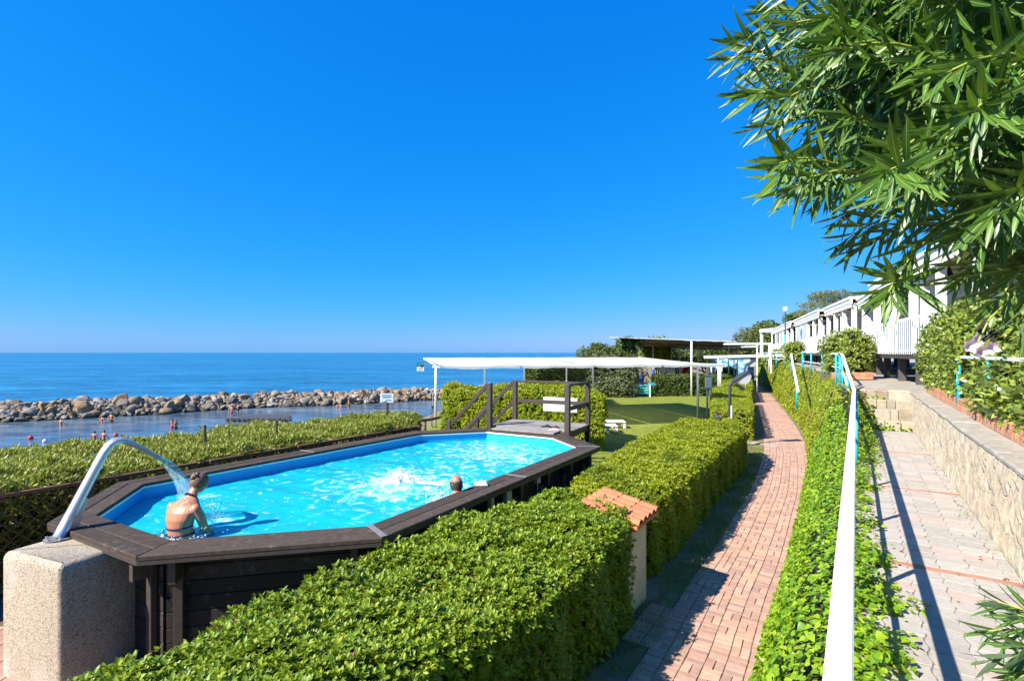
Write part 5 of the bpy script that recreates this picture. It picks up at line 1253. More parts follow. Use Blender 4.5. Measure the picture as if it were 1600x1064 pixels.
vis = sorted(cand, key=lambda q: -(q[1] / q[2].y) * (1 if q[0] < 6 else .75) * (1 if -1.03 < q[2].x / q[2].y < -.12 else .2))
for i, (rowk, k, c, s) in enumerate(vis):
    mt = Matrix.Translation(c) @ Matrix.Rotation(rnd.uniform(0, 6.28), 4, 'Z') @ Matrix.Rotation(rnd.uniform(-.5, .5), 4, 'X') @ Matrix.Rotation(rnd.uniform(-.4, .4), 4, 'Y') @ Matrix.Diagonal((k, k * rnd.uniform(.8, 1.1), k * rnd.uniform(.75, 1.15), 1))
    me = rnd.choice(RK)
    if i < 300: link('rock', me, bw, mt)
    else: rest.add([mt @ v.co for v in me.vertices], [tuple(f.vertices) for f in me.polygons])
for _ in range(900):      # small filler stones
    s = rnd.uniform(0, tot); p, t = bwat(s); o = Vector((-t.y, t.x, 0)); f = rnd.uniform(0, 1); c = p + o * (f * 2.4); c.z = SEAZ + crest(s) * (.82 * f ** .7) - .05; k = rnd.uniform(.2, .55); me = rnd.choice(RK)
    mt = Matrix.Translation(c) @ Matrix.Rotation(rnd.uniform(0, 6.28), 4, 'Z') @ Matrix.Rotation(rnd.uniform(-1, 1), 4, 'X') @ Matrix.Scale(k, 4)
    rest.add([mt @ v.co for v in me.vertices], [tuple(q.vertices) for q in me.polygons])
rest.build('rubble', M['rock'], bw, kind='stuff')
cr = MB(); ss = np.linspace(0, tot, 40)
for s in ss:
    p, t = bwat(float(s)); o = Vector((-t.y, t.x, 0)); h = crest(float(s))
    for d, z in ((.25, -.3), (1.9, h * .62), (3.0, h * .62), (5.5, -.5)): q = p + o * d; cr.v.append((q.x, q.y, SEAZ + z))
for i in range(39):
    for k in range(3): a = i * 4 + k; cr.f.append((a, a + 1, a + 5, a + 4))
cr.build('rubble_core', M['rock'], bw)

# ------------------------------------------------------------------ dock and buoys in the lagoon
M['dock_wood'] = pmat('dock_wood', [(.075, .075, .085), (.055, .055, .06)], .7, rand=True, nscale=2)
dk = thing('dock', D(400, 653, 52), 'low dark wooden bathing dock standing in the lagoon just past the hedge', 'dock')
dz = SEAZ + .25
d0 = G(353, 655.5, dz); d1 = G(452, 655.5, dz); d2 = G(452, 645.5, dz); d3 = G(385, 647.0, dz)
for k in range(9):
    f, g_ = k / 9, (k + .93) / 9
    MB().prism([d0.lerp(d3, f), d1.lerp(d2, f), d1.lerp(d2, g_), d0.lerp(d3, g_)], dz - .08, dz).build('plank', M['dock_wood'], dk)
for f in np.linspace(.02, 1, 13):
    p = d0.lerp(d1, float(f)); MB().box((p.x, p.y + .08, SEAZ + .1), (.26, .22, .5)).build('pile', M['rail_wood'], dk)
def buoy(px, py, mat, lab, r=.20):
    p = G(px, py, SEAZ); b = MB(); b.ball((p.x, p.y, SEAZ + r * .55), (r, r, r * .95), 12, 8); b.tube([(p.x, p.y, SEAZ + r * 1.3), (p.x, p.y, SEAZ + r * 1.75)], r * .18, 6)
    tag(b.build('buoy', mat, smooth=True), lab, 'buoy', 'round buoys floating in the lagoon')
buoy(48, 686, M['red'], 'red buoy furthest left in the lagoon, left of the white buoy', .19); buoy(70, 691, M['white'], 'white buoy floating in the lagoon', .17); buoy(181, 681.5, M['red'], 'red buoy beside the couple standing in the lagoon, above the steel spout', .18)

# ------------------------------------------------------------------ people
def skin_mesh(name, verts, edges, rad, root, mat, sub=2):
    me = bpy.data.meshes.new(name); me.from_pydata(verts, edges, []); o = bpy.data.objects.new(name, me); COL.objects.link(o)
    sk = o.modifiers.new('skin', 'SKIN'); sk.use_smooth_shade = True
    for i, r in enumerate(rad):
        d = me.skin_vertices[0].data[i]; d.radius = r if isinstance(r, tuple) else (r, r); d.use_root = (i == root)
    ss_ = o.modifiers.new('sub', 'SUBSURF'); ss_.levels = sub; ss_.render_levels = sub
    dg = bpy.context.evaluated_depsgraph_get(); out = bpy.data.meshes.new_from_object(o.evaluated_get(dg)); out.name = name
    bpy.data.objects.remove(o); out.materials.clear(); out.materials.append(mat)
    out.polygons.foreach_set('use_smooth', [True] * len(out.polygons)); return out
def frame(f):
    f = Vector((f[0], f[1], 0)).normalized(); return f, Vector((f.y, -f.x, 0)), Vector((0, 0, 1))       # forward, right, up
def join_head(me_name, me, extra, mat):
    b = MB(); b.add([v.co for v in me.vertices], [tuple(p.vertices) for p in me.polygons]); b.add(extra.v, extra.f); return b.mesh(me_name, mat, True)
def head_mesh(c, f, r, up, s, tilt=0.0):
    """skull with brow, nose, lips, chin and ears; c centre, s = head height"""
    fwd = (f * math.cos(tilt) - up * math.sin(tilt)); u2 = (up * math.cos(tilt) + f * math.sin(tilt)); b = MB(); seg, rings = 16, 12; h = s / 2
    def P(x, y, z): return c + r * x + fwd * y + u2 * z
    for i in range(1, rings):
        t = math.pi * i / rings
        for k in range(seg):
            a = 2 * math.pi * k / seg; x, y, z = math.sin(t) * math.cos(a), math.sin(t) * math.sin(a), math.cos(t)
            X = x * h * .66 * (1 - .18 * max(0, -z)); Yv = y * h * .82 * (1 - .10 * max(0, -z)) + (.10 * h * max(0, -z) if y > 0 else .16 * h * max(0, -z) * 1)
            if y > .6 and abs(x) < .45: Yv += h * .05 * (1 if -.9 < z < -.55 else 0)
            b.v.append(tuple(P(X, Yv, z * h)))
    top = len(b.v); b.v += [tuple(P(0, 0, h)), tuple(P(0, .1 * h, -h))]
    for i in range(rings - 2):
        for k in range(seg): a = i * seg + k; d_ = i * seg + (k + 1) % seg; b.f.append((a, a + seg, d_ + seg, d_))
    for k in range(seg): b.f.append((top, k, (k + 1) % seg)); a = (rings - 2) * seg; b.f.append((top + 1, a + (k + 1) % seg, a + k))
    b.add([P(-.10 * h, .80 * h, -.02 * h), P(.10 * h, .80 * h, -.02 * h), P(0, .80 * h, .22 * h), P(0, 1.02 * h, -.12 * h), P(0, .78 * h, -.24 * h)], [(0, 2, 3), (2, 1, 3), (0, 3, 4), (3, 1, 4)])
    for sg in (-1, 1): b.ball(P(sg * .66 * h, -.02 * h, -.02 * h), (.09 * h, .09 * h, .2 * h), 8, 6)
    return b, P
def far_person(px, py_w, Y, lab, vis, skinm, facing, hair, suit=None, suit_kind='trunks', hat=None, wide=1.0, arms='down', group='bathers standing in the lagoon'):
    """a bather standing on the lagoon bed; vis = metres of body above the water"""
    x = (px - 800) / FPX * Y; H_ = 1.70 if vis < 1.5 else 1.7; base = Vector((x, Y, SEAZ + vis - H_)); f, r, u = frame(facing); w = wide
    def p(a, b_, c): return base + r * a + f * b_ + u * c
    t = thing('person', (base.x, base.y, base.z), lab, 'person', group)
    el = {'down': (.25, .02, 1.08, .27, .10, .86), 'out': (.33, .05, 1.12, .46, .16, .98), 'hip': (.36, -.02, 1.12, .20, .10, .98), 'fwd': (.25, .15, 1.12, .18, .36, 1.15)}[arms]
    V = [p(0, 0, .92), p(0, .01, 1.08), p(0, .02, 1.28), p(0, 0, 1.42), p(0, .01, 1.50), p(0, .03, 1.545)]
    E_ = [(0, 1), (1, 2), (2, 3), (3, 4), (4, 5)]; Rr = [(.15 * w, .12), (.135 * w, .105), (.155 * w, .115), (.09, .07), (.05, .05), (.055, .055)]
    for sg in (-1, 1):
        i = len(V); V += [p(sg * .19 * w, 0, 1.40), p(sg * el[0] * w, el[1], el[2]), p(sg * el[3] * w, el[4], el[5]), p(sg * el[3] * w, el[4] + .04, el[5] - .09)]; E_ += [(3, i), (i, i + 1), (i + 1, i + 2), (i + 2, i + 3)]; Rr += [.055, .042, .032, .022]
        i = len(V); V += [p(sg * .09, 0, .82), p(sg * .10, .02, .48), p(sg * .10, -.02, .10), p(sg * .10, .10, .04)]; E_ += [(0, i), (i, i + 1), (i + 1, i + 2), (i + 2, i + 3)]; Rr += [.085, .06, .042, .035]
    V = [tuple(q) for q in V]; me = skin_mesh('body', V, E_, Rr, 0, skinm, 1)
    hc = p(0, .05, 1.60); hb, PF = head_mesh(hc, f, r, u, .225, .15)
    link('body', join_head('body', me, hb, skinm), t)
    b = MB(); b.ball(hc + u * .035 - f * .025, (.085, .10, .09), 10, 7); b.build('hair' if not hat else 'hat', hair if not hat else hat, t, smooth=True)
    if suit:
        b = MB(); zs_ = ((.80, .175), (.92, .168), (1.0, .152)) if suit_kind != 'top' else ((1.20, .165), (1.27, .172), (1.33, .165))
        n_ = 14
        for z, rr_ in zs_:
            for k in range(n_): a = 2 * math.pi * k / n_; b.v.append(tuple(p(math.cos(a) * rr_ * w * 1.02, math.sin(a) * rr_ * .8 + .01, z)))
        for i in range(len(zs_) - 1):
            for k in range(n_): a = i * n_ + k; c = i * n_ + (k + 1) % n_; b.f.append((a, c, c + n_, a + n_))
        b.build('swimsuit', suit, t, smooth=True)
    return t
far_person(95, 667, 52, 'tanned bald man chest-deep in the lagoon, the bather furthest left', .75, M['skin_tan'], (.2, 1), M['skin_tan'], wide=1.25, arms='out')
far_person(160, 660, 54.5, 'woman in a red swimsuit in the lagoon before the boulders, left of a bare-chested man', .72, M['skin'], (-.3, -1), M['hair_dark'], M['red_cloth'], 'top', arms='out')
far_person(174.5, 660, 54.5, 'bare-chested man with hands on hips in the lagoon, right of the woman in red', 1.0, M['skin'], (0, -1), M['hair_dark'], M['black_cloth'], arms='hip', wide=1.2)
far_person(147, 694, 41.5, 'tanned man in yellow trunks seen from behind in the lagoon above the steel spout', 1.05, M['skin_tan'], (.1, 1), M['hair_dark'], M['yellow'], arms='down', wide=1.15)
far_person(162, 694, 41.5, 'pale-haired bather in dark trunks with hand on hip, right of the man in yellow trunks', 1.10, M['skin'], (.2, 1), M['hair'], M['black_cloth'], arms='out')
far_person(268.5, 671, 50, 'tanned bather of the embracing couple in the lagoon, the left one', .95, M['skin'], (1, .3), M['hair_dark'], M['red_cloth'], arms='fwd')
far_person(275, 671.5, 49.6, 'fair-haired bather of the embracing couple in the lagoon, the right one', .92, M['skin'], (-1, .2), M['hair'], M['navy'], arms='fwd')
far_person(362, 649, 60, 'boy in purple swimming trunks standing by the dock', 1.22, M['skin'], (.3, 1), M['hair_dark'], M['purple'], wide=.85, arms='down')
far_person(372, 646, 62, 'stooping bather with a red hat next to the boy by the dock', 1.32, M['skin_tan'], (-.6, -.6), M['hair_dark'], M['black_cloth'], hat=M['red_cloth'], arms='fwd', wide=1.1)
far_person(527, 637, 69, 'small bather low in the water by the far boulders, left of a dark swimmer', .55, M['skin_tan'], (0, 1), M['hair_dark'], arms='down')
far_person(532, 637, 69, 'dark-haired bather low in the water beside the standing woman in a blue swimsuit', .6, M['skin'], (.4, 1), M['hair_dark'], arms='down')
far_person(545, 639, 67, 'woman in a blue swimsuit standing thigh-deep before the far boulders', 1.32, M['skin'], (1, .1), M['hair'], M['navy'], arms='fwd')

# the woman under the falling water
WB = Vector((-4.0, 6.26, WATZ)); f, r, u = frame((.30, .95)); tl = Vector((f.x, f.y, 0))
wom = thing('person', (WB.x, WB.y, .1), 'woman in a navy bikini standing hip-deep under the falling water, head bowed', 'person')
def p(a, b_, c): return WB + r * a + f * b_ + u * c
def loft(b, P_, rings, n_=20):
    o_ = len(b.v)
    for fx, z, rx, ry in rings:
        for k in range(n_): a = 2 * math.pi * k / n_; b.v.append(tuple(P_(math.cos(a) * rx, fx + math.sin(a) * ry, z)))
    for i in range(len(rings) - 1):
        for k in range(n_): a = o_ + i * n_ + k; c = o_ + i * n_ + (k + 1) % n_; b.f.append((a, c, c + n_, a + n_))
    b.f.append(tuple(o_ + k for k in range(n_))[::-1]); b.f.append(tuple(o_ + (len(rings) - 1) * n_ + k for k in range(n_)))
def limb(b, pts, rad):
    b.tube(pts, rad, 12)
    for q, r_ in zip(pts, rad): b.ball(q, r_ * 1.0, 12, 8)
def one_body(b, mat, voxel=.009, it=5):
    """the overlapping volumes fused into one continuous skin"""
    o = bpy.data.objects.new('body', b.mesh('body', mat)); COL.objects.link(o); m_ = o.modifiers.new('r', 'REMESH'); m_.mode = 'VOXEL'; m_.voxel_size = voxel; m_.use_smooth_shade = True
    q = o.modifiers.new('s', 'SMOOTH'); q.iterations = it; q.factor = .5
    me = bpy.data.meshes.new_from_object(o.evaluated_get(bpy.context.evaluated_depsgraph_get())); bpy.data.objects.remove(o); me.name = 'body'
    me.materials.clear(); me.materials.append(mat); me.polygons.foreach_set('use_smooth', [True] * len(me.polygons)); return me
def hand(b, base, fw_, side, dn_, s_=1.0, thumb=1):
    b.ball(base + fw_ * .035 * s_, (.036 * s_, .036 * s_, .018 * s_), 10, 7)
    for k in range(4):
        q = base + fw_ * .06 * s_ + side * ((k - 1.5) * .018 * s_); L_ = (.062, .072, .068, .052)[k] * s_
        b.tube([q, q + fw_ * L_ * .55 + dn_ * .006, q + fw_ * L_ + dn_ * .022], [.0095 * s_, .009 * s_, .007 * s_], 8)
    q = base + fw_ * .015 * s_ - side * (.03 * s_ * thumb); b.tube([q, q + fw_ * .03 * s_ - side * (.022 * s_ * thumb), q + fw_ * .058 * s_ - side * (.026 * s_ * thumb)], [.011 * s_, .010 * s_, .008 * s_], 8)
bd = MB()
loft(bd, p, [(-.02, -.34, .165, .125), (-.02, -.22, .195, .14), (-.03, -.08, .19, .135), (-.05, .03, .162, .118), (-.065, .14, .160, .115), (-.06, .24, .190, .12), (-.035, .325, .21, .115), (.005, .385, .185, .098), (.05, .435, .115, .08), (.09, .475, .066, .064), (.125, .52, .054, .056), (.16, .565, .052, .055)])
for sg in (-1, 1):
    limb(bd, [p(sg * .185, -.01, .345), p(sg * .226, .02, .25), p(sg * .245, .055, .115), p(sg * .23, .14, .03), p(sg * .20, .24, -.02)], [.062, .056, .046, .042, .030])
    hand(bd, p(sg * .198, .25, -.025), f * .95 - u * .3, r * sg, -u, .95, 1)
    limb(bd, [p(sg * .09, -.02, -.28), p(sg * .10, .03, -.62), p(sg * .10, -.02, -1.0)], [.10, .065, .042]); bd.tube([p(sg * .10, -.04, -1.03), p(sg * .10, .14, -1.045)], [.04, .03], 8)
HC = p(.02, .185, .60); hf, hr, hu = frame((.80, .60)); hb, PF = head_mesh(HC, hf, hr, hu, .235, .55)
bd.add(hb.v, hb.f)
link('body', one_body(bd, M['skin'], .008, 4), wom)
def HP(x, y, z):
    fw = hf * math.cos(.55) - hu * math.sin(.55); u2 = hu * math.cos(.55) + hf * math.sin(.55); return HC + hr * x + fw * y + u2 * z
b = MB(); seg, rings = 20, 12
fw = hf * math.cos(.55) - hu * math.sin(.55); u2 = hu * math.cos(.55) + hf * math.sin(.55)
for i in range(rings + 1):
    t = math.pi * i / rings * .62
    for k in range(seg):
        a = 2 * math.pi * k / seg; y = math.sin(a); lim = 1.0 if y < .35 else .78
        tt = t * lim; wv = 1.04 + .035 * math.sin(k * 3.1 + i * 1.3)
        b.v.append(tuple(HP(math.sin(tt) * math.cos(a) * .082 * wv, math.sin(tt) * y * .100 * wv - .010, math.cos(tt) * .122 * wv)))
for i in range(rings):
    for k in range(seg): a = i * seg + k; c = i * seg + (k + 1) % seg; b.f.append((a, a + seg, c + seg, c))
Mr = Matrix((hr, fw, u2)).transposed()
for (x, y, z, rr_) in ((0, -.095, .055, .048), (.02, -.105, .035, .036), (-.025, -.10, .04, .036), (0, -.08, .09, .036), (.03, -.085, .07, .03)): b.ball(HP(x, y, z), (rr_, rr_ * .9, rr_ * .85), 9, 7, Mr)
for k in range(34):
    x = (k / 33 * 2 - 1) * .074; q = math.sqrt(max(0, 1 - (x / .085) ** 2)); pts_ = []
    for j in range(6): a = math.pi * (.28 + .62 * j / 5); pts_.append(HP(x * (1 - .12 * j) + random.uniform(-.004, .004), math.cos(a) * .103 * q - .010, math.sin(a) * .124 * q + random.uniform(0, .005)))
    b.tube(pts_, random.uniform(.004, .007), 5)
for k in range(9): a = random.uniform(-.06, .06); b.tube([HP(a, -.07, -.01), HP(a * 1.1, -.085, -.05 - random.uniform(0, .02))], [.005, .002], 5)
b.build('hair', M['hair'], wom, smooth=True)
b = MB(); b.tube([HP(-.055, -.10, .075), HP(0, -.128, .088), HP(.055, -.10, .075)], .009, 6); b.build('hair_clip', M['black'], wom)
for z0_, fx, rx, ry, hh in ((.145, -.0648, .1625, .1165, .010), (.055, -.0535, .164, .119, .012)):      # bikini back strap and waistband
    b = MB(); n_ = 36
    for dz_ in (-hh, hh):
        for k in range(n_): a = 2 * math.pi * k / n_; b.v.append(tuple(p(math.cos(a) * (rx + .004), fx + math.sin(a) * (ry + .005), z0_ + dz_ + .014 * math.sin(a + .8))))
    for k in range(n_): c = (k + 1) % n_; b.f.append((k, c, c + n_, k + n_))
    b.build('bikini_strap', M['navy'], wom, smooth=True)
b = MB(); b.tube([p(-.10, .115, .34), p(-.085, .095, .44), p(-.045, .045, .505), p(0, .028, .515), p(.045, .045, .505), p(.085, .095, .44), p(.10, .115, .34)], .011, 8); b.build('halter_strap', M['navy'], wom)
sp = []
for _ in range(420):
    a = random.uniform(0, 6.28); q = random.uniform(.17, .36); sp.append(((WB.x + math.cos(a) * q - .05, WB.y + math.sin(a) * q * .8 - .03, WATZ + .012 + abs(random.gauss(0, .018))), random.uniform(.003, .012)))
for _ in range(260):
    sp.append((tuple(p(.10 + abs(random.gauss(0, .10)), .16 + random.gauss(0, .07), random.uniform(.03, .40)) + r * .06), random.uniform(.0025, .008)))
for _ in range(160): sp.append((tuple(p(random.gauss(.03, .06), .0 + random.gauss(0, .03), .42 + random.gauss(0, .05)) - f * .04), random.uniform(.002, .006)))
froth('splash', sp)
# the man leaning at the path side
MB_ = G(717, 772, DZ); 
mb = Vector((-.765, 7.42, WATZ)); f, r, u = frame((-.75, .66))
man = thing('person', (mb.x, mb.y, .1), 'bald man sitting low in the pool against the path-side edge, seen from behind', 'person')
def p(a, b_, c): return mb + r * a + f * b_ + u * c
bd = MB()
loft(bd, p, [(.05, -.55, .18, .14), (.05, -.38, .195, .15), (.03, -.2, .20, .145), (.02, -.04, .215, .14), (.02, .06, .215, .125), (.025, .13, .18, .105), (.03, .185, .11, .085), (.04, .225, .07, .07), (.05, .28, .064, .066)])
for sg in (-1, 1):
    limb(bd, [p(sg * .20, .02, .085), p(sg * .27, .06, -.02), p(sg * .32, .14, -.12), p(sg * .30, .27, -.11), p(sg * .27, .40, -.10)], [.075, .066, .052, .046, .033]); hand(bd, p(sg * .268, .41, -.10), f, r * sg, -u, 1.05, 1)
    limb(bd, [p(sg * .10, .15, -.52), p(sg * .12, .48, -.80), p(sg * .12, .62, -1.0)], [.09, .06, .045])
HC2 = p(0, .06, .335); hb, PF2 = head_mesh(HC2, f, r, u, .245, .2)
bd.add(hb.v, hb.f); link('body', one_body(bd, M['skin_tan'], .009, 4), man)
b = MB(); n_ = 26      # ring of dark hair round the bald crown
fw2 = f * math.cos(.2) - u * math.sin(.2); u22 = u * math.cos(.2) + f * math.sin(.2)
for z, rx, ry in ((-.10, .060, .070), (-.055, .081, .100), (.0, .0855, .105), (.025, .0835, .102), (.038, .078, .094)):
    for k in range(n_):
        a = math.pi * (1.0 + (k / (n_ - 1) - .5) * 1.42 + .5); wv = 1 + .02 * math.sin(k * 2.7 + z * 90)
        b.v.append(tuple(HC2 + r * math.cos(a) * rx * wv + fw2 * (math.sin(a) * ry * wv + .004) + u22 * z))
for i in range(4):
    for k in range(n_ - 1): a = i * n_ + k; b.f.append((a, a + 1, a + n_ + 1, a + n_))
b.build('hair', M['hair_dark'], man, smooth=True)
sp = []
for _ in range(240): sp.append(((mb.x - .32 + random.gauss(0, .10), mb.y + .18 + random.gauss(0, .12), WATZ + .01 + abs(random.gauss(0, .06))), random.uniform(.004, .016)))
froth('splash', sp)

# ------------------------------------------------------------------ garden pier with tiled cap
PC = Vector((1.86, 7.10, 0)); pier = thing('garden_pier', PC - EV * .4, 'cream plastered pier with a small sloping terracotta tile cap between two clipped hedges', 'pier')
MB().prism([PC, PC - EV * .66, PC - EV * .66 - EU * .8, PC - EU * .8], -.02, 1.19, .01).build('body', M['cream'], pier)
cap0 = PC + EU * .13 + EV * .12; LE = .82; SL = .76
b = MB(); a0 = cap0; a1 = cap0 - EV * LE
def cz(d): return 1.235 + .16 * d / SL
for d in (0, SL): b.v += [tuple((a0 - EU * d) + Vector((0, 0, cz(d) - .03))), tuple((a1 - EU * d) + Vector((0, 0, cz(d) - .03))), tuple((a0 - EU * d) + Vector((0, 0, cz(d) - .075))), tuple((a1 - EU * d) + Vector((0, 0, cz(d) - .075)))]
b.f = [(0, 4, 5, 1), (2, 3, 7, 6), (0, 1, 3, 2), (4, 6, 7, 5), (0, 2, 6, 4), (1, 5, 7, 3)]; b.build('cap_slab', M['terracotta'], pier)
nt2 = 5
for k in range(nt2):
    for c in range(3):
        for kind in (0, 1):
            if kind == 1 and k == nt2 - 1: continue
            b = MB(); w0_ = LE / nt2; cen_ = cap0 - EV * (w0_ * (k + .5 + (.5 if kind else 0))); d0_, d1_ = c * SL / 3 - .02, (c + 1) * SL / 3 + .02; n_ = 9
            for d, lift in ((d0_, .014), (d1_, .0)):
                for rr_ in (w0_ * .48, w0_ * .48 - .013):
                    for q in range(n_):
                        a = math.pi * q / (n_ - 1); up_ = math.sin(a) * rr_ * .75 if kind == 0 else -math.sin(a) * rr_ * .45 + .015
                        b.v.append(tuple(cen_ - EU * d + EV * math.cos(a) * rr_ + Vector((0, 0, cz(d) - .02 + up_ + lift))))
            for q in range(n_ - 1):
                b.f += [(q, q + 1, 2 * n_ + q + 1, 2 * n_ + q), (n_ + q, 3 * n_ + q, 3 * n_ + q + 1, n_ + q + 1), (q, n_ + q, n_ + q + 1, q + 1), (2 * n_ + q, 2 * n_ + q + 1, 3 * n_ + q + 1, 3 * n_ + q)]
            b.f += [(0, 2 * n_, 3 * n_, n_), (n_ - 1, 2 * n_ - 1, 4 * n_ - 1, 3 * n_ - 1)]
            b.build('roof_tile', M['terracotta'], pier, smooth=False)

# ------------------------------------------------------------------ handrail along the paved path (photographer stands at it)
hr_ = thing('handrail', W(-.045, 8, ZU), 'white flat handrail on turquoise posts along the ivy bank beside the paved path', 'handrail')
RU = -.045; rz1 = ZU + 1.0
kv = V0 + .15; top1 = Vector((9.83, 15.25, ZL + 1.0))
MB().beam(W(RU, .75, rz1), W(RU, kv, rz1), .078, .045, .006).build('top_rail', M['white_worn'], hr_)
MB().beam(W(RU, kv - .015, rz1 - .003), top1, .074, .044, .006).build('top_rail', M['white_worn'], hr_)
MB().beam(W(RU + .01, .75, ZU + .52), W(RU + .01, kv, ZU + .52), .035, .035, .005).build('lower_rail', M['white'], hr_)
MB().beam(W(RU + .01, kv, ZU + .52), top1 - Vector((0, 0, .48)), .035, .035, .005).build('lower_rail', M['white'], hr_)
for v in (1.1, 3.05, 5.0, 6.95, 8.9, 10.85, 12.8, 14.7, 16.2): du = .004 if v < 10 else .05; MB().tube([W(RU + du, v, ZU - .15), W(RU + du, v, rz1 - .02)], .026, 10).build('post', M['blue_post'], hr_, smooth=True)
for q in (top1 - Vector((.02, .05, 0)), W(RU, kv, rz1).lerp(top1, .5)): MB().tube([q - Vector((0, 0, 1.25)), q - Vector((0, 0, .02))], .028, 10).build('post', M['blue_post'], hr_, smooth=True)
def railing(name, lab, pts, zb, h=1.0, step=2.0, posts=None, rails=(1.0, .5), group=None, pr=.03, topw=.07, topmat='white', pm='blue_post'):
    t = thing(name, pts[0], lab, 'railing', group); P = [Vector(q) for q in pts]
    for a, b_ in zip(P[:-1], P[1:]):
        for hh in rails:
            MB().beam(a + Vector((0, 0, h * hh)), b_ + Vector((0, 0, h * hh)), topw if hh == rails[0] else .035, .045 if hh == rails[0] else .035, .005).build('top_rail' if hh == rails[0] else 'lower_rail', M[topmat], t)
        L = (b_ - a).length; n_ = max(1, round(L / step))
        for k in range(n_ + 1):
            if k == n_ and b_ is not P[-1] and (b_ - P[-1]).length > .01: continue
            q = a.lerp(b_, k / n_); MB().tube([q - Vector((0, 0, .1)), q + Vector((0, 0, h * rails[0] - .02))], pr, 10).build('post', M[pm], t, smooth=True)
    return t
railing('railing', 'white and turquoise railing turning off at the top of the steps, along the ivy bank', [tuple(top1 - Vector((.10, -.12, 1.0))), (10.3, 16.05, ZL), (11.9, 18.6, ZL), (12.9, 20.9, ZL)], ZL, step=2.2)
railing('railing', 'turquoise railing below the second house, beyond the round bush', [(13.2, 21.8, 2.42), (15.6, 27.5, 2.44), (17.6, 31.0, 2.46)], 2.4, step=2.6)
railing('railing', 'turquoise posts and white rails among the laurel above the stone wall', [W(1.56, 12.35, WZ + .14), W(1.56, 9.75, WZ + .14), W(1.56, 6.8, WZ + .14), W(1.56, 3.6, WZ + .14)], WZ, h=.82, step=2.7, pr=.035)
railing('railing', 'short turquoise railing at the far end of the stone wall, against the laurel', [W(1.62, 16.7, ZL), W(1.72, 15.2, ZL + .05)], ZL, h=.98, step=1.5, pr=.04)
# sloping stair rails further along the bank
def stair_rail(lab, a, b_, n_=2):
    t = thing('stair_rail', (a[0], a[1], a[2] - 1), lab, 'railing', None); a, b_ = Vector(a), Vector(b_); MB().beam(a, b_, .09, .05, .006).build('top_rail', M['white'], t)
    for k in range(n_): q = a.lerp(b_, .1 + .75 * k / max(1, n_ - 1)); MB().tube([q - Vector((0, 0, 1.0)), q], .03, 8).build('post', M['blue_post'], t, smooth=True)
    return t
stair_rail('white stair rail running down the ivy bank, below the smaller round bush', D(1236, 553, 27.5), D(1247, 612, 19.8))
stair_rail('thin white sloping rail further along the bank, left of the other stair rail', D(1203, 537, 38), D(1205, 583, 36), 1)
railing('railing', 'distant white and turquoise railing frames below the last white house', [D(1185, 572, 46), D(1213, 572, 42), D(1256, 572, 38)], 2.4, h=1.15, step=2.6, pr=.035)

# brick planter under the round bush
bp_ = thing('brick_planter', D(1340, 595, 20), 'low orange brick planter under the round bush at the top of the steps', 'planter')
q0 = D(1300, 590, 19.6); q1 = D(1364, 590, 19.3); q0.z = q1.z = 2.38; dr = (q1 - q0).normalized(); dn_ = Vector((-dr.y, dr.x, 0)); n_ = 6
for cse in range(2):
    for k in range(n_): a = q0.lerp(q1, k / n_); b_ = q0.lerp(q1, (k + .97) / n_); MB().beam(a + Vector((0, 0, .07 + cse * .135)), b_ + Vector((0, 0, .07 + cse * .135)), .12, .13, .006).build('brick', M['border_brick'], bp_)
    for k in range(4): a = q1 + dn_ * (.09 + k * .27); MB().beam(a + Vector((0, 0, .07 + cse * .135)), a + dn_ * .262 + Vector((0, 0, .07 + cse * .135)), .12, .13, .006).build('brick', M['border_brick'], bp_)
MB().prism([q0 + dn_ * .06, q1 + dn_ * .06 - dr * .06, q1 + dn_ * 1.1 - dr * .06, q0 + dn_ * 1.1], 2.3, 2.56).build('soil', M['soil'], bp_)

# ------------------------------------------------------------------ white canopy over the lawn
PZc = 2.78
A = Vector((-3.46, 23.25, 0)); B = Vector((9.69, 26.7, 0)); bk = Vector((-.254, .967, 0)) * 6.2
cn = thing('canopy', (A + B) / 2, 'long white canopy frame with gathered white cloth over the lawn behind the pool', 'canopy')
def zz(p, z): return Vector((p.x, p.y, z))
for p_, r_ in ((A, .05), (B, .055)): MB().tube([zz(p_, 0), zz(p_, PZc)], r_, 12).build('post', M['white_worn'], cn, smooth=True)
BKZ = 3.02
for px, Y in ((757, 29.0), (819, 29.9), (885, 30.8), (926, 31.5)): q = D(px, 560, Y); MB().tube([(q.x, q.y, 0), (q.x, q.y, BKZ)], .045, 10).build('post', M['white_worn'], cn, smooth=True)
ext = (B - A).normalized()
MB().beam(zz(A - ext * .15, PZc - .03), zz(B + ext * .1, PZc - .03), .08, .10, .006).build('front_beam', M['white'], cn)
MB().beam(zz(A + bk, BKZ), zz(B + bk, BKZ), .08, .10, .006).build('back_beam', M['white'], cn)
for k in range(5): f_ = k / 4; MB().beam(zz(A.lerp(B, f_), PZc + .03), zz(A.lerp(B, f_) + bk, BKZ + .06), .06, .06, .005).build('rafter', M['white'], cn)
MB().beam(zz(A + Vector((0, 0, 0)), PZc + .10), zz(A - ext * .78 - bk * .02, PZc + .08), .035, .035, .004).build('arm', M['grey_tube'], cn)
rn = random.Random(3)
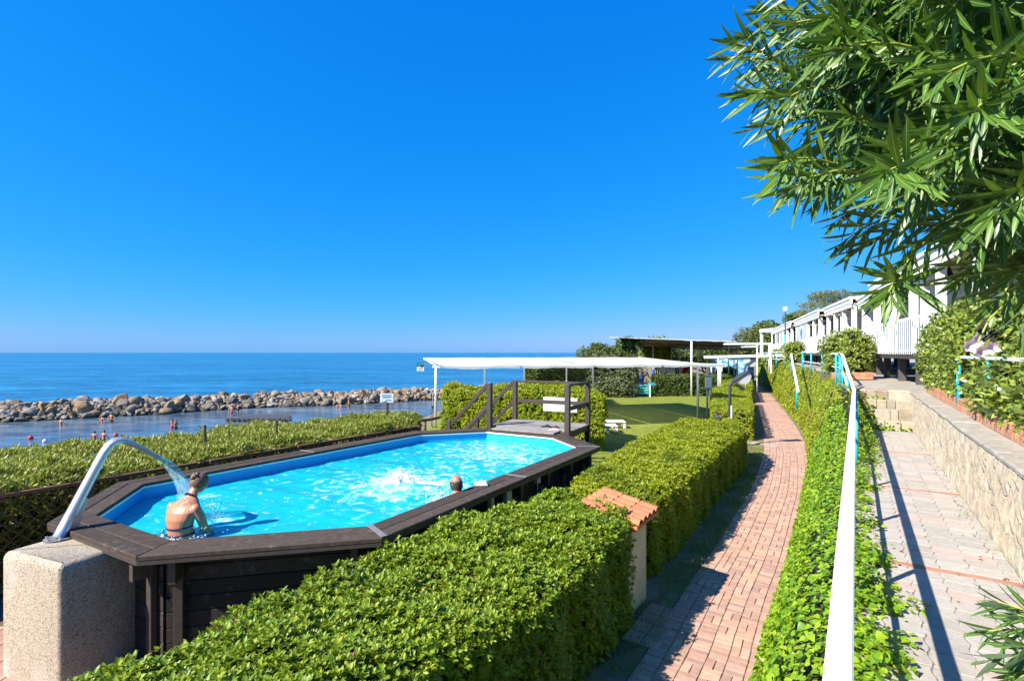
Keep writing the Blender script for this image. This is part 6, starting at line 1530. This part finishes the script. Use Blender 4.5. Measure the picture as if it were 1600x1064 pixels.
for k in range(4):
    a, b_ = A.lerp(B, k / 4 + .004), A.lerp(B, (k + 1) / 4 - .004); b2 = MB(); nu, nv_ = 16, 28; ph = rn.uniform(0, 6)
    for i in range(nu):
        for j in range(nv_):
            u_, v_ = i / (nu - 1), j / (nv_ - 1) * 1.36 - .36; q = a.lerp(b_, u_) + bk * v_
            sag = .10 * math.sin(math.pi * ((v_ * 4) % 1.0)) * (.6 + .4 * math.sin(k + j)) ; z = PZc + .08 + (BKZ - PZc) * max(v_, 0) + .04 * min(v_, 0) - (sag if v_ > 0 else .02) * max(0, math.sin(math.pi * u_)) ** .5 + .01 * math.sin(u_ * 9 + ph)
            b2.v.append((q.x, q.y, z))
    for i in range(nu - 1):
        for j in range(nv_ - 1): c = i * nv_ + j; b2.f.append((c, c + nv_, c + nv_ + 1, c + 1))
    b2.build('cloth', M['white_cloth'], cn, smooth=True)
    # hanging front hem of the cloth
    b2 = MB(); o_ = Vector((ext.y, -ext.x, 0)) * .06
    for i in range(24):
        u_ = i / 23; q = a.lerp(b_, u_) + o_ * .1 - bk * .36; zt_ = PZc + .066 - .02 * max(0, math.sin(math.pi * u_)) ** .5 + .02 * math.sin(u_ * 9 + ph); b2.v += [(q.x, q.y, zt_), (q.x + o_.x * .2 * math.sin(u_ * 25), q.y, zt_ - .10 + .008 * math.sin(u_ * 40 + ph))]
    for i in range(23): b2.f.append((2 * i, 2 * i + 2, 2 * i + 3, 2 * i + 1))
    b2.build('hem', M['white_cloth'], cn, smooth=True)
    q = a.lerp(b_, .0 if k else .02); MB().beam(zz(q - bk * .01, PZc + .10), zz(q + ext * .25 - bk * .355, PZc + .075), .035, .035).build('strut', M['grey_tube'], cn)
# notice hanging at its left end
nh = thing('hanging_notice', zz(A - ext * .5, PZc - .45), 'small teal and white notice hanging from the left arm of the white canopy', 'notice')
q = D(656.5, 566, 23.0); sc_ = 23.0 / 800
MB().box((q.x, q.y, q.z - 3.6 * sc_), (11 * sc_, .02, 7 * sc_), .15).build('panel', M['sign_teal'], nh); MB().box((q.x + .4 * sc_, q.y, q.z - 10.6 * sc_), (11 * sc_, .02, 6.8 * sc_), .15).build('panel', M['sign_white'], nh)
for dx in (-3, 3): MB().tube([(q.x + dx * sc_, q.y, q.z), (q.x + dx * sc_, q.y, PZc + .08)], .006, 5).build('cord', M['grey_tube'], nh)
b = MB(); 
for k in range(3): b.box((q.x + .4 * sc_, q.y - .013, q.z - (9.2 + k * 1.8) * sc_), (6 * sc_, .004, .4 * sc_), .15)
b.build('print', M['ink'], nh)
# shower on the left post, with hose and valve
shw = thing('shower', zz(A, 0), 'slim outdoor shower on the left white canopy post beside the water', 'shower')
sx = A.x - .12; 
MB().tube([(sx, A.y - .12, 0), (sx, A.y - .12, 1.55), (sx - .10, A.y - .12, 1.72), (sx - .22, A.y - .14, 1.78)], .016, 8).build('pipe', M['grey_tube'], shw, smooth=True)
MB().tube([(sx - .22, A.y - .14, 1.79), (sx - .25, A.y - .14, 1.72)], [.05, .07], 10).build('shower_head', M['sign_white'], shw, smooth=True)
MB().box((sx, A.y - .16, .95), (.08, .06, .1), 0, .01).build('valve', M['black'], shw); MB().tube([(sx, A.y - .15, .9), (sx - .08, A.y - .18, .6), (sx - .05, A.y - .18, .1), (sx + .1, A.y - .2, .02)], .014, 7).build('hose', M['black'], shw, smooth=True)
wr = thing('wooden_rail', D(668, 657, 21), 'brown round wooden rail between the seaside hedge end and the yellow-green hedge', 'rail')
MB().tube([D(655, 657, 20), D(672, 655.5, 21), D(700, 649, 23)], .06, 8).build('rail', M['bark'], wr, smooth=True)
for px, Y in ((664, 20.6), (690, 22.4)): q = D(px, 655, Y); MB().tube([(q.x, q.y, -.1), (q.x, q.y, q.z)], .06, 8).build('post', M['bark'], wr, smooth=True)
# white board standing before the yellow-green hedge
wb = thing('white_board', D(876, 640, 17.2), 'white rectangular board standing in front of the yellow-green hedge, behind the platform rail', 'board')
q0, q1 = D(849, 629, 17.0), D(902, 632, 16.6)
zt = 3.4 - 69 * 17 / 800; MB().beam(Vector((q0.x, q0.y, zt - .23)), Vector((q1.x, q1.y, zt - .25)), .04, .46, .006).build('panel', M['white'], wb)
for q in (q0.lerp(q1, .12), q0.lerp(q1, .88)): MB().box((q.x, q.y + .04, zt / 2 - .1), (.05, .03, zt - .1)).build('leg', M['rail_wood'], wb)
# pallets on the lawn
def pallet(px, py, Y, w_, lab, rz=-.05):
    c = D(px, py, Y); c.z = 0; t = thing('pallet', c, lab, 'pallet', 'white pallets used as low tables'); Mt = Matrix.Translation(c) @ Matrix.Rotation(rz, 4, 'Z')
    for k in range(6): MB().box(None, (w_, .105, .024), M=Mt @ Matrix.Translation((0, -.36 + k * .144, .30)), bev=.004).build('slat', M['pallet'], t)
    for x in (-w_ / 2 + .06, 0, w_ / 2 - .06):
        for y in (-.33, 0, .33): MB().box(None, (.11, .11, .20), M=Mt @ Matrix.Translation((x, y, .165)), bev=.004).build('block', M['pallet'], t)
        MB().box(None, (.10, .80, .024), M=Mt @ Matrix.Translation((x, 0, .276)), bev=.003).build('under_strip', M['pallet'], t); MB().box(None, (.10, .80, .04), M=Mt @ Matrix.Translation((x, 0, .045)), bev=.003).build('runner', M['pallet'], t)
pallet(956, 665, 23.2, 1.15, 'white pallet table at the lawn edge, the further and larger one'); pallet(948, 670, 21.9, .85, 'white pallet table at the lawn edge, the nearer and smaller one')
# turquoise bench
bc = D(1003, 619, 39.2); bc.z = 0; bn = thing('garden_bench', bc, 'turquoise slatted bench with white ends at the far edge of the lawn', 'bench'); 
for sx in (-.62, .62):
    MB().box((bc.x + sx, bc.y, .48), (.09, .07, .96), bev=.006).build('leg', M['white'], bn); MB().box((bc.x + sx, bc.y + .48, .24), (.09, .07, .48), bev=.006).build('leg', M['white'], bn); MB().box((bc.x + sx, bc.y + .24, .62), (.08, .52, .05), bev=.006).build('armrest', M['turq'], bn)
for k in range(4): MB().box((bc.x, bc.y, .30 + k * .2), (1.16, .05, .10), bev=.006).build('back_slat', M['turq'], bn)
for k in range(3): MB().box((bc.x, bc.y + .12 + k * .15, .44), (1.16, .12, .03), bev=.006).build('seat_slat', M['turq'], bn)
MB().box((bc.x + .86, bc.y + .3, .98), (.5, .05, .22), .2, .006).build('side_board', M['turq'], bn)

# ------------------------------------------------------------------ posts, notices and lamps beside the lawn
def post_(name, lab, px, Y, ztop, r_=.04, mat='grey_tube', zb=0, catn='post', group=None):
    x = (px - 800) / FPX * Y; o_ = MB().tube([(x, Y, zb), (x, Y, ztop)], r_, 10).build(name, M[mat], smooth=True); return tag(o_, lab, catn, group)
ns = thing('notice_post', D(1105, 655, 26.0), 'white and blue notice with printed lines on a grey post beside the lawn', 'notice')
x = (1105 - 800) / 800 * 26.0
MB().tube([(x, 26, 0), (x, 26, 2.75)], .05, 10).build('post', M['grey_tube'], ns, smooth=True)
c = D(1106, 598, 25.93); MB().box(c, (.31, .02, .68), .12, .004).build('panel', M['sign_white'], ns)
for zz_, hh in ((.31, .07), (-.30, .10)): MB().box(c + Vector((-.003, -.013, zz_)), (.312, .008, hh), .12).build('band', M['sign_blue'], ns)
b = MB()
for k in range(5): b.box(c + Vector((-.002, -.013, .18 - k * .085)), (.20 if k % 2 else .14, .006, .02), .12)
b.build('print', M['ink'], ns)
post_('grey_post', 'thin grey post right of the white and blue notice', 1111.5, 26.4, 2.75, .04)
fr3 = thing('beam_frame', (15.6, 38.3, 0), 'white post and beam frame reaching from the lawn corner over to the terrace', 'frame')
MB().tube([(15.6, 38.3, 0), (15.6, 38.3, 3.2)], .07, 10).build('post', M['white'], fr3, smooth=True); MB().beam(D(1100, 558, 38.3), D(1236, 555, 37.8), .09, .20, .006).build('beam', M['white'], fr3)
post_('grey_post', 'grey post left of the white frame post at the lawn corner', 1122.5, 33.4, 3.1, .06)
MB().tube([(1202 - 800) / 800 * 38 * Vector((1, 0, 0)) + Vector((0, 38.0, 2.0)), (1202 - 800) / 800 * 38 * Vector((1, 0, 0)) + Vector((0, 38.0, 4.0))], .06, 8).build('post', M['white'], fr3, smooth=True)
n2 = thing('notice', D(1127, 574, 38.2), 'small pale blue notice on the white frame post', 'notice'); MB().box(D(1127, 574.5, 38.17), (.17, .02, .55), 0, .004).build('panel', M['sign_white'], n2)
n3 = thing('notice', D(1151, 571, 46), 'little notice on a post far along the path before the mural wall', 'notice'); c = D(1151, 571, 46); MB().box(c, (.22, .03, .45), 0, .004).build('panel', M['sign_white'], n3); MB().tube([(c.x, c.y + .03, 0), (c.x, c.y + .03, c.z)], .03, 8).build('post', M['grey_tube'], n3)
def lamp(px, Y, ytop, lab, s_=1.0):
    x = (px - 800) / FPX * Y; zt_ = CAMZ - (ytop - 551) / FPX * Y; t = thing('garden_lamp', (x, Y, 0), lab, 'lamp', 'tilted garden lamps on dark posts')
    k = .085 * s_; bend = zt_ - .55 * s_
    MB().tube([(x, Y, 0), (x, Y, bend), (x + .05 * s_, Y, bend + .12 * s_), (x + .22 * s_, Y, bend + .32 * s_)], .055 * s_, 10).build('pole', M['grey_metal'], t, smooth=True)
    a, b_ = Vector((x + .12 * s_, Y, bend + .20 * s_)), Vector((x + .66 * s_, Y, zt_ + .02))
    MB().beam(a, b_, .34 * s_, .09 * s_, .012).build('lamp_head', M['grey_metal'], t)
    dr_ = (b_ - a).normalized(); dn2 = Vector((dr_.z, 0, -dr_.x)); 
    bb_ = MB(); pts_ = []
    for i in range(7):
        f_ = i / 6; q = a.lerp(b_, .12 + .86 * f_); dep = (.05 + .24 * math.sin(math.pi * min(1, f_ * .75 + .1))) * s_
        for yy in (-.15, .15): bb_.v += [tuple(q + Vector((0, yy * s_, 0)) + dn2 * .046 * s_), tuple(q + Vector((0, yy * s_ * .75, 0)) + dn2 * (.046 * s_ + dep))]
    for i in range(6): o_ = i * 4; bb_.f += [(o_, o_ + 1, o_ + 5, o_ + 4), (o_ + 2, o_ + 6, o_ + 7, o_ + 3), (o_ + 1, o_ + 3, o_ + 7, o_ + 5)]
    bb_.f += [(0, 2, 3, 1), (24, 25, 27, 26)]; bb_.build('diffuser', M['sign_white'], t)
    MB().box((x + .03 * s_, Y - .05 * s_, 1.25), (.05, .05, .55 * s_), 0, .006).build('ballast_box', M['sign_white'], t)
    return t
lamp(1140.5, 18.3, 581, 'dark grey tilted garden lamp rising from the middle hedge beside the brick path', .95)
lamp(1163.5, 34.5, 562.5, 'second tilted garden lamp, further along the path behind the big one', 1.0)
sl = thing('spotlight', D(1125, 655, 16.5), 'small dark spotlight leaning out of the middle hedge, left of the tilted garden lamp', 'spotlight')
c = D(1124, 655, 16.5); MB().tube([c + Vector((-.12, 0, .12)), c + Vector((.10, 0, -.09))], [.075, .06], 12).build('housing', M['grey_metal'], sl, smooth=True); MB().tube([c + Vector((.02, .02, -.05)), c + Vector((.06, .02, -.6))], .018, 6).build('stake', M['grey_metal'], sl)
s2 = thing('floodlight', D(1157, 603, 30), 'dark floodlight panel leaning among the hedges below the far garden lamp', 'floodlight'); c = D(1156, 603, 30); MB().beam(c + Vector((-.3, 0, .18)), c + Vector((.25, 0, -.2)), .3, .10, .01).build('housing', M['grey_metal'], s2); MB().tube([c, c + Vector((.1, .05, -1.4))], .025, 6).build('stake', M['grey_metal'], s2)
# lamp post before the houses
lx = D(1227, 482, 40); lp = thing('lamp_post', (lx.x, 40, 2.45), 'tall slim lamp post with turquoise foot and white lantern before the white houses', 'lamp post')
MB().tube([(lx.x, 40, 2.4), (lx.x, 40, D(0, 523, 40).z)], .06, 10).build('pole_foot', M['blue_post'], lp, smooth=True); MB().tube([(lx.x, 40, D(0, 523, 40).z), (lx.x, 40, D(0, 487, 40).z)], .045, 10).build('pole', M['grey_metal'], lp, smooth=True)
zt = D(0, 481, 40).z; MB().tube([(lx.x, 40, zt - .32), (lx.x, 40, zt - .22), (lx.x, 40, zt)], [.05, .17, .16], 12).build('lantern', M['sign_white'], lp, smooth=True); MB().tube([(lx.x, 40, zt), (lx.x, 40, zt + .06)], [.2, .12], 12).build('lantern_cap', M['white'], lp)

# two weathered posts and the notice in the seaside hedge
for px, yt, yb, Y, lab in ((320, 664, 705, 10.4, 'short weathered wooden post sticking out of the seaside hedge above the woman'), (432, 657, 705, 11.0, 'slanting weathered wooden post in the seaside hedge nearest the dock')):
    a = D(px, yt, Y); b_ = D(px - 1, yb + 30, Y); b_.z = .2; t = thing('wooden_post', (b_.x, b_.y, 0), lab, 'post'); b2 = MB(); b2.tube([b_, a.lerp(b_, .5) + Vector((.01, 0, 0)), a], [.034, .032, .030], 8); b2.build('post', M['bark'], t)
pn = thing('pool_notice', D(604, 650, 14.2), 'white and blue notice with printed lines on a wooden post in the seaside hedge', 'notice')
c = D(604.5, 622, 14.2); MB().box(c, (.36, .02, .255), .12, .004).build('panel', M['sign_white'], pn); MB().box((c.x + .01, c.y + .04, c.z / 2), (.06, .05, c.z), .12, .004).build('post', M['rail_wood'], pn)
b = MB()
for k, (w_, x_) in enumerate(((.26, -.01), (.24, .0), (.20, -.02), (.14, .05))): b.box(c + Vector((x_, -.013, .085 - k * .045)), (w_, .006, .020 if k < 2 else .010), .12)
b.build('print', M['ink'], pn); b = MB(); b.add([c + Vector((x_, -.0145 + x_ * .12, z_)) for x_, z_ in ((-.175, -.12), (-.02, -.115), (.02, -.05), (-.06, -.085))], [(0, 1, 2, 3)]); b.build('wave', M['sign_blue'], pn)

# ------------------------------------------------------------------ reed pergola over the playground
pg = thing('reed_pergola', (14, 46, 0), 'large pergola roofed with dark reed mats on thin white posts beyond the lawn', 'pergola')
rA, rB, rC, rD = D(966, 528, 40), D(1150, 535, 41), D(1178, 546, 60), D(1000, 541.5, 56)
b = MB(); nu, nv_ = 22, 8
rn = random.Random(2)
for i in range(nu):
    for j in range(nv_): u_, v_ = i / (nu - 1), j / (nv_ - 1); q = rA.lerp(rB, u_).lerp(rD.lerp(rC, u_), v_); b.v.append((q.x, q.y, q.z + rn.uniform(-.05, .05)))
for i in range(nu - 1):
    for j in range(nv_ - 1): c = i * nv_ + j; b.f.append((c, c + nv_, c + nv_ + 1, c + 1))
o_ = len(b.v); b.v += [(x, y, z - .07) for x, y, z in b.v[:o_]]; b.f += [tuple(o_ + k for k in f_)[::-1] for f_ in b.f[:]]
b.build('reed_mat', M['reed'], pg)
for v_ in (.35, .97): a, c = rA.lerp(rD, v_), rB.lerp(rC, v_); MB().beam(a - Vector((0, 0, .12)), c - Vector((0, 0, .12)), .10, .10).build('beam', M['rail_wood'], pg)
MB().beam(rA + Vector((-.65, 0, .05)), rB.lerp(rA, .0) + Vector((0, -.05, .06)), .07, .07).build('edge_pole', M['white_worn'], pg)
for k in range(9): a, c = rA.lerp(rB, (k + .5) / 9), rD.lerp(rC, (k + .5) / 9); MB().beam(a + Vector((0, 0, .08)), c + Vector((0, 0, .08)), .05, .06).build('batten', M['rail_wood'], pg)
def rz_at(px, Y):
    u_ = min(1, max(0, (px - 968) / 216)); v_ = min(1, max(0, (Y - 40) / 17)); return rA.lerp(rB, u_).lerp(rD.lerp(rC, u_), v_).z
for px, Y, blue in ((1003, 44, 1), (1020.5, 50, 1), (1049.5, 52, 0), (1061.5, 55, 0), (1080.5, 39.9, 0), (1091, 48, 0), (1105, 50, 0), (1115, 54, 0), (1138.5, 46, 0), (1147, 49, 0), (1152.5, 53, 0), (1183, 42, 0)):
    x = (px - 800) / 800 * Y; zt_ = rz_at(px, Y) - .1; t_ = MB().tube([(x, Y, 0), (x, Y, zt_)], .075 if px in (1080.5,) else .055, 8).build('post', M['white'] if Y < 47 else M['white_worn'], pg, smooth=True)
    if blue: MB().tube([(x, Y, 0), (x, Y, 1.75)], .15, 12).build('padding', M['cobalt'], t_, smooth=True)
MB().beam(D(1130, 537.5, 41), D(1205, 537, 38), .10, .12).build('beam', M['white'], pg); MB().beam(D(1130, 543, 44), D(1185, 541.5, 42), .07, .08).build('beam', M['white'], pg)
# playground
sd = thing('slide', D(1068, 590, 50), 'red plastic slide behind the dark far hedge', 'slide')
a = D(1075, 571, 51); c = D(1066, 592, 49.2); dr = (c - a).normalized(); 
MB().beam(a, c, .50, .05, .01).build('chute', M['red'], sd)
for s_ in (-.27, .27): MB().beam(a + Vector((s_, 0, .06)), c + Vector((s_, 0, .06)), .05, .17, .01).build('side', M['red'], sd)
MB().box((a.x + .2, a.y + .25, a.z / 2 + .15), (.5, .4, a.z - .3)).build('ladder', M['cobalt'], sd)
sw = thing('swing_frame', D(1098, 590, 49), 'black A-shaped swing frame behind the white notice, right of the red slide', 'swing')
for a, c in (((1090, 560, 49), (1106, 595, 48.4)), ((1098, 560, 50.4), (1108, 595, 50.4)), ((1051, 560, 52), (1060, 592, 51)), ((1056, 560, 53), (1062, 592, 53))): MB().tube([D(*a), D(*c)], .07, 8).build('leg', M['black'], sw)
MB().tube([D(1094, 560, 49.7), D(1053, 560, 52.5)], .06, 8).build('top_bar', M['black'], sw)
ph_ = thing('spring_rider', D(1115, 590, 50), 'red play animal on a spring behind the far hedge', 'play animal'); c = D(1114, 584, 50)
b = MB(); b.ball(c, (.55, .2, .22), 10, 7); b.ball(c + Vector((.5, 0, .3)), (.22, .15, .2), 8, 6); b.tube([c + Vector((-.5, 0, .1)), c + Vector((-.7, 0, .35))], .06, 6); b.build('body', M['red'], ph_, smooth=True); MB().tube([(c.x, c.y, 0), (c.x, c.y, c.z - .15)], .1, 8).build('spring', M['grey_metal'], ph_)
wf = thing('panel_fence', D(1058, 590, 55), 'white panelled fence behind the red slide', 'fence')
for k in range(7): q = D(1034 + k * 7.3, 590, 55 - k * .25); MB().box((q.x, q.y, 1.05), (.47, .05, 2.0), .03, .006).build('panel', M['white_worn'], wf)
mw = thing('mural_wall', D(1148, 590, 62), 'boarded wall painted blue with pale streaks like the sea, at the end of the brick path', 'wall')
mm, N, L, P = nt('sea_mural'); rr_ = ramp(N, [(.01, .07, .24, .38), (.02, .20, .42, .47), (.25, .48, .62, .54), (.62, .74, .78, .62)]); L.new(noise_node(N, L, .55, 6, .65, (.35, 1, 2.6)), rr_.inputs[0]); L.new(rr_.outputs[0], P.inputs['Base Color']); P.inputs['Roughness'].default_value = .6
q0 = D(1112, 592, 64); q1 = D(1178, 592, 60)
for k in range(11): z = .15 + k * .235; MB().beam(Vector((q0.x, q0.y, z)), Vector((q1.x, q1.y, z)), .06, .225, .01).build('board', mm, mw)
q2 = D(1136, 580, 61); tag(MB().box((q2.x, q2.y - .4, .75), (2.6, .5, 1.5), -.1, .03).build('box_hedge', LF['dark']), 'low dark clump before the mural wall', 'shrub') if False else None
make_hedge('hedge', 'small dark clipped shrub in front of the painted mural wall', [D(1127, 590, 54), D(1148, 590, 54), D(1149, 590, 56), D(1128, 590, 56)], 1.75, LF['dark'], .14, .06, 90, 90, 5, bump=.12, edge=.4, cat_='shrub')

# ------------------------------------------------------------------ white holiday houses on the terrace
FZ = 3.42
def house(name, lab, F, Nn_, floor, roof, segs, gz=2.5, rail_='slats', depth=6.5, set_=2.1, slat=.24, cols=None, valance=True, slats_until=None):
    F = Vector((F[0], F[1], 0)); Nn_ = Vector((Nn_[0], Nn_[1], 0)); a = (Nn_ - F); Ln = a.length; a.normalize(); n_ = Vector((-a.y, a.x, 0))
    if n_.x < 0: n_ = -n_
    t = thing(name, (F.x, F.y, gz), lab, 'house'); 
    def P(s_, d, z): q = F + a * s_ + n_ * d; return Vector((q.x, q.y, z))
    def slab(nm, s0, s1, d0, d1, z0, z1, mt, par=t, bev=.0): return MB().prism([P(s0, d0, 0), P(s1, d0, 0), P(s1, d1, 0), P(s0, d1, 0)], z0, z1, bev).build(nm, mt, par)
    slab('deck', -.05, Ln, -.03, depth, floor - .22, floor - .02, M['house_wood'])
    for s_ in np.arange(.5, Ln, 2.2):
        for d in (.25, 2.4, 4.6): slab('pier', s_ - .11, s_ + .11, d, d + .2, gz - .3, floor - .23, M['house_wood'])
    slab('wall', .05, Ln - .02, set_, depth, floor - .02, roof - .42, M['white_wall'])
    slab('roof', -.2, Ln + .05, -.18, depth + .2, roof - .12, roof, M['white'], bev=.02)
    slab('ceiling', 0, Ln, .05, set_ - .01, roof - .40, roof - .34, M['awning_inside'])
    slab('fascia', -.15, Ln + .04, -.13, -.03, roof - .34, roof - .125, M['white'])
    if valance:
        b = MB(); s_ = -.1; k = 0
        while s_ < Ln:
            w_ = .24; n2 = 7
            for i in range(n2): x = i / (n2 - 1); b.v += [tuple(P(s_ + w_ * x, -.10, roof - .33)), tuple(P(s_ + w_ * x, -.09 - .015 * math.sin(x * 6), roof - .47 - .07 * math.sin(math.pi * x)))]
            o_ = k * n2 * 2
            for i in range(n2 - 1): b.f.append((o_ + 2 * i, o_ + 2 * i + 2, o_ + 2 * i + 3, o_ + 2 * i + 1))
            s_ += w_; k += 1
        b.build('valance', M['valance'], t)
    for s_ in (cols if cols is not None else np.arange(.12, Ln, 2.5)): slab('column', s_ - .1, s_ + .1, -.02, .18, floor - .02, roof - .34, M['white'], bev=.004)
    for s0, s1, kind in segs:
        if kind in ('slats', 'low'):
            h = 1.08
            slab('top_rail', s0, s1, -.12, -.04, floor + h - .07, floor + h, M['white'], bev=.008); slab('bottom_rail', s0, s1, -.10, -.05, floor + .02, floor + .08, M['white'])
            tr_ = [q_ for q_ in t.children if q_.name.startswith('top_rail')][-1]; s_ = s0 + .03
            sm = MB().box((0, 0, 0), (.08, .014, h + .02), bev=.003).mesh('slat', M['white'])
            while s_ < s1 - .02:
                link('slat', sm, t, Matrix.Translation(P(s_, -.135, floor + h / 2 - .06)) @ Matrix.Rotation(math.atan2(a.y, a.x), 4, 'Z')); s_ += slat
        if kind in ('glazed', 'curtain'):
            slab('parapet', s0, s1, .0, .1, floor - .02, floor + .98, M['white'], bev=.004); n2 = max(1, round((s1 - s0) / 1.5))
            for k in range(n2):
                x0 = s0 + (s1 - s0) * k / n2 + .06; x1 = s0 + (s1 - s0) * (k + 1) / n2 - .06
                fr_ = slab('window_frame', x0 - .05, x1 + .05, .03, .06, floor + .981, roof - .36, M['white']); slab('pane', x0, x1, .015, .028, floor + 1.03, roof - .42, M['curtain'] if (kind == 'curtain') else M['glass_dark'], fr_)
        if kind == 'wallwin':
            n2 = max(1, round((s1 - s0) / 1.1)); fr_ = slab('window_frame', s0, s1, set_ - .05, set_ - .003, floor + .05, floor + 2.05, M['white'])
            for k in range(n2): x0 = s0 + (s1 - s0) * k / n2 + .05; x1 = s0 + (s1 - s0) * (k + 1) / n2 - .05; slab('pane', x0, x1, set_ - .07, set_ - .052, floor + .12, floor + 1.98, M['glass_dark'] if k % 3 != 1 else M['curtain'], fr_)
        if kind == 'parapet': slab('parapet', s0, s1, -.02, .08, floor - .02, floor + 1.0, M['white'], bev=.004)
        if kind == 'side': slab('side_wall', s0, s1, .10, set_, floor - .02, roof - .42, M['white_wall'])
    return t, P
h1_, P1 = house('holiday_house', 'nearest white house on dark piers with a long slatted white railing, behind the oleander', (14.85, 21.0), (9.7, 10.0), FZ, 6.26, [(0, 8.5, 'slats'), (1.2, 2.3, 'wallwin'), (3.1, 5.6, 'wallwin'), (7.5, 10.5, 'wallwin'), (5.9, 6.1, 'side')], cols=[.12, 2.7, 5.3, 7.9, 10.5])
h2_, P2 = house('holiday_house', 'second white house with open veranda and scalloped awning, behind the round bush', (19.8, 32.2), (17.15, 25.75), FZ, 6.22, [(0, 6.9, 'slats'), (.9, 2.9, 'wallwin'), (4.2, 5.8, 'wallwin'), (3.4, 3.6, 'side')], cols=[.12, 2.3, 4.6, 6.8], slat=.24)
h2b, P2b = house('holiday_house', 'narrow white porch with a hanging lantern between the first and second house', (17.3, 25.4), (15.35, 21.6), FZ, 6.10, [(0, 4.1, 'slats'), (2.2, 3.6, 'wallwin'), (.6, .8, 'side')], cols=[.6, 3.9], slat=.24, depth=5)
h3_, P3 = house('holiday_house', 'third white house with a curtained glass front and a lantern porch', (24.4, 44.0), (19.95, 33.2), FZ, 6.2, [(0, 6.2, 'curtain'), (6.4, 11.5, 'slats'), (7.2, 9.6, 'wallwin'), (0, 6.3, 'parapet')], cols=[.1, 3.1, 6.25, 9.0, 11.4], slat=.27)
h4_, P4 = house('holiday_house', 'last white house with dark windows, furthest along the terrace', (32.2, 63.4), (24.8, 45.4), FZ, 6.2, [(0, 8.8, 'glazed'), (9, 15.5, 'curtain'), (15.8, 19, 'slats')], cols=[.1, 4.5, 8.9, 12.2, 15.6, 19], slat=.3)
wp = thing('porch_pergola', D(1198, 550, 66), 'bare white porch frame beyond the last house, before the dark tree', 'frame')
fa, fb = D(1190, 516, 68), D(1208, 514, 65); 
for q in (fa, fb, fa.lerp(fb, .5) + Vector((3, 1, 0))): MB().box((q.x, q.y, (q.z + 2.4) / 2), (.28, .28, q.z - 2.4)).build('post', M['white'], wp)
MB().beam(fa - Vector((.15, 0, .1)), fb - Vector((0, 0, .1)), .3, .42).build('beam', M['white'], wp); MB().beam(fa + Vector((3, 1, -.1)), fa - Vector((0, 0, .1)), .3, .42).build('beam', M['white'], wp)
def lantern(px, py, Y, lab, s_=1.0, zr=6.0):
    c = D(px, py, Y); t = thing('hanging_lantern', c, lab, 'lantern', 'black bell lanterns under the awnings'); b = MB(); prof_ = [(.03, .34), (.05, .28), (.07, .20), (.11, .10), (.20, .0), (.21, -.02)]; n2 = 14
    for rr_, z in prof_:
        for k in range(n2): a = 2 * math.pi * k / n2; b.v.append((c.x + math.cos(a) * rr_ * s_, c.y + math.sin(a) * rr_ * s_, c.z + z * s_))
    for i in range(len(prof_) - 1):
        for k in range(n2): a = i * n2 + k; d = i * n2 + (k + 1) % n2; b.f.append((a, a + n2, d + n2, d))
    b.build('shade', M['black'], t, smooth=True); MB().ball((c.x, c.y, c.z - .05 * s_), (.09 * s_, .09 * s_, .12 * s_), 10, 7).build('globe', M['sign_white'], t, smooth=True); MB().tube([(c.x, c.y, c.z + .33 * s_), (c.x, c.y, max(zr, c.z + .45))], .018, 6).build('stem', M['black'], t)
lantern(1362, 476, 22.6, 'black bell lantern hanging in the narrow porch between first and second house', 1.0, 5.78)
lantern(1286, 499, 34.0, 'black bell lantern hanging in the porch of the third house', 1.3, 5.9)
lantern(1483, 436, 14.2, 'black bell lantern of the nearest house, half hidden by oleander leaves', .95, 5.9)
